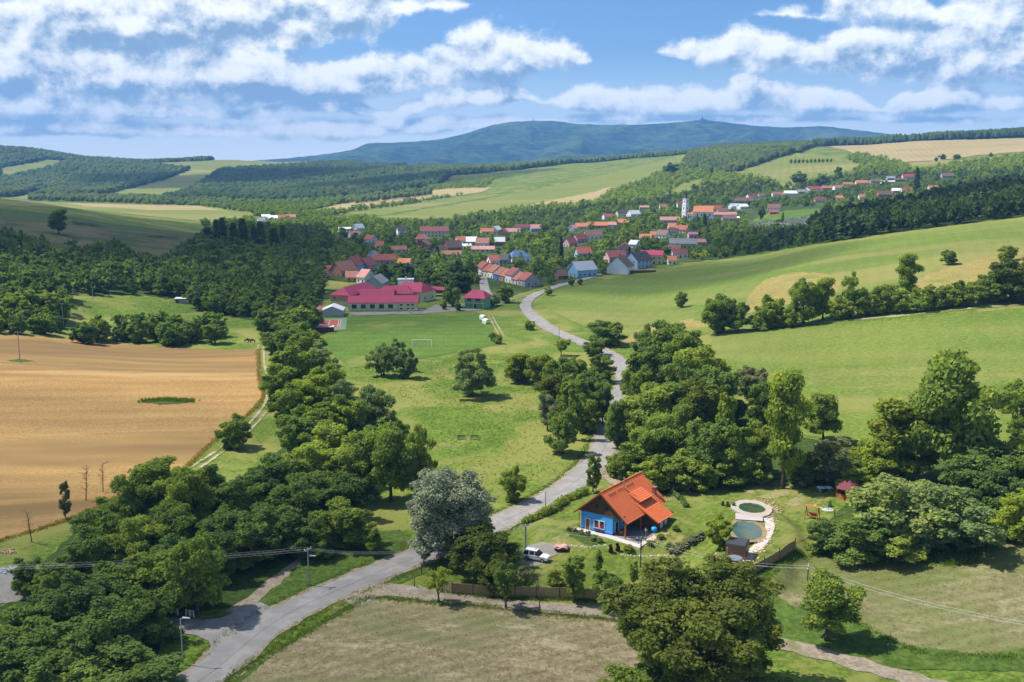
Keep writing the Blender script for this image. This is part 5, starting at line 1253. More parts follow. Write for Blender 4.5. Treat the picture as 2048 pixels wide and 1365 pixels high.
# village trees
P = clear_of_houses(scatter(VILLAGE, 430, 1900, 9.4, seed=12, grow=.5, excl=[[(925, 600), (950, 560), (1000, 590), (1060, 575), (1090, 590), (1000, 640)], [(1490, 418), (1560, 416), (1645, 414), (1650, 462), (1490, 465)]]), 7, 6)
P = P[rw.random(len(P)) < .9]
DW = [(1560, 484), (1620, 468), (1700, 446), (1780, 434), (1850, 418), (1900, 402), (2000, 378), (2180, 358), (2180, 422), (2048, 434), (1900, 452), (1750, 471), (1600, 495), (1480, 515), (1490, 500)]
P = P[~inside(DW, P[:, 3], P[:, 4])]
sh = P[:, 1] > 900
hb = rw.uniform(4.0, 8.5, len(P)) * np.where(rw.random(len(P)) < .16, 1.55, 1.0)
i = rw.random(len(P))
for lo_, hi_, lf, lab, sd in ((0, .45, 'deep', 'dark garden trees between the village houses', 21), (.45, .85, 'mid', 'green garden and orchard trees between the village houses', 22), (.85, 1.01, 'bright', 'lighter fruit trees scattered between the village houses', 25)):
    q = (i >= lo_) & (i < hi_); mass_quads('village_trees', P[q], hb[q], hb[q] * rw.uniform(.75, 1.05, q.sum()), LOD2, lf, lab, sd)
# dark wood on the right
P = seen(scatter(DW, 560, 1150, 8.0, seed=13), 14)
hb = rw.uniform(11, 19, len(P)); f = rw.random(len(P)) < .12
lo = P[:, 3] < 1620
hb = np.where(lo, hb * .62, hb)
mass_quads('dark_wood', P[~f], hb[~f], hb[~f] * .62, LOD2, 'deep', 'dark deciduous wood along the crest of the hill meadow', 23)
mass_quads('dark_wood', P[f], hb[f] * 1.05, hb[f] * .85, LODS, 'fir', 'dark conifers mixed into the wood on the crest', 24)
# middle distance: belts, orchards and copses
ff = list(FAR_FIELDS.values()) + list(FAR_STUB.values())
def mid_mass(name, poly, y0, y1, sp, hr, leaf, label, seed, lod=2, cone=0.0, excl=(), wr=.9):
    P = clear_of_houses(seen(scatter(poly, y0, y1, sp, seed=seed, excl=list(excl)), hr[0]), hr[0], 8)
    if not len(P): return
    hb = rw.uniform(hr[0], hr[1], len(P))
    if lod == 2: return mass_quads(name, P, hb, hb * wr, LOD2, leaf, label, seed)
    return mass_domes(name, P, hb, hb * wr, leaf, label, seed, cone)
mid_mass('valley_trees', [(200, 410), (440, 405), (620, 405), (860, 405), (700, 425), (640, 445), (740, 440), (860, 450), (1000, 428), (1000, 440), (760, 458), (640, 470), (440, 470), (400, 450), (560, 440), (480, 430), (380, 432), (230, 418)], 900, 2300, 12, (6, 11), 'mid', 'hedges and tree belts on the valley floor beyond the village', 31, excl=ff)
mid_mass('village_edge_trees', [(1000, 424), (1190, 408), (1225, 385), (1290, 362), (1330, 340), (1360, 330), (1420, 345), (1430, 352), (1362, 370), (1330, 392), (1285, 402), (1340, 400), (1200, 416), (1010, 436)], 900, 2400, 13, (6, 12), 'mid', 'hedgerows and orchards on the slope left of the church', 32, excl=ff)
mid_mass('slope_wood', [(1380, 372), (1430, 352), (1460, 352), (1520, 362), (1590, 378), (1700, 352), (1725, 332), (1690, 318), (1720, 312), (1790, 327), (1840, 345), (1905, 331), (2010, 320), (2180, 310), (2180, 340), (1830, 352), (1700, 354), (1560, 370), (1430, 374)], 1100, 2600, 13, (8, 15), 'mid', 'hedges and copses above the upper row of houses', 33, excl=ff)
mid_mass('ridge_wood', [(860, 402), (960, 385), (1000, 350), (860, 372), (850, 385), (700, 402), (560, 420), (540, 428)], 1500, 2600, 11, (5, 9), 'mid', 'orchard rows along the field edges left of the village', 34, excl=ff)
# forest belt on the ridge behind the fields, and the wood by the hilltop meadow
mid_mass('ridge_forest', [(1370, 328), (1380, 310), (1440, 297), (1560, 288), (1610, 284), (1640, 290), (1600, 306), (1540, 325), (1450, 352), (1400, 345)], 1700, 3300, 11, (12, 18), 'far', 'leafy wood spreading down left of the hilltop meadow', 42, 3, .15, excl=ff)
def crest_belt(name, rows, depth, sp, hr, leaf, label, seed, cone):
    """trees from the traced field edge backwards, whatever the ground does behind the crest"""
    r = np.random.default_rng(seed); out = []
    us = np.array([q[0] for q in rows], float); ys = np.array([ground(u, v).y for u, v in rows])
    for u in np.arange(us[0], us[-1], sp * .55 * FPX / ys.mean()):
        y0 = np.interp(u, us, ys)
        for y in np.arange(y0, y0 + depth, sp):
            yy = y + r.uniform(-.4, .4) * sp; uu = u + r.uniform(-.4, .4) * sp * FPX / yy; x = (uu - W / 2) / FPX * yy * 1.03
            out.append((x, yy))
    P = np.array(out); z = height(P[:, 0], P[:, 1]); P = np.stack([P[:, 0], P[:, 1], z, z, z], 1)
    hb = rw.uniform(hr[0], hr[1], len(P)) * (1 + .25 * fbm(P[:, 0] / 60, P[:, 1] / 60, seed, 2)); mass_domes(name, P, hb, np.minimum(hb, 15) * .9, leaf, label, seed, cone)
crest_belt('hilltop_forest', [(1600, 294), (1640, 290), (1800, 283), (2060, 276), (2180, 272)], 170, 9, (20, 27), 'far', 'conifer forest edge on the hilltop above the stubble field', 43, .55)
crest_belt('ridge_forest', [(860, 352), (960, 346), (1040, 340), (1120, 330), (1200, 322), (1300, 314), (1400, 302), (1500, 292), (1620, 288)], 330, 11, (15, 21), 'far', 'forest belt along the ridge behind the fields', 41, .35)
# far hills
mid_mass('far_forest', [(-200, 280), (0, 286), (70, 296), (130, 306), (280, 308), (460, 316), (400, 324), (270, 328), (378, 341), (330, 360), (180, 398), (105, 398), (60, 404), (-200, 400)], 2450, 5200, 11, (9, 21), 'far', 'forest on the far left hills', 51, 3, .2, excl=ff)
mid_mass('far_forest', [(330, 402), (370, 389), (415, 362), (440, 343), (600, 333), (690, 326), (700, 318), (760, 306), (860, 312), (880, 321), (1000, 328), (990, 345), (900, 352), (880, 372), (700, 402), (560, 425), (430, 410)], 2150, 5000, 10.5, (9, 20), 'far', 'forest on the middle hill below the mountain', 52, 3, .2, excl=ff)
mid_mass('valley_belt', [(60, 392), (330, 398), (560, 412), (860, 382), (860, 392), (570, 424), (400, 412), (60, 402)], 1900, 2700, 14, (9, 14), 'far', 'tree belt at the foot of the far hills', 53, 3, .05)
# mountain
RIDGE = [(380, 330), (500, 322), (560, 318), (640, 310), (700, 301), (740, 287), (800, 285), (860, 281), (930, 268), (980, 252), (1040, 243), (1100, 242), (1170, 249), (1250, 250), (1330, 247), (1405, 242), (1450, 245), (1510, 252), (1580, 255), (1640, 253), (1700, 259), (1760, 266), (1900, 285), (2100, 300)]
ru = np.array([q[0] for q in RIDGE], float)[:, None]; rv = np.array([q[1] for q in RIDGE], float)[:, None]
YM = 10300.0; nu, nv = 420, 70
uq = np.linspace(380, 2100, nu); vq = pchip(ru[:, 0], rv, uq)[:, 0]
Vm = []
for j in range(nv):
    t = j / (nv - 1)
    yy = YM - 4200 * t if t < 1 else YM - 4200
    for i in range(nu):
        top = zat(uq[i], vq[i], YM)
        x = top.x
        prof = (1 - t) ** 1.15
        spur = fbm(np.array(x / 900.0), np.array(t * 2.2 + x / 3000), 70, 4)
        fold = -abs(float(spur)) * 330 * max(0, math.sin(math.pi * min(1, t * 1.1))) ** .8
        Vm.append((x, yy + float(fbm(np.array(x / 1500.), np.array(t * 1.5), 80, 3)) * 700 * min(1, t * 4), 40 + (top.z - 40) * prof + fold + float(fbm(np.array(x / 60.), np.array(yy / 60.), 90, 2)) * 7))
back = [(zat(uq[i], vq[i], YM).x, YM + 2500, 20.0) for i in range(nu)]
Vm = back + Vm
ii = np.arange((nv + 1) * nu).reshape(nv + 1, nu)
Fm = np.stack([ii[:-1, :-1], ii[1:, :-1], ii[1:, 1:], ii[:-1, 1:]], -1).reshape(-1, 4)
def _mtn(k, out):
    P = k.new('ShaderNodeNewGeometry').outputs['Position']
    n1 = k.noise(P, .012, 5, .65); n2 = k.noise(P, .0016, 4, .6, .5); n3 = k.noise(P, .07, 2, .6)
    c = k.mix(k.sstep(k.math('ADD', k.math('MULTIPLY', n1, .6), k.math('MULTIPLY', n2, .5)), .42, .68), (.013, .032, .017), (.085, .122, .042))
    c = k.mix(k.math('MULTIPLY', k.sstep(n2, .60, .68), .45), c, (.09, .13, .045))
    pbsdf(k, out, c, 1.0, k.math('ADD', n1, k.math('MULTIPLY', n3, .35)), 1.0, 22, 0)
M_MTN = mat('mountain_forest', _mtn)
me = np_mesh('mountain', Vm, Fm, True); me.materials.append(M_MTN)
if sum(p.normal.z for p in list(me.polygons)[nu * 20:nu * 20 + 60]) < 0: me.flip_normals()
structure(link('mountain', me))
# transmitter on the summit
def mast(u, vt, vb, label, scale=1.0):
    b = zat(u, vb, YM - 10); t = zat(u, vt, YM - 10); hh = t.z - b.z
    o = empty('transmitter', b, 0, label, 'transmitter')
    M = plain('mast_steel', (.34, .32, .34), .5, .2)
    MB().lathe([(10 * scale, -25), (8 * scale, hh * .4), (6 * scale, hh * .55)], 10).build('tower', M, o)
    MB().lathe([(2.6 * scale, hh * .5), (2.2 * scale, hh * .8), (.8 * scale, hh)], 8).build('antenna', plain('mast_red', (.45, .12, .10), .5), o)
    MB().lathe([(14 * scale, hh * .3), (14 * scale, hh * .36)], 12).lathe([(11 * scale, hh * .46), (11 * scale, hh * .5)], 12).build('platform', M, o)
    return o
mt = mast(1405, 227, 243, 'tall television transmitter on the mountain summit')
MB().box((-90, -20, -28), (95, 20, 8)).box((-30, -18, 8), (40, 18, 20)).build('base_building', plain('station', (.30, .24, .25), .8), mt)
mast(1067, 234, 243, 'thin small mast on the left mountain top', .35)
mast_s = empty('radio_mast', ground(1624, 292), 0, 'slim lattice mast in the gap of the ridge forest', 'mast')
MB().bar((0, 0, -1), (0, 0, 38), .8, .3, 6).build('pole', plain('mast_grey', (.2, .2, .21), .6), mast_s)
for i in range(11):
    tree_px(1582 + i * 8.0, 318 - i * .1, 328 - i * .3, 6.5, 'mround%d' % (i % 3), 'mid', name='tree', label='small round tree of the short row on the hilltop meadow, ' + ORD[i] + ' from the left', group='row of small trees on the hilltop meadow')
for i, (u, vt, vb, w, lab) in enumerate([(1597, 342, 372, 34, 'large round tree at the foot of the hilltop meadow'), (1642, 350, 376, 28, 'dark tree left of the tall brick house in the upper row'), (1676, 332, 356, 16, 'single round tree on the lower edge of the hilltop meadow'), (1872, 314, 324, 8, 'left tiny tree at the lower stubble edge'), (1885, 308, 320, 16, 'spreading tree at the lower stubble edge'), (1914, 308, 320, 16, 'right tree at the lower stubble edge'), (1340, 325, 348, 30, 'round dark copse tree above the church'), (1982, 305, 315, 10, 'tiny tree near the right end of the stubble edge')]):
    tree_px(u, vt, vb, w, 'mround%d' % (i % 3), 'dark', label=lab)
# ------------------------------------------------------------------ the blue house
M_BLUE = plain('blue_render', (.085, .40, .86), .85, .10, .8, .15)
M_BLUED = plain('blue_plinth', (.02, .11, .42), .85, .15)
M_WHITE = plain('white_paint', (.78, .78, .76), .6, .1)
M_WOOD = plain('brown_boards', (.115, .052, .024), .8, .5, 2.5)
M_PINE = plain('orange_pine', (.34, .115, .03), .7, .35, 3)
M_TIMBER = plain('weathered_timber', (.22, .135, .07), .8, .4, 3)
M_CURT = plain('red_curtain', (.25, .025, .05), .8, .3)
M_STEEL = plain('steel', (.45, .46, .48), .35, .15, 3, .5, .6)
M_DARK = plain('dark_metal', (.05, .05, .055), .5, .2)
M_CONC = plain('concrete', (.40, .39, .36), .9, .25, 1.2)
M_SLAB = plain('terrace_slab', (.46, .42, .37), .9, .25, 1.5)
M_PAVE = plain('grey_paving', (.21, .20, .20), .9, .3, 2.0)
def _tile(k, out):
    g = k.new('ShaderNodeTexCoord').outputs['Object']
    n = k.noise(g, 1.2, 5, .65); n2 = k.noise(g, 9, 2, .6)
    v = k.math('ADD', .68, k.math('ADD', k.math('MULTIPLY', n, .45), k.math('MULTIPLY', n2, .22)))
    pbsdf(k, out, k.vmath('SCALE', (.62, .145, .042), v), .6, n2, .2, .01, .4)
M_TILE = mat('orange_tile', _tile)
def tiled(name, p0, ex, ey, Lx, Ly, parent, m=M_TILE, tw=.32, tr=.42):
    """a tiled roof slope: p0 eave corner, ex along the eave, ey up the slope; rows step and tiles roll"""
    ex, ey, p0 = Vector(ex).normalized(), Vector(ey).normalized(), Vector(p0); n = ex.cross(ey).normalized()
    nx, ny = int(Lx / tw) * 4, max(2, int(Ly / tr)); v = []; f = []
    for j in range(ny):
        for q in (0, 1):
            y = (j + q) * Ly / ny + (.0 if q else -.02); lift = .075 if q == 0 else .015
            for i in range(nx + 1):
                x = i * Lx / nx; wv = .045 * max(0, math.sin(2 * math.pi * i / 4 + .4))
                v.append(p0 + ex * x + ey * y + n * (lift + wv))
    w = nx + 1
    for j in range(2 * ny - 1):
        for i in range(nx): f.append((j * w + i, j * w + i + 1, (j + 1) * w + i + 1, (j + 1) * w + i))
    b = len(v)
    for c in ((0, 0), (Lx, 0), (Lx, Ly), (0, Ly)): v.append(p0 + ex * c[0] + ey * c[1] - n * .14)
    for c in ((0, 0), (Lx, 0), (Lx, Ly), (0, Ly)): v.append(p0 + ex * c[0] + ey * c[1] + n * .03)
    f += [(b + 3, b + 2, b + 1, b), (b, b + 1, b + 5, b + 4), (b + 1, b + 2, b + 6, b + 5), (b + 2, b + 3, b + 7, b + 6), (b + 3, b, b + 4, b + 7)]
    return MB().add(v, f).build(name, m, parent)
HP = Vector((11.9, 164.53, 1.5)); HYAW = R(-35.6)
hb_ = empty('blue_house', HP, HYAW, 'bright blue cottage with steep orange tiled roof and brown boarded gable', 'house')
EX_, EZ_, SL = 4.05, 7.25, .83
def rz_(x): return EZ_ - SL * abs(x - EX_)
cs = 1 / math.hypot(1, SL)
wl = MB().add([(0, 0, -.6), (6.2, 0, -.6), (6.2, 0, rz_(6.2) - .25), (EX_, 0, EZ_ - .25), (0, 0, rz_(0) - .25), (0, 13, -.6), (6.2, 13, -.6), (6.2, 13, rz_(6.2) - .25), (EX_, 13, EZ_ - .25), (0, 13, rz_(0) - .25)],
              [(0, 1, 2, 3, 4), (9, 8, 7, 6, 5), (1, 6, 7, 2), (5, 0, 4, 9)]).build('wall', M_BLUE, hb_)
MB().box((-.03, -.03, -.3), (6.23, 0, .28)).box((6.2, -.02, -.3), (6.23, 6.4, .28)).build('plinth', M_BLUED, wl)
gb = MB()
x = -.55
while x < 8.6:
    x1 = min(x + .2, 8.65); top = min(rz_(x), rz_(x1)) - .2
    if top > 3.5: gb.box((x, -.085, 3.38), (x1 - .02, -.03, top))
    x += .2
gb.box((-.6, -.09, 3.28), (8.7, -.02, 3.4))
gbo = gb.build('gable_boards', M_WOOD, hb_)
MB().box((6.2, -.02, 3.3), (8.6, .1, 3.9)).box((6.3, -.02, 3.9), (7.6, .08, 4.5)).build('porch_lining', M_WOOD, hb_)
for gx, gz in ((3.1, 4.25), (5.1, 4.2)):
    w = MB().box((gx - .3, -.12, gz), (gx + .3, -.088, gz + .75)).build('window', M_GLASS, hb_)
    MB().box((gx - .36, -.13, gz - .06), (gx + .36, -.09, gz)).box((gx - .36, -.13, gz + .75), (gx + .36, -.09, gz + .81)).box((gx - .36, -.13, gz), (gx - .3, -.09, gz + .75)).box((gx + .3, -.13, gz), (gx + .36, -.09, gz + .75)).build('frame', M_WOOD, w)
y0, Lr = -.62, 14.4
el = -1.15; er = 9.3
rl = tiled('roof', (el, y0 + Lr, rz_(el)), (0, -1, 0), (1, 0, SL), Lr, (EX_ - el) / cs, hb_)
rr = tiled('roof', (er, y0, rz_(er)), (0, 1, 0), (-1, 0, SL), Lr, (er - EX_) / cs, hb_)
rdg = MB()
for i in range(36):
    a = y0 + i * Lr / 36; rdg.bar((EX_, a, EZ_ + .06), (EX_, a + Lr / 36 + .03, EZ_ + .085), .13, .15, 8)
rdg.build('ridge', M_TILE, rr)
MB().slab([(el, y0 - .03, rz_(el) - .05), (EX_, y0 - .03, EZ_ - .05), (EX_, y0 + .02, EZ_ - .05), (el, y0 + .02, rz_(el) - .05)], .2).slab([(EX_, y0 - .03, EZ_ - .05), (er, y0 - .03, rz_(er) - .05), (er, y0 + .02, rz_(er) - .05), (EX_, y0 + .02, EZ_ - .05)], .2).build('verge_board', M_WOOD, hb_)
gt = MB(); gt.bar((er + .1, y0, rz_(er) - .08), (er + .1, 5.2, rz_(er) - .08), .075, n=8); gt.bar((el - .1, y0, rz_(el) - .08), (el - .1, y0 + Lr, rz_(el) - .08), .075, n=8); gt.bar((-.2, -.35, 0), (-.2, -.35, 2.9), .05)
gt.build('gutter', M_WOOD, hb_)
# dormer and annex
dm = MB()
dm.add([(5.9, 6.2, 5.2), (7.75, 6.2, 4.0), (7.75, 6.2, 4.85), (5.9, 6.2, 5.6), (5.9, 10.0, 5.2), (7.75, 10.0, 4.0), (7.75, 10.0, 4.85), (5.9, 10.0, 5.6)], [(0, 1, 2, 3), (7, 6, 5, 4), (1, 5, 6, 2)])
dmo = dm.build('dormer', M_WHITE, hb_)
tiled('dormer_roof', (8.3, 5.8, 4.72), (0, 1, 0), (-1, 0, .45), 4.6, 2.75, dmo)
MB().box((7.76, 6.6, 4.15), (7.79, 8.0, 4.72)).box((7.76, 8.2, 4.15), (7.79, 9.6, 4.72)).build('window', M_GLASS, dmo)
ax0, axs = 12.1, .55
def az_(x): return 1.9 + axs * (ax0 - x)
an = empty('annex', (0, 0, 0)); an.parent = hb_
MB().add([(6.2, 6.1, -.4), (11.5, 6.1, -.4), (11.5, 6.1, az_(11.5) - .2), (6.2, 6.1, az_(6.2) - .3), (6.2, 10.3, -.4), (11.5, 10.3, -.4), (11.5, 10.3, az_(11.5) - .2), (6.2, 10.3, az_(6.2) - .3)], [(0, 1, 2, 3), (7, 6, 5, 4), (1, 5, 6, 2)]).build('annex_wall', M_WOOD, hb_)
bpy.data.objects.remove(an)
tiled('annex_roof', (ax0, 5.3, 1.9), (0, 1, 0), (-1, 0, axs), 5.6, (ax0 - 7.1) * math.hypot(1, axs), hb_)
MB().box((11.52, 7.0, 0), (11.56, 8.0, 1.8)).box((11.52, 8.6, .2), (11.57, 9.6, 1.7)).build('annex_door', M_WHITE, hb_)
MB().box((7.2, 12.1, 3.2), (7.8, 12.7, 5.5)).box((7.12, 12.02, 5.5), (7.88, 12.78, 5.62)).build('chimney', M_CHIM, hb_)
MB().bar((5.0, 5.85, 6.2), (5.0, 5.85, 8.3), .11, n=10).bar((5.0, 5.85, 8.3), (5.0, 5.85, 8.45), .16, n=10).build('flue', M_STEEL, hb_)
sg = MB()
for i in range(14):
    if i not in (4, 9): sg.box((4.95 + .0, .8 + i * .62, 6.53), (5.1, 1.0 + i * .62, 6.72))
sg.build('snow_guards', M_DARK, rr)
MB().tube([(6.2, 6.4, 5.58), (5.6, 6.1, 6.1), (5.1, 5.9, 6.5)], .05).build('lightning_rod', M_DARK, rr)
# openings
def opening(kind, x, z0, w, h, plane='f', col=None, parts=True):
    def B(a, b, c, d, e, f_):
        return ((a, b, c), (d, e, f_)) if plane == 'f' else ((6.2 - e, a, c), (6.2 - b, d, f_))
    t = .1
    o = MB().box(*B(x, -.035, z0, x + w, -.01, z0 + h)).build(kind, col or M_GLASS, hb_)
    fr = MB()
    fr.box(*B(x - t, -.06, z0 - (t if kind == 'window' else 0), x, -.005, z0 + h + t)).box(*B(x + w, -.06, z0 - (t if kind == 'window' else 0), x + w + t, -.005, z0 + h + t)).box(*B(x, -.06, z0 + h, x + w, -.005, z0 + h + t))
    if kind == 'window': fr.box(*B(x, -.09, z0 - t, x + w, -.005, z0))
    fr.build('frame', M_WHITE, o)
    if kind == 'door': MB().box(*B(x + .08, -.07, z0 + .95, x + .2, -.036, z0 + 1.0)).build('handle', M_STEEL, o)
    return o
opening('door', .95, .02, .8, 2.0, col=plain('door_wood', (.20, .095, .04), .7, .35))
for wx in (2.65, 3.75):
    w = opening('window', wx, .8, .82, 1.3)
    MB().box((wx + .08, -.05, .85), (wx + .74, -.037, 1.55)).build('curtain', M_CURT, w)
bx = MB().box((2.7, -.32, .5), (4.5, -.06, .7)).build('flower_box', M_DARK, hb_)
opening('door', .9, .02, .9, 2.05, 's', M_DARK); opening('window', 3.3, 1.0, .8, 1.0, 's'); opening('door', 5.0, .02, .85, 2.1, 's', M_DARK)
for py in (-.35, 5.0):
    MB().box((8.74, py - .1, 0), (8.94, py + .1, rz_(8.84) - .2)).bar((8.84, py, 2.2), (8.84, py + .7, rz_(8.84) - .25), .06).build('porch_post', M_PINE, hb_)
MB().box((8.74, -.6, rz_(8.84) - .38), (8.94, 5.2, rz_(8.84) - .18)).build('porch_beam', M_WOOD, hb_)
# terrace
tr = MB().prism([(-1.2, -1.5), (6.0, -1.4), (12.6, -2.3), (12.5, -1.0), (6.2, -.05), (-1.2, -.05)], -.5, .06).build('terrace', M_SLAB); tr.location = HP; tr.rotation_euler = (0, 0, HYAW); structure(tr)
tr = MB().prism([(6.25, -.1), (11.4, -1.0), (11.6, 6.0), (6.25, 6.0)], -.5, .055).build('terrace', M_PAVE); tr.location = HP; tr.rotation_euler = (0, 0, HYAW); structure(tr)
tr = MB().prism([(11.6, -1.0), (12.5, -1.1), (12.9, 6.0), (11.8, 6.0)], -.5, .065).build('terrace', M_SLAB); tr.location = HP; tr.rotation_euler = (0, 0, HYAW); structure(tr)
HM = Matrix.Translation(HP) @ Matrix.Rotation(HYAW, 4, 'Z')
def hl(x, y, z=0.0): return HM @ Vector((x, y, z))
pt = empty('picnic_table', hl(7.5, 1.3, .06), HYAW + R(90), 'orange wooden picnic table under the porch of the blue house', 'table')
MB().box((-.9, -.4, .7), (.9, .4, .76)).build('table_top', M_PINE, pt)
for s in (-1, 1): MB().box((-.9, s * .75 - .14, .42), (.9, s * .75 + .14, .47)).build('bench_seat', M_PINE, pt); MB().bar((s * .7, -.8, 0), (s * .7, .3, .7), .04).bar((s * .7, .8, 0), (s * .7, -.3, .7), .04).build('leg', M_PINE, pt)
br = empty('water_barrel', hl(11.2, 5.5, .06), 0, 'bright blue round barrel on the terrace beside the annex', 'barrel')
MB().lathe([(.38, 0), (.52, .25), (.55, .5), (.48, .8), (.3, .92), (.05, .95)], 14).build('tub', plain('blue_plastic', (.03, .30, .72), .4), br, True)
ln = empty('garden_lantern', hl(11.9, 1.2, .06), 0, 'wooden lantern post at the terrace corner', 'lantern')
MB().box((-.09, -.09, 0), (.09, .09, 1.7)).build('post', M_TIMBER, ln); MB().box((-.16, -.16, 1.7), (.16, .16, 2.0)).build('lantern', M_WHITE, ln); MB().lathe([(.3, 2.0), (.03, 2.25)], 4).build('lantern_roof', M_DARK, ln)
HBOX_HOUSE = to_px(HP)
for (ux, vx, vt, wpx, lf, lab) in [(1139, 1063, 1052, 14, 'yellow', 'yellow flowering bush at the corner of the blue house'), (1148, 1064, 1054, 13, 'silver', 'white flowering bush at the corner of the blue house'), (1162, 1070, 1060, 12, 'mid', 'small green bush first in the flower bed'), (1175, 1074, 1062, 14, 'dark', 'rounded green bush second in the flower bed'), (1188, 1082, 1068, 16, 'mid', 'larger green bush third in the flower bed'), (1200, 1086, 1076, 14, 'bright', 'low light green plant at the end of the flower bed'), (1222, 1106, 1088, 9, 'purple', 'left dark red shrub beside the garden path'), (1236, 1103, 1085, 9, 'purple', 'right dark red shrub beside the garden path'), (1257, 1104, 1090, 20, 'yellow', 'pale grassy clump right of the red shrubs'), (1352, 1062, 1050, 14, 'dark', 'small dark bush on the grassy bank'), (1445, 1012, 1002, 7, 'fir', 'first little conifer above the round pond'), (1456, 1014, 1005, 8, 'fir', 'second little conifer above the round pond'), (1467, 1015, 1004, 8, 'fir', 'third little conifer above the round pond'), (1659, 1014, 1000, 8, 'mid', 'small conical shrub beside the blue hand pump'), (1320, 1078, 1068, 16, 'bright', 'low green shrub on the rockery by the terrace'), (1300, 1092, 1080, 14, 'mid', 'green shrub at the foot of the rockery'), (1340, 1098, 1084, 18, 'mid', 'green shrub on the lower bank right of the power pole')]:
    tree_px(ux, vt, vx, wpx, 'mbush0', lf, name='shrub', label=lab, cat='shrub')
lav = [ground(1345 + i * 7.5, 1106 - i * 4.2 + (i % 2) * 3) for i in range(9)]
for i, q in enumerate(lav): plant(q, 1.0, 2.0, 'mbush0', 'grey', 'lavender_bush', 'grey lavender clump along the lower garden bank, ' + ORD[i] + ' from the left', 'shrub', 'lavender clumps on the bank')
# hedge along the road
def leafy_strip(name, pts, w, h, leaf, label, cat, n_per=240, sz=.16, seed=5):
    r = np.random.default_rng(seed); L = []
    for a in pts:
        for q in range(3): L.append((a.x + r.uniform(-.3, .3) * w, a.y + r.uniform(-.3, .3) * w, a.z + h * r.uniform(.35, .7), h * r.uniform(.38, .55), 1.0))
    v, t = leaves_on(L, n_per * len(pts), sz, r)
    o = link(name, quads_mesh(name, v, t, LEAF[leaf])); tag(o, label, cat); return o
def along(px, step):
    w = [ground(*q) for q in px]; ln_ = smooth_line(w, step); return [Vector((q.x, q.y, float(height(q.x, q.y)))) for q in ln_]
leafy_strip('hedge', along([(1052, 1050), (1085, 1034), (1120, 1014), (1150, 998), (1170, 988)], .7), 1.1, 1.3, 'mid', 'clipped green hedge between the road and the blue house', 'hedge')
leafy_strip('hedge', along([(1330, 976), (1346, 990), (1365, 1004), (1372, 1016)], .6), .7, .8, 'dark', 'short dark hedge running down the bank behind the blue house', 'hedge', 140)
# ------------------------------------------------------------------ stones
def rocks(name, px_pts, spread, n, size, m, label, seed, cat=None):
    r = np.random.default_rng(seed); mb = MB()
    W_ = [ground(*q) for q in px_pts]
    for i in range(n):
        t = r.uniform(0, len(W_) - 1.001); k = int(t); a = W_[k].lerp(W_[k + 1], t - k)
        x, y = a.x + r.normal() * spread, a.y + r.normal() * spread * 1.3; s = size * r.uniform(.5, 1.5); z = float(height(x, y))
        pts = []
        for q in range(5): an = 6.283 * q / 5 + r.uniform(-.3, .3); pts.append((x + s * math.cos(an) * r.uniform(.7, 1.2), y + s * math.sin(an) * r.uniform(.6, 1.1)))
        lo = [(px_, py_, z - .1) for px_, py_ in pts]; hi = [(x + (px_ - x) * .7, y + (py_ - y) * .7, z + s * r.uniform(.35, .8)) for px_, py_ in pts]
        mb.add(lo + hi, [tuple(range(5, 10))] + [(q, (q + 1) % 5, 5 + (q + 1) % 5, 5 + q) for q in range(5)])
    o = mb.build(name, m); tag(o, label, cat, None, 'stuff'); return o
M_ROCK = plain('tan_rock', (.42, .30, .19), .9, .5, 1.2)
M_PALE = plain('pale_stone', (.50, .46, .39), .9, .3, 1.0)
rocks('rockery', [(1505, 1002), (1530, 1006), (1545, 1014), (1552, 1022), (1545, 1036), (1540, 1050)], .55, 150, .26, M_ROCK, 'tan rocks heaped round the upper pond', 3)
rocks('rockery', [(1540, 1050), (1537, 1068), (1530, 1085), (1520, 1100), (1510, 1112), (1500, 1125), (1486, 1138)], .55, 150, .24, M_ROCK, 'tan rocks along the path beside the lower pond', 4)
rocks('rockery', [(1330, 1002), (1345, 995), (1362, 988), (1380, 985)], .5, 60, .26, M_ROCK, 'tan rocks up the bank behind the blue house', 5)
rocks('rockery', [(1296, 1092), (1310, 1084), (1322, 1074), (1330, 1066)], .5, 60, .25, M_ROCK, 'rockery stones below the terrace', 6)
rocks('rockery', [(1430, 1110), (1440, 1116), (1452, 1124)], .5, 40, .24, M_ROCK, 'loose tan stones left of the hot tub', 7)
rocks('stone_edging', [(1113, 1094), (1140, 1092), (1175, 1096), (1205, 1092), (1222, 1090)], .08, 70, .16, M_PALE, 'curved pale stone edging of the flower bed', 8)
rocks('stone_edging', [(1238, 1110), (1270, 1114), (1310, 1113), (1350, 1110)], .08, 70, .18, M_PALE, 'pale stepping stones across the lawn', 9)
rocks('stone_edging', [(1628, 1012), (1640, 1017), (1652, 1022)], .15, 40, .2, M_PALE, 'short row of white stones by the hand pump', 10)
sheet('flower_bed', [(1135, 1062), (1150, 1058), (1175, 1070), (1215, 1088), (1205, 1092), (1170, 1090), (1140, 1075)], M_SCRUB, 2, 6, 2)
sheet('gravel_parking', [(1042, 1112), (1056, 1092), (1085, 1085), (1112, 1090), (1128, 1098), (1118, 1108), (1095, 1118), (1090, 1130), (1060, 1134), (1044, 1126)], M_GRAVEL, 3, 5, 1)
sheet('bare_soil', [(1100, 1080), (1118, 1074), (1135, 1080), (1128, 1090), (1108, 1090)], M_SANDY, 3, 3, 1.2)
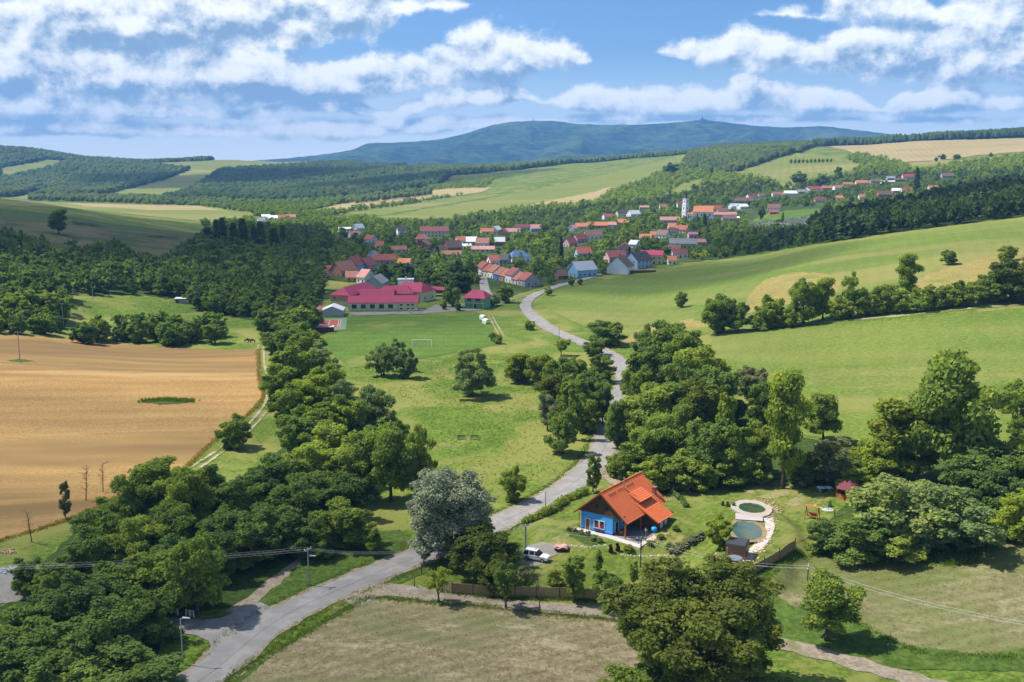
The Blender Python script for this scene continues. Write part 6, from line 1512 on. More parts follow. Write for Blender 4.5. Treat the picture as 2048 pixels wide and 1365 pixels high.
for P in ([(1485, 988), (1510, 975), (1545, 968), (1540, 976), (1505, 988)], [(1512, 995), (1550, 985), (1575, 978), (1580, 990), (1540, 1000)], [(1570, 1008), (1590, 995), (1612, 1000), (1608, 1010), (1585, 1016)], [(1395, 985), (1420, 980), (1440, 984), (1415, 990)]):
    sheet('bare_soil', P, M_SANDY, 3, 3, 1.2)
# ------------------------------------------------------------------ garden pond
def _water(k, out):
    P = k.new('ShaderNodeNewGeometry').outputs['Position']
    vo = k.noise(P, .45, 3, .6)
    c = k.mix(k.sstep(vo, .40, .62), (.020, .070, .055), (.065, .08, .028))
    b = pbsdf(k, out, c, .06, k.noise(P, 3.0, 3, .5), .06, .02, .5)
M_WATER = mat('pond_water', _water)
def ell(c, rx, ry, n=28, rot=0.0, wob=.06, seed=1):
    r = random.Random(seed); out = []
    for i in range(n):
        a = 2 * math.pi * i / n; q = 1 + r.uniform(-wob, wob); x, y = rx * q * math.cos(a), ry * q * math.sin(a)
        out.append((c.x + x * math.cos(rot) - y * math.sin(rot), c.y + x * math.sin(rot) + y * math.cos(rot)))
    return out
c1 = ground(1504, 1020); c2 = ground(1493, 1063)
rim_o, rim_i = ell(c1, 3.5, 4.5, 32, 0, .05, 2), ell(c1, 2.3, 2.7, 32, 0, .03, 3)
zt = 3.22
v = [(x, y, zt - .6) for x, y in rim_o] + [(x, y, zt) for x, y in rim_o] + [(x, y, zt) for x, y in rim_i] + [(x, y, zt - .6) for x, y in rim_i]; n = 32
f = [(a * n + i, a * n + (i + 1) % n, (a + 1) * n + (i + 1) % n, (a + 1) * n + i) for a in range(3) for i in range(n)]
rim = MB().add(v, f).build('stone_ring', plain('pale_paving', (.36, .315, .25), .9, .3, 1.5)); fix_normals(rim); tag(rim, 'pale stone ring around the small round pond', 'stone ring')
def flat(name, poly, z, m):
    o = MB().add([(x, y, z) for x, y in poly], [tuple(range(len(poly)))]).build(name, m); return structure(o)
flat('pond', ell(c1, 2.45, 2.9, 32, 0, .02, 3), 3.1, M_WATER)
flat('pond_shore', ell(c2, 3.3, 5.6, 30, R(-8), .05, 5), 3.03, plain('muddy_shore', (.26, .19, .09), .9, .4, .8))
flat('pond', ell(c2, 2.5, 4.4, 30, R(-8), .05, 5), 3.075, M_WATER)
strip('pond_path', gp((1536, 1038), (1540, 1050), (1537, 1066), (1528, 1082), (1516, 1095), (1505, 1104)), 1.5, M_SLAB, 6, .6, 2, .15)
bd = empty('pond_bridge', ground(1498, 1038), R(-12), 'pale wooden deck bridging the two garden ponds', 'footbridge')
for i in range(11): MB().box((-2.3, -1.6 + i * .29, .28), (2.3, -1.33 + i * .29, .34)).build('plank', plain('grey_planks', (.42, .39, .37), .85, .3, 2), bd)
for s in (-1, 1): MB().box((s * 1.9 - .1, -1.6, -.1), (s * 1.9 + .1, 1.6, .28)).build('beam', M_TIMBER, bd)
sheet('patio', [(1440, 1122), (1458, 1108), (1470, 1098), (1505, 1104), (1508, 1116), (1490, 1136), (1462, 1133)], M_SLAB, 5, 5, 0)
# sauna and hot tub
sa = empty('sauna_hut', ground(1474, 1112), R(-23), 'small wooden sauna cabin with black roof by the pond', 'sauna')
sw = MB()
for i in range(15): sw.box((-1.5 + i * .2, -1.5, 0), (-1.5 + i * .2 + .185, -1.45, 2.2))
sw.box((-1.48, -1.45, 0), (1.48, 1.6, 2.2)); sw.build('wall', M_TIMBER, sa)
MB().add([(-1.62, -1.62, 2.2), (1.62, -1.62, 2.2), (1.62, 1.75, 2.2), (-1.62, 1.75, 2.2), (-1.45, -1.55, 2.42), (1.5, -1.55, 2.42), (1.45, 1.6, 2.42), (-1.45, 1.6, 2.42)], [(4, 5, 6, 7), (0, 1, 5, 4), (1, 2, 6, 5), (2, 3, 7, 6), (3, 0, 4, 7), (3, 2, 1, 0)]).box((1.5, -1.2, .5), (1.56, 1.7, 2.2)).build('roof', M_DARK, sa)
MB().box((-1.55, -1.56, 0), (-1.47, -1.44, 2.25)).box((1.47, -1.56, 0), (1.55, -1.44, 2.25)).build('corner_post', M_PINE, sa)
hot = empty('hot_tub', ground(1469, 1128), R(-10), 'octagonal wooden hot tub with grey lid and thin stove pipe', 'hot tub')
MB().lathe([(1.15, 0), (1.2, .9)], 8).build('tub', M_TIMBER, hot); MB().lathe([(1.26, .9), (1.26, 1.0), (1.05, 1.08), (.02, 1.1)], 8).build('lid', plain('grey_lid', (.16, .19, .22), .6), hot)
MB().bar((-1.2, -.5, 0), (-1.2, -.5, 2.6), .06, n=8).lathe([(.12, 2.6), (.12, 2.75)], 8, (-1.2, -.5, 0)).build('stove_pipe', M_STEEL, hot)
# fences
M_REED = plain('reed_mat', (.27, .205, .095), .95, .45, 2.0)
M_POST = plain('dark_post', (.075, .055, .042), .9, .3)
def reed_fence(px, h, label):
    w = [ground(*q) for q in px]; o = empty('reed_fence', w[0], 0, label, 'fence')
    for i, a in enumerate(w):
        l = a - w[0]
        MB().box((l.x - .06, l.y - .06, l.z - .4), (l.x + .06, l.y + .06, l.z + h + .35)).build('post', M_POST, o)
        if i + 1 < len(w):
            b = w[i + 1] - w[0]; d = b - l; nb = max(3, int(Vector((d.x, d.y)).length / .22)); mb = MB()
            dirn = Vector((d.x, d.y, 0)).normalized(); nr = Vector((-dirn.y, dirn.x, 0)) * .03
            for k in range(nb):
                p, q = l + d * (k / nb), l + d * ((k + .93) / nb); zz = h + random.uniform(-.05, .05); sh = nr * (1 + .5 * (k % 2))
                p.z = float(height(w[0].x + p.x, w[0].y + p.y)) - w[0].z; q.z = float(height(w[0].x + q.x, w[0].y + q.y)) - w[0].z
                mb.add([p - sh - Vector((0, 0, .1)), q - sh - Vector((0, 0, .1)), q + sh - Vector((0, 0, .1)), p + sh - Vector((0, 0, .1)), p - sh + Vector((0, 0, zz)), q - sh + Vector((0, 0, zz)), q + sh + Vector((0, 0, zz)), p + sh + Vector((0, 0, zz))], [(0, 1, 5, 4), (1, 2, 6, 5), (2, 3, 7, 6), (3, 0, 4, 7), (4, 5, 6, 7)])
            mb.build('reed_panel', M_REED, o)
    return o
reed_fence([(1440, 1186), (1466, 1172), (1494, 1156), (1528, 1139), (1558, 1121), (1590, 1100)], 1.65, 'tan reed fence along the hay slope on the right of the garden')
reed_fence([(885, 1181), (904, 1188), (946, 1191), (988, 1194), (1030, 1195), (1073, 1196), (1119, 1197), (1167, 1199), (1210, 1202), (1250, 1204)], 1.7, 'tan reed fence between the farm lane and the lawn')
wf = [(1346, 989), (1386, 985), (1430, 980), (1477, 977), (1521, 972), (1566, 970), (1610, 970), (1655, 972), (1685, 978)]
W_ = [ground(*q) for q in wf]; o = empty('wire_fence', W_[0], 0, 'wire mesh fence on grey wooden posts behind the garden', 'fence')
for i, a in enumerate(W_):
    l = a - W_[0]; MB().bar((l.x, l.y, l.z - .4), (l.x, l.y, l.z + 1.75), .075, .065, 7).build('post', M_TIMBER, o)
wm = MB()
for i in range(len(W_) - 1):
    a, b = W_[i] - W_[0], W_[i + 1] - W_[0]
    for z in (.15, .5, .85, 1.2, 1.6): wm.bar((a.x, a.y, a.z + z), (b.x, b.y, b.z + z), .008, n=3, caps=False)
    for k in range(1, 16): q = a.lerp(b, k / 16); wm.bar((q.x, q.y, q.z + .1), (q.x, q.y, q.z + 1.6), .006, n=3, caps=False)
wm.build('wire_mesh', M_STEEL, o)
for i, (u, v_) in enumerate([(1669, 1034), (1643, 1050), (1617, 1068)]):
    q = MB().box((-.06, -.06, -.3), (.06, .06, 1.35)).build('fence_post', M_POST); q.location = ground(u, v_); tag(q, ['upper', 'middle', 'lower'][i] + ' single dark stake on the lawn before the willow bushes', 'post', 'lone stakes on the lawn')
# gazebo, table tennis, swing, pump
gz = empty('gazebo', ground(1697, 998), R(20), 'wooden garden gazebo with maroon hip roof', 'gazebo')
for sx in (-1.5, 0, 1.5):
    for sy in (-1.5, 1.5): MB().box((sx - .09, sy - .09, -.2), (sx + .09, sy + .09, 2.3)).build('post', M_PINE, gz)
MB().lathe([(2.75, 2.25), (1.1, 3.25), (.05, 3.7)], 6).build('roof', plain('maroon_shingle', (.17, .045, .05), .85, .3, 2), gz)
MB().box((-1.5, 1.45, .0), (1.5, 1.5, 1.0)).box((-1.5, -1.4, .0), (-1.45, 1.45, 1.0)).box((1.45, -1.4, 0), (1.5, 1.45, 1.0)).build('railing', M_PINE, gz)
MB().box((-.9, -.4, .68), (.9, .4, .74)).box((-.05, -.05, 0), (.05, .05, .68)).build('table', M_TIMBER, gz)
tt = empty('table_tennis_table', ground(1649, 983), R(4), 'pale outdoor table tennis table in the tree shade', 'table')
MB().box((-1.37, -.76, .72), (1.37, .76, .77)).build('table_top', plain('pale_top', (.50, .58, .64), .6), tt); MB().box((-.015, -.86, .77), (.015, .86, .92)).build('net', M_DARK, tt)
for sx in (-.9, .9): MB().box((sx - .12, -.5, -.1), (sx + .12, .5, .72)).build('leg', M_CONC, tt)
sg_ = empty('swing_set', ground(1624, 1038), R(-35), 'orange timber garden swing with A frame', 'swing')
for sx in (-1.1, 1.1):
    for sy in (-.9, .9): MB().bar((sx, sy, -.1), (sx, 0, 2.2), .08, n=6).build('leg', M_PINE, sg_)
MB().bar((-1.35, 0, 2.2), (1.35, 0, 2.2), .09, n=8).build('beam', M_PINE, sg_)
MB().slab([(-1.3, -.5, 2.3), (1.3, -.5, 2.3), (1.3, .0, 2.5), (-1.3, .0, 2.5)], .04).build('roof', M_PINE, sg_)
MB().box((-.75, -.3, .5), (.75, .25, .58)).slab([(-.75, .22, .55), (.75, .22, .55), (.75, .4, 1.05), (-.75, .4, 1.05)], .04).build('seat', M_PINE, sg_)
for sx in (-.7, .7): MB().bar((sx, 0, .55), (sx, 0, 2.15), .015, n=4).build('chain', M_STEEL, sg_)
pm = empty('hand_pump', ground(1656, 1021), 0, 'blue hand pump on a round concrete well cover', 'pump')
MB().lathe([(1.0, -.1), (1.0, .12), (.95, .16)], 20).build('well_cover', M_CONC, pm); MB().bar((0, 0, .12), (0, 0, 1.2), .09, n=8).bar((0, 0, 1.0), (.35, -.1, .9), .05).bar((0, 0, 1.2), (-.5, .1, 1.45), .03).build('pump_body', plain('pump_blue', (.08, .30, .55), .5), pm)
# car
cp_ = ground(1073, 1121); car = empty('car', cp_ + Vector((0, 0, .06)), R(-24), 'white off road car with dark windows parked on the gravel', 'car')
def loft(sections, name, m, parent, smooth=True):
    n = len(sections[0]); v = [p for s in sections for p in s]
    f = [(i * n + k, i * n + (k + 1) % n, (i + 1) * n + (k + 1) % n, (i + 1) * n + k) for i in range(len(sections) - 1) for k in range(n)] + [tuple(reversed(range(n))), tuple(range((len(sections) - 1) * n, len(sections) * n))]
    o = MB().add(v, f).build(name, m, parent, False); fix_normals(o)
    bv = o.modifiers.new('bevel', 'BEVEL'); bv.width = .06; bv.segments = 2; return o
def ring(x, w0, w1, z0, z1): return [(x, -w0, z0), (x, w0, z0), (x, w1, z1), (x, -w1, z1)]
M_CARW = plain('car_white', (.72, .73, .75), .25, .05, 1, .5)
loft([ring(-2.15, .80, .82, .45, .85), ring(-2.1, .85, .85, .38, 1.0), ring(.75, .87, .87, .36, 1.02), ring(1.6, .86, .82, .38, .98), ring(2.1, .82, .74, .42, .86), ring(2.2, .76, .70, .46, .72)], 'body', M_CARW, car)
cb = loft([ring(-2.08, .80, .66, 1.0, 1.05), ring(-1.85, .80, .64, 1.0, 1.62), ring(.15, .80, .64, 1.0, 1.66), ring(.85, .80, .74, 1.0, 1.04)], 'cabin', M_GLASS, car)
MB().box((-1.9, -.63, 1.62), (.2, .63, 1.71)).build('car_roof', M_CARW, car)
for s in (-1, 1):
    MB().bar((-1.85, s * .60, 1.77), (.1, s * .60, 1.77), .025).build('roof_rail', M_STEEL, car)
    pl = MB()
    for xx in (-1.0, -.05): pl.add([(xx - .05, s * .815, 1.0), (xx + .05, s * .815, 1.0), (xx + .04, s * .665, 1.62), (xx - .06, s * .665, 1.62)], [(0, 1, 2, 3)])
    pl.build('pillar', M_CARW, car)
    MB().box((.45, s * .87 - .09, 1.0), (.62, s * .87 + .09, 1.14)).build('mirror', M_DARK, car)
    MB().box((2.05, s * .6 - .14, .68), (2.19, s * .6 + .14, .82)).build('headlight', M_STEEL, car)
    for xx in (-1.35, 1.35):
        wh_ = MB().bar((xx, s * .70, .36), (xx, s * .90, .36), .36, n=16).build('wheel', plain('tyre', (.025, .025, .027), .8), car); MB().bar((xx, s * .89, .36), (xx, s * .915, .36), .2, n=10).build('rim', M_STEEL, wh_)
ct = empty('cart', ground(1123, 1102) + Vector((0, 0, .05)), R(-18), 'small low cart under a rumpled pink cover beside the gravel', 'cart')
r = random.Random(4); v = []; f = []
for j in range(7):
    for i in range(11):
        x, y = -1.2 + i * .24, -.65 + j * .217; e = max(abs(x) / 1.2, abs(y) / .65)
        v.append((x, y, .95 + .14 * math.sin(x * 3.1) + r.uniform(-.07, .07) - (.35 if e > .95 else 0)))
f = [(j * 11 + i, j * 11 + i + 1, j * 11 + i + 12, j * 11 + i + 11) for j in range(6) for i in range(10)]
MB().add(v, f).build('cover', plain('pink_cover', (.58, .33, .30), .8, .3), ct, True)
MB().box((-1.1, -.55, .4), (1.1, .55, .75)).build('cart_bed', M_PINE, ct)
for xx in (-.75, .75): MB().bar((xx, -.62, .3), (xx, .62, .3), .3, n=14).build('wheel', plain('tyre', (.025, .025, .027), .8), ct)
# ------------------------------------------------------------------ school, clubhouse, sports ground
CR = roof_mat('crimson')
M_LIME = plain('pale_lime_render', (.60, .60, .34), .9, .15, .5); M_SALM = plain('salmon_render', (.55, .28, .15), .9, .15, .5)
def block(root, L, D, wh, rh, wm, over=.5, hip=0.0, loc=(0, 0, 0), rot=0.0, rm=CR, nm=('wall', 'roof')):
    """a wing of a building: wall and roof parts under one root"""
    hx, hy = L / 2, D / 2; vs = [(-hx, -hy, -.6), (hx, -hy, -.6), (hx, hy, -.6), (-hx, hy, -.6), (-hx, -hy, wh), (hx, -hy, wh), (hx, hy, wh), (-hx, hy, wh)]; fs = [(0, 1, 5, 4), (2, 3, 7, 6)]
    if hip: fs += [(1, 2, 6, 5), (3, 0, 4, 7), (4, 5, 6, 7)]
    else: vs += [(hx, 0, wh + rh), (-hx, 0, wh + rh)]; fs += [(1, 2, 6, 8, 5), (3, 0, 4, 9, 7)]
    w = MB().add(vs, fs).build(nm[0], wm, root); ro, zr = roof_parts(root, L, D, wh, rh, rm, over, hip); ro.name = nm[1]
    for o in (w, ro): o.location = loc; o.rotation_euler = (0, 0, rot)
    return w, ro
gl, gr = ground(697, 623), ground(835, 622)
gc = (gl + gr) / 2; gy = math.atan2(gr.y - gl.y, gr.x - gl.x); GL = (gr - gl).length; GD = 9.5
gc = gc + Vector((-math.sin(gy), math.cos(gy), 0)) * GD / 2
gym = empty('school_hall', gc, gy, 'long pale yellow sports hall of the school with crimson roof', 'school building')
block(gym, GL, GD, 3.9, 2.5, M_LIME, .45)
for i in range(5): q = MB().box((-1.1, -.05, 0), (1.1, -.02, 1.9)).build('window', M_GLASS, gym); q.location = (-GL / 2 + 2.6 + i * 4.1, -GD / 2, 1.2); MB().box((-1.2, -.04, -.1), (1.2, 0, 0)).box((-1.2, -.04, 1.9), (1.2, 0, 2.0)).build('frame', M_FRAME, q)
for z in (.7, 2.4):
    for x in (GL / 2 - 7.3, GL / 2 - 4.2, GL / 2 - 2.2): q = MB().box((-.6, -.05, 0), (.6, -.02, .65)).build('window', M_GLASS, gym); q.location = (x, -GD / 2, z)
MB().bar((-GL / 2 + 8.4, -GD / 2 - .08, 0), (-GL / 2 + 8.4, -GD / 2 - .08, 3.8), .07).bar((GL / 2 - 8.6, -GD / 2 - .08, 0), (GL / 2 - 8.6, -GD / 2 - .08, 3.8), .07).build('downpipe', M_CHIM, gym)
fl = ground(680, 613); wy = R(74)
wing = empty('school_wing', fl + Vector((math.cos(wy), math.sin(wy), 0)) * 16.0, wy, 'two storey salmon school wing with crimson hip roof', 'school building')
block(wing, 32, 9.5, 5.4, 3.0, M_SALM, .6, 5.0)
MB().box((-16.05, -4.8, -.5), (16.05, 4.8, 2.2)).build('plinth', M_LIME, wing)
for i in range(8):
    for z in (1.0, 3.4): put_face(WIN['std'], wing, 32, 9.7, 's', -13 + i * 3.6, z, 'window')
put_face(WIN['std'], wing, 32.2, 9.5, 'w', -2.6, 3.2, 'window')
def school_block(u, v, L, D, yaw, wh, rh, hip, wm, label, nw=4):
    o = empty('school_block', ground(u, v), R(yaw), label, 'school building')
    block(o, L, D, wh, rh, wm, .6, hip)
    for i in range(nw): put_face(WIN['std'], o, L, D, 's', (i + .5) / nw * L - L / 2, 1.0, 'window')
    for i in range(2): put_face(WIN['std'], o, L, D, 'e', (i + .5) / 2 * D - D / 2, 1.0, 'window')
    return o
school_block(752, 606, 17, 11, 3, 4.2, 2.4, 0, M_SALM, 'low crimson roofed link between the school wing and the kitchen block')
school_block(792, 603, 17, 13, 2, 4.6, 3.0, 4, M_SALM, 'wide crimson hip roof behind the middle of the sports hall')
school_block(828, 600, 17, 13, -28, 5.0, 3.6, 4, M_LIME, 'largest crimson roof block turned behind the right end of the sports hall')
cn = empty('canopy', ground(871, 592), R(-8), 'flat crimson canopy right of the school blocks', 'canopy')
MB().slab([(-6, -4, 3.8), (6, -4, 3.3), (6, 4, 4.0), (-6, 4, 4.5)], .25).build('roof', CR, cn)
for sx in (-5.5, 5.5):
    for sy in (-3.5, 3.5): MB().bar((sx, sy, -.3), (sx, sy, 3.7), .12).build('post', M_DARK, cn)
fb_ = empty('flat_roof_block', ground(812, 585), R(2), 'pale flat roofed block behind the school', 'school building')
MB().box((-4, -3, -.5), (4, 3, 6.8)).build('wall', wall_mat('white'), fb_); MB().box((-4.3, -3.3, 6.8), (4.3, 3.3, 7.1)).build('roof', roof_mat('pale grey'), fb_); MB().box((-.5, -.5, 7.1), (.5, .5, 8.4)).build('vent', M_STEEL, fb_)
for q in (gc, wing.location, ground(752, 606), ground(792, 603), ground(828, 600), ground(871, 592)):
    uu, vv = to_px(q); HBOX.append((uu, vv, 40, 30, q.y, 14, q.x))
sheet('school_yard', [(700, 626), (840, 624), (870, 612), (930, 608), (962, 612), (962, 622), (900, 624), (845, 629), (780, 630), (700, 633)], M_GRAVEL, 4, 6, 1)
ca_, cb_ = ground(931, 619), ground(961, 617); cy_ = math.atan2(cb_.y - ca_.y, cb_.x - ca_.x) * .4
M_GREENW = plain('green_render', (.16, .42, .20), .85, .15, .6)
cl = empty('clubhouse', (ca_ + cb_) / 2 + Vector((2.0, 4.5, 0)), R(-18), 'two storey green clubhouse with crimson roof at the pitch corner', 'clubhouse')
block(cl, 9.5, 9, 5.4, 2.6, M_GREENW, 1.0, 3.0)
MB().box((-4.9, -6.2, 2.6), (4.9, -4.5, 2.8)).build('balcony', M_LIME, cl)
rl_ = MB()
for i in range(13): rl_.box((-4.85 + i * .8, -6.18, 2.8), (-4.8 + i * .8, -6.13, 3.7))
rl_.box((-4.9, -6.2, 3.7), (4.9, -6.1, 3.78)); rl_.build('railing', M_LIME, cl)
for sx in (-4.7, 0, 4.7): MB().box((sx - .12, -6.15, -.4), (sx + .12, -5.9, 5.3)).build('post', M_LIME, cl)
for x in (-2.5, 1.8): put_face(WIN['wide'], cl, 9.5, 9, 's', x, 3.3, 'window')
put_face(DOOR, cl, 9.5, 9, 's', .3, 0, 'door')
MB().slab([(-5.6, -6.4, 5.05), (5.6, -6.4, 5.05), (5.6, -5.2, 5.3), (-5.6, -5.2, 5.3)], .12).build('porch_roof', CR, cl)
uu, vv = to_px(cl.location); HBOX.append((uu, vv, 30, 28, cl.location.y, 9, cl.location.x))
tn = empty('marquee', ground(663, 634) + Vector((0, 5, 0)), R(4), 'white gabled marquee tent beside the tennis court', 'tent')
M_TENT = plain('tent_white', (.70, .70, .68), .7, .12, 1); M_TENTS = plain('tent_side', (.42, .46, .47), .7, .12, 1)
w, ro = block(tn, 11, 9.5, 2.6, 1.9, M_TENTS, .1, 0, (0, 0, 0), math.pi / 2, M_TENT, ('side_panel', 'canvas_roof'))
for i in range(5): MB().bar((-4.75 + i * 2.375, -5.56, -.2), (-4.75 + i * 2.375, -5.56, 2.6 + (1.9 - abs(i - 2) * .9 if i in (1, 2, 3) else 0)), .06).build('pole', M_STEEL, tn)
sheet('tennis_court_surround', [(630, 640), (694, 637), (692, 660), (628, 663)], plain('court_green', (.16, .22, .13), .9, .2, .5), 3, 5, 0)
sheet('tennis_court', [(638, 642), (682, 641), (679, 656), (633, 657)], plain('court_red', (.33, .085, .06), .9, .2, .5), 4, 5, 0)
for q in ([(638, 642), (682, 641)], [(633, 657), (679, 656)], [(638, 642), (633, 657)], [(682, 641), (679, 656)], [(660, 641.5), (656, 656.5)], [(642, 642), (637.5, 657)], [(678, 641.2), (674.7, 656)]):
    strip('court_line', gp(*q), .14, M_WHITE, 6, 2, 1)
sh = empty('red_shed', ground(647, 664), R(2), 'low red brown shed with white roof edge below the tennis court', 'shed')
MB().box((-4, -1.2, -.3), (4, 1.2, 2.1)).build('wall', plain('red_boards', (.20, .045, .035), .85, .3), sh); MB().slab([(-4.2, -1.4, 2.1), (4.2, -1.4, 2.1), (4.2, 1.4, 2.35), (-4.2, 1.4, 2.35)], .12).build('roof', roof_mat('pale grey'), sh)
for i, (u, v) in enumerate([(620, 624), (640, 627)]):
    pa = empty('parasol', ground(u, v), 0, ('left', 'right')[i] + ' pink parasol behind the marquee', 'parasol', 'pink parasols')
    MB().bar((0, 0, 0), (0, 0, 2.5), .04).build('pole', M_WHITE, pa); MB().lathe([(2.2, 2.1), (1.0, 2.65), (.05, 2.95)], 8).build('canopy', plain('parasol_pink', (.62, .10, .22), .7, .15), pa)
def goal(u, v, yaw, label, wd=7.0):
    o = empty('football_goal', ground(u, v), R(yaw), label, 'goal', 'football goals'); h = 2.4
    MB().bar((-wd / 2, 0, -.1), (-wd / 2, 0, h), .07, n=8).bar((wd / 2, 0, -.1), (wd / 2, 0, h), .07, n=8).bar((-wd / 2, 0, h), (wd / 2, 0, h), .07, n=8).build('goal_frame', M_WHITE, o)
    nb = MB()
    for s in (-1, 1): nb.bar((s * wd / 2, 0, h), (s * wd / 2, 1.6, 0), .03).bar((s * wd / 2, 0, 0), (s * wd / 2, 1.6, 0), .03)
    nb.bar((-wd / 2, 1.6, .02), (wd / 2, 1.6, .02), .03); nb.build('back_stay', M_WHITE, o)
    nt = MB()
    for i in range(1, 24): x = -wd / 2 + i * wd / 24; nt.bar((x, .02, h), (x, 1.58, .03), .008, n=3, caps=False)
    for i in range(1, 10): t = i / 10; nt.bar((-wd / 2, 1.6 * t, h * (1 - t)), (wd / 2, 1.6 * t, h * (1 - t)), .008, n=3, caps=False)
    nt.build('net', M_STEEL, o)
goal(833, 630, 2, 'white football goal at the far end of the pitch below the sports hall')
goal(844, 693, 183, 'white football goal at the near end of the pitch behind the willows')
M_GREY = plain('galvanised', (.40, .43, .43), .5, .2)
for i, (u, v) in enumerate([(866, 692), (874, 692), (888, 692)]):
    q = MB().bar((0, 0, -.2), (0, 0, 4.6), .05).build('net_pole', M_GREY); q.location = ground(u, v); tag(q, ('first', 'second', 'third')[i] + ' tall thin ball net pole right of the near goal', 'pole', 'ball net poles')
for i, (u, v) in enumerate([(966, 640), (972, 648)]):
    dg = empty('dugout', ground(u, v), R(-62), ('upper', 'lower')[i] + ' white curved players shelter on the pitch bank', 'shelter', 'players shelters'); pf = [(-.9, 0), (-.9, 1.3), (-.5, 1.9), (.2, 2.1), (.9, 2.0)]
    MB().add([(-1.8, y, z) for y, z in pf] + [(1.8, y, z) for y, z in pf], [(k, k + 1, 6 + k, 5 + k) for k in range(4)]).build('shell', plain('shelter_white', (.62, .66, .68), .4, .1), dg); MB().box((-1.7, -.6, .4), (1.7, -.2, .46)).build('bench', M_TIMBER, dg)
for i, (u, v) in enumerate([(922, 879), (949, 879)]):
    b = empty('bench', ground(u, v), R(2), ('left', 'right')[i] + ' dark wooden bench of the pair on the meadow', 'bench', 'meadow benches')
    for k in range(3): MB().box((-1.0, -.35 + k * .16, .42), (1.0, -.22 + k * .16, .46)).build('seat_slat', M_POST, b)
    for k in range(2): MB().box((-1.0, .16, .6 + k * .2), (1.0, .2, .74 + k * .2)).build('back_slat', M_POST, b)
    for s in (-1, 1): MB().box((s * .75 - .05, -.35, -.1), (s * .75 + .05, .15, .42)).box((s * .75 - .05, .12, .42), (s * .75 + .05, .16, 1.0)).build('leg', M_CONC, b)
ps = empty('pasture_shed', ground(369, 606), R(3), 'small white flat shed on the left pasture', 'shed')
MB().box((-4, -1.8, -.3), (4, 1.8, 2.2)).build('wall', wall_mat('grey'), ps); MB().slab([(-4.3, -2.1, 2.2), (4.3, -2.1, 2.2), (4.3, 2.1, 2.5), (-4.3, 2.1, 2.5)], .15).build('roof', roof_mat('pale grey'), ps); MB().box((-3.4, -1.84, 0), (-2.2, -1.8, 1.9)).build('door', M_DOORB, ps)
def cow(u, v, yaw, label):
    o = empty('cow', ground(u, v), R(yaw), label, 'cow', 'cattle on the left pasture')
    me = bpy.data.meshes.new('cow'); P = [(0, 0, 1.05), (.75, 0, 1.1), (-.75, 0, 1.1), (1.15, 0, 1.0), (1.5, 0, .55), (1.75, 0, .35), (.65, .2, .55), (.65, -.2, .55), (.62, .2, 0), (.62, -.2, 0), (-.75, .2, .6), (-.75, -.2, .6), (-.72, .2, 0), (-.72, -.2, 0), (-1.0, 0, .9), (-1.05, 0, .4)]
    E = [(0, 1), (0, 2), (1, 3), (3, 4), (4, 5), (1, 6), (1, 7), (6, 8), (7, 9), (2, 10), (2, 11), (10, 12), (11, 13), (2, 14), (14, 15)]
    me.from_pydata(P, E, []); b = link('body', me, o, plain('cow_hide', (.10, .06, .04), .9, .4))
    b.modifiers.new('skin', 'SKIN'); rad = [.42, .38, .36, .2, .17, .11, .13, .13, .07, .07, .15, .15, .07, .07, .05, .03]
    for i, q in enumerate(me.skin_vertices[0].data): q.radius = (rad[i], rad[i]); q.use_root = i == 0
    sb = b.modifiers.new('sub', 'SUBSURF'); sb.levels = sb.render_levels = 1
cow(494, 685, 20, 'left brown cow grazing at the corner of the wheat field'); cow(505, 686, 200, 'right brown cow grazing at the corner of the wheat field')
# ------------------------------------------------------------------ poles, lamps, wires
M_POLEC = plain('pole_concrete', (.30, .28, .25), .9, .3, 2); M_POLEW = plain('pole_wood', (.13, .10, .08), .9, .3, 2)
def pole(u, vb, vt, label, r=.14, m=M_POLEW, arms=(), rot=0.0, name='power_pole', cat='pole', group=None):
    p = ground(u, vb); h = zat(u, vt, p.y).z - p.z
    o = empty(name, p, rot, label, cat, group)
    MB().bar((0, 0, -.5), (0, 0, h), r, r * .72, 10).build('pole', m, o)
    for (z, L) in arms:
        MB().box((-L, -.05, h - z - .06), (L, .05, h - z + .06)).build('crossarm', m, o)
        for x in (-L * .92, 0, L * .92): MB().lathe([(.05, 0), (.07, .08), (.04, .16), (.06, .22)], 8, (x, 0, h - z + .06)).build('insulator', M_WHITE, o)
    return o, p + Vector((0, 0, h)), h
def lamp_head(o, h, arm, rot, m=M_GREY):
    c, s = math.cos(rot), math.sin(rot)
    MB().tube([(0, 0, h - .05), (c * arm * .5, s * arm * .5, h + .12), (c * arm, s * arm, h + .12)], .04).build('arm', m, o)
    MB().add([(c * (arm - .2) - s * .14, s * (arm - .2) + c * .14, h + .04), (c * (arm + .75) - s * .08, s * (arm + .75) + c * .08, h + .08), (c * (arm + .75) + s * .08, s * (arm + .75) - c * .08, h + .08), (c * (arm - .2) + s * .14, s * (arm - .2) - c * .14, h + .04), (c * (arm - .2) - s * .1, s * (arm - .2) + c * .1, h + .24), (c * (arm + .7), s * (arm + .7), h + .18), (c * (arm + .7), s * (arm + .7), h + .17), (c * (arm - .2) + s * .1, s * (arm - .2) - c * .1, h + .24)], [(3, 2, 1, 0), (4, 5, 6, 7), (0, 1, 5, 4), (2, 3, 7, 6), (3, 0, 4, 7), (1, 2, 6, 5)]).build('lamp_head', plain('lamp_grey', (.62, .65, .68), .35, .1), o)
o, t365, h = pole(366, 1330, 1238, 'grey street lamp at the road junction in the lower left', .09, M_GREY, name='street_lamp', cat='street lamp'); lamp_head(o, h, .5, 0)
o, t1090, h = pole(1091, 1021, 985, 'black street lamp with pale head beside the road above the hedge', .07, M_DARK, name='street_lamp', cat='street lamp'); lamp_head(o, h, .35, math.pi)
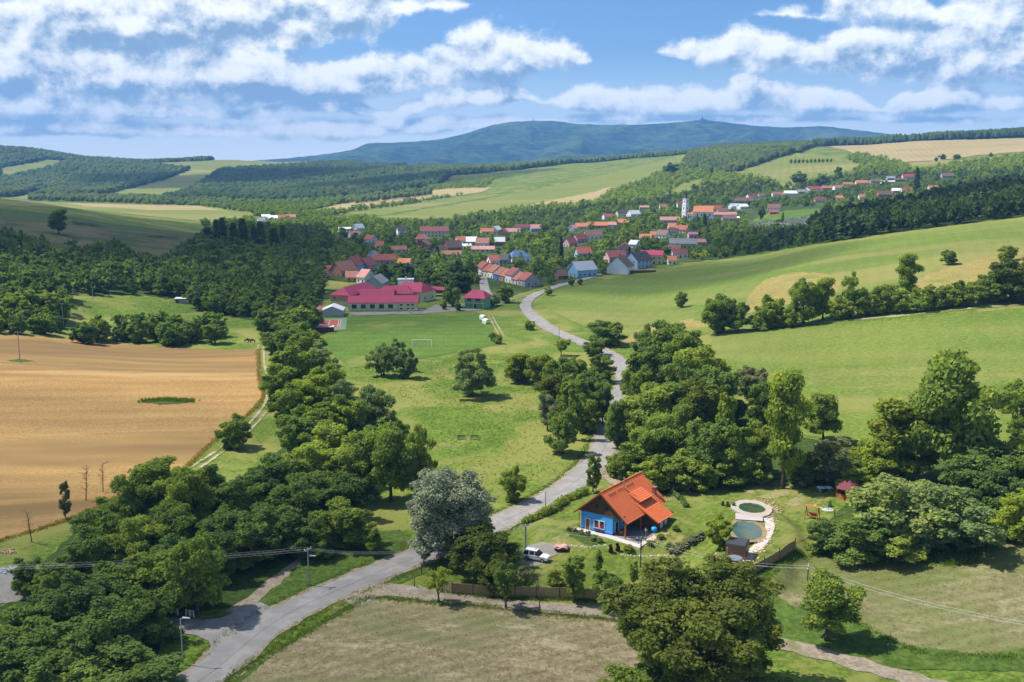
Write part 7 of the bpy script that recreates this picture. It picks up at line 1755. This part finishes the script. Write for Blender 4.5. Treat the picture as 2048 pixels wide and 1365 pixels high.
o, t617, h = pole(618, 1172, 1097, 'wooden power pole with a lamp on the roadside grass', .13, M_POLEC, [(.25, .75)], R(60)); lamp_head(o, h - 1.3, .5, R(-60))
o, t1051, h = pole(1051, 1114, 1050, 'thick concrete power pole behind the parked car', .2, M_POLEC, [(.2, 1.0)], R(35))
o, t1281, h = pole(1281, 1136, 1076, 'dark power pole on the lawn in front of the blue house', .13, M_POLEW, [(.15, .7)], R(10))
o, t1613, h = pole(1613, 1200, 1134, 'power pole rising behind the old apple tree', .13, M_POLEW, [(.15, .9)], R(70))
pole(1118, 680, 653, 'thin black pole beside the far road bend', .09, M_DARK, name='roadside_pole')
pole(40, 722, 664, 'grey power pole standing in the wheat field', .16, M_POLEC, [(.2, .9)])
pole(127, 652, 607, 'grey power pole in front of the left wood', .15, M_GREY, [(.2, .9)])
pole(186, 602, 574, 'small power pole half hidden in the left wood', .15, M_GREY, [(.2, .9)])
pole(617, 596, 570, 'grey power pole left of the school wing', .14, M_GREY, [(.2, .8)])
pole(1061, 592, 566, 'slim street lamp pole where the concrete path meets the road', .08, M_GREY, name='roadside_pole')
pole(775, 572, 552, 'slim lamp pole behind the school yard', .08, M_GREY, name='roadside_pole')
pole(1036, 616, 598, 'thin stake at the inside of the road bend', .05, M_DARK, name='roadside_pole')
pole(843, 1148, 1130, 'short dark gate post at the start of the reed fence', .09, M_POST, name='gate_post', cat='post')
pole(829, 1175, 1157, 'short dark post beside the farm lane entrance', .09, M_POST, name='gate_post', cat='post')
M_WIRE = plain('wire', (.42, .43, .44), .5, .1, 1, .3, .2)
def wires(a, b, n, gap, sag, label, perp=None):
    a, b = Vector(a), Vector(b); d = (b - a); pr = Vector((-d.y, d.x, 0)).normalized(); o = empty('power_line', a, 0, label, 'power line')
    for i in range(n):
        sh = pr * (i - (n - 1) / 2) * gap; pts = []
        for k in range(15):
            t = k / 14; q = d * t + sh - Vector((0, 0, sag * 4 * t * (1 - t) + (i % 2) * .25)); pts.append(q)
        MB().tube(pts, .010, 4).build('wire', M_WIRE, o)
far_l = zat(-60, 1135, t617.y - 6)
wires(t617, far_l, 4, .35, .5, 'overhead wires running from the lamp pole to the left edge')
wires(t617, t1051, 4, .35, 2.2, 'overhead wires between the lamp pole and the concrete pole')
wires(t1051, t1281, 3, .4, .6, 'overhead wires crossing in front of the blue house')
wires(t1281, t1613, 3, .5, 1.2, 'overhead wires passing over the huge tree and reed fence')
wires(t1613, zat(2120, 1256, t1613.y - 22), 4, .5, 1.0, 'overhead wires over the hay slope to the right edge')
# railings, heap
for i, (u, v, lab) in enumerate([(342, 1228, 'left white railing at the junction under the trees'), (380, 1234, 'right white railing at the junction under the trees')]):
    rl = empty('railing', ground(u, v), R(-20), lab, 'railing', 'railings at the junction'); L = (2.4, 1.3)[i]
    for x in np.linspace(-L / 2, L / 2, 3): MB().box((x - .06, -.06, -.2), (x + .06, .06, 1.05)).build('post', M_WHITE, rl)
    for z in (.35, .65, .95): MB().box((-L / 2, -.03, z - .04), (L / 2, .03, z + .04)).build('rail', M_WHITE, rl)
rocks('rubble_heap', [(0, 1146), (12, 1140), (28, 1140), (36, 1146)], .5, 160, .3, plain('grey_rubble', (.33, .34, .36), .95, .3), 'grey rubble heap at the left edge of the gravel yard', 21)
rocks('rubble_heap', [(-10, 1110), (10, 1106), (28, 1104)], .4, 50, .25, M_ROCK, 'tan stones beyond the grey rubble heap', 22)
rocks('rubble_heap', [(806, 1182), (820, 1178), (834, 1176)], .4, 40, .2, M_PALE, 'pale gravel spill at the lane entrance', 23)
# graveyard
r = np.random.default_rng(88); mb = MB(); mg = MB(); mc = MB(); pg = [(1498, 446), (1530, 428), (1575, 422), (1640, 418), (1645, 440), (1600, 452), (1545, 456), (1500, 456)]
P = scatter(pg, 800, 1500, 3.0, seed=44, jit=.25)
for q in P[:900]:
    x, y, z = q[:3]; s = r.uniform(.7, 1.2); t = [mb, mg, mc][r.integers(0, 3)]
    t.box((x - .5 * s, y - .18, z - .2), (x + .5 * s, y + .18, z + 1.15 * s)); t.box((x - .55 * s, y - 1.6, z - .2), (x + .55 * s, y - .2, z + .3))
for t, c, nm in ((mb, (.55, .55, .55), 'pale'), (mg, (.22, .22, .24), 'dark'), (mc, (.42, .33, .28), 'brown')):
    if t.v: tag(t.build('gravestones', plain('gravestone_' + nm, c, .6, .3)), nm + ' gravestones of the village graveyard', None, None, 'stuff')
sheet('graveyard', pg, M_PITCH, 2, 6, 1)
for i, u in enumerate([1499, 1506, 1513, 1520, 1527, 1534, 1541, 1548, 1555, 1562, 1569, 1585, 1592, 1599, 1606]):
    tree_px(u, 449 - (2 if u > 1580 else 0), 462, 6.5, 'column0', 'dark' if u > 1560 else 'yellow', name='thuja', label='columnar thuja in the row below the graveyard, ' + ORD[i] + ' from the left', group='thujas below the graveyard')
tree_px(1565, 424, 446, 8, 'column0', 'dark', name='thuja', label='tall dark columnar cypress inside the graveyard')
gw = empty('graveyard_wall', ground(1540, 428), R(6), 'orange brown wall along the top of the graveyard', 'wall')
MB().box((-3, -.25, -.5), (62, .25, 1.3)).build('panel', roof_mat('terracotta'), gw); MB().box((-3.1, -.33, 1.3), (62.1, .33, 1.42)).build('coping', roof_mat('brown'), gw)

# ------------------------------------------------------------------ rough grass along verges and field edges
def tufts(name, pts, n, spread, h, leaf, label, seed):
    r = np.random.default_rng(seed); L = np.array([(p[0], p[1]) for p in pts]); k = r.integers(0, len(L), n)
    c = L[k] + r.normal(size=(n, 2)) * spread; nb = 5
    c = np.repeat(c, nb, 0) + r.normal(size=(n * nb, 2)) * .16; z = height(c[:, 0], c[:, 1]) + off(c[:, 1], 2) - .05
    hh = np.repeat(h * r.uniform(.4, 1.3, n), nb) * r.uniform(.6, 1.2, n * nb); a = r.uniform(0, 6.28, n * nb); w = hh * .22
    lean = r.normal(size=(n * nb, 2)) * hh[:, None] * .35
    d = np.stack([np.cos(a), np.sin(a)], 1) * w[:, None]
    B0 = np.concatenate([c - d, z[:, None]], 1); B1 = np.concatenate([c + d, z[:, None]], 1)
    T1 = np.concatenate([c + d * .3 + lean, (z + hh)[:, None]], 1); T0 = np.concatenate([c - d * .3 + lean, (z + hh)[:, None]], 1)
    o = link(name, quads_mesh(name, np.stack([B0, B1, T1, T0], 1), r.uniform(0, 1, n * nb), LEAF[leaf])); tag(o, label, None, None, 'stuff'); return o
def edge_pts(px, step=1.0): return [(q.x, q.y) for q in along(px, step)]
def road_side(i0, i1, d):
    out = []
    for i in range(i0, min(i1, len(ROAD_LINE) - 1)):
        t = (ROAD_LINE[i + 1] - ROAD_LINE[i]).normalized(); nn = Vector((t.y, -t.x)); q = ROAD_LINE[i] + nn * d; out.append((q.x, q.y))
    return out
LEAF['straw'] = leaf_mat('leaf_straw', (.26, .21, .085)); LEAF['blade'] = leaf_mat('leaf_blade', (.12, .185, .03))
tufts('verge_grass', road_side(6, 110, ROAD_W * .5 + 1.3) + road_side(6, 110, -ROAD_W * .5 - 1.3), 6000, .45, .2, 'blade', 'tall grass along the road verges', 1)
tufts('verge_grass', edge_pts(MOWN_A[:5]) + edge_pts(MOWN_A[8:] + MOWN_A[:1]), 2600, .5, .22, 'blade', 'rough grass round the hay field', 2)
tufts('verge_grass', edge_pts(MOWN_B), 2600, .5, .24, 'blade', 'rough grass round the hay slope', 3)
tufts('wheat_margin', edge_pts(WHEAT[6:17]), 2600, .35, .35, 'straw', 'ragged stalks along the wheat field edge', 4)
tufts('fence_grass', edge_pts([(1440, 1188), (1494, 1160), (1558, 1126), (1596, 1102)]) + edge_pts([(885, 1184), (988, 1197), (1119, 1200), (1250, 1208)]), 1800, .35, .25, 'blade', 'grass at the foot of the reed fences', 5)
tufts('lush_weeds', [(q[0], q[1]) for q in scatter([(1610, 1098), (1680, 1085), (1850, 1080), (1980, 1060), (2100, 1050), (2100, 1082), (2000, 1084), (1950, 1122), (1900, 1130), (1740, 1124), (1660, 1112)], 130, 190, 1.2, seed=61)], 4200, .6, .38, 'blade', 'lush weeds between the willow bushes and the hay slope', 6)
tufts('meadow_tufts', [(q[0], q[1]) for q in scatter([(700, 745), (1000, 700), (1090, 800), (1110, 900), (1150, 930), (1000, 1010), (900, 920), (870, 860), (800, 800)], 160, 340, 3.0, seed=63)], 4500, 1.5, .22, 'blade', 'tufts of grass in the bright meadow', 8)
tufts('hay_wisps', [(q[0], q[1]) for q in scatter(MOWN_A, 105, 150, 2.0, seed=64)], 9000, 1.0, .13, 'straw', 'wisps of cut hay on the field', 9)
tufts('hay_wisps', [(q[0], q[1]) for q in scatter(MOWN_B, 105, 190, 2.0, seed=65)], 8000, 1.0, .13, 'straw', 'wisps of cut hay on the slope', 10)
tufts('weed_tufts', edge_pts([(290, 804), (330, 801), (380, 804)], .5), 900, .9, .5, 'blade', 'green weeds in the middle of the wheat field', 11)
# trees round the school
P = clear_of_houses(scatter([(752, 572), (790, 548), (850, 540), (910, 545), (935, 585), (905, 600), (880, 588), (800, 572)], 480, 760, 9.5, seed=71), 6, 3)
P = P[np.argsort(P[:, 1])][:24]
singles(P, (8, 13), (.75, 1.0), ['mround0', 'mround1', 'mround2'], ['deep', 'dark', 'deep'], 'dark tree in the grove behind the school', 'trees behind the school')
for u, vt, vb, w, lab in ((786, 596, 618, 16, None), (916, 600, 622, 18, 'small round tree between the school yard and the clubhouse'), (888, 602, 620, 14, 'small tree at the right end of the school yard'), (626, 600, 622, 22, 'dark tree left of the white marquee'), (986, 590, 612, 26, 'bushy tree just right of the clubhouse')):
    if lab: tree_px(u, vt, vb, w, 'mround1', 'dark', label=lab)
# ------------------------------------------------------------------ clouds overhead that shade parts of the valley
def cloud_mat(den):
    def f(k, out):
        v = k.new('ShaderNodeVolumePrincipled'); v.inputs['Color'].default_value = (.98, .98, .98, 1); v.inputs['Density'].default_value = den; v.inputs['Anisotropy'].default_value = .3
        k.l.new(v.outputs[0], out.inputs['Volume'])
    return mat('cloud_vapour_%d' % int(den * 1e5), f)
CZ = 1700.0
SHIFT = Vector((sv.x, sv.y)) / sv.z * CZ
def cloud(gx, gy, rx, ry, rot=0.0, den=.006, seed=1):
    r = np.random.default_rng(seed); bm = bmesh.new(); bmesh.ops.create_icosphere(bm, subdivisions=4, radius=1)
    for v in bm.verts:
        d = v.co.normalized(); q = 1 + .22 * float(fbm(np.array(d.x * 2.2 + seed), np.array(d.y * 2.2 + d.z), 60 + seed, 3))
        v.co = Vector((d.x * rx * q, d.y * ry * q, (d.z * 130 if d.z > 0 else d.z * 90) * q))
    me = bpy.data.meshes.new('cloud'); bm.to_mesh(me); bm.free(); me.materials.append(cloud_mat(den))
    o = link('cloud', me); o.location = (gx + SHIFT.x, gy + SHIFT.y, CZ); o.rotation_euler = (0, 0, rot); o['kind'] = 'structure'; return o
cloud(-330, 790, 290, 310, R(10), .0062, 1)        # left slope
cloud(-85, 470, 62, 85, R(-10), .0042, 2)          # school and pitch
cloud(80, 590, 110, 80, R(15), .0045, 3)             # lower village and road bend
cloud(330, 800, 260, 120, R(20), .006, 4)          # wood on the crest
cloud(-70, 150, 42, 46, R(0), .0045, 5)            # thicket in the foreground
cloud(-120, 250, 60, 18, R(5), .003, 6)            # band over the wheat
cloud(40, 104, 70, 12, R(0), .0025, 7)              # foreground hay
cloud(-900, 3300, 500, 380, R(0), .006, 8)         # far left hills
cloud(-200, 2700, 420, 200, R(15), .005, 9)
# ------------------------------------------------------------------ haze
def _haze(k, out):
    v = k.new('ShaderNodeVolumePrincipled'); v.inputs['Color'].default_value = (.20, .50, 1.0, 1); v.inputs['Density'].default_value = 7.5e-5; v.inputs['Anisotropy'].default_value = .0
    k.l.new(v.outputs[0], out.inputs['Volume'])
hz = MB().box((-11000, -150, -40), (11000, 13200, 760)).build('haze', mat('haze_air', _haze)); hz['kind'] = 'stuff'
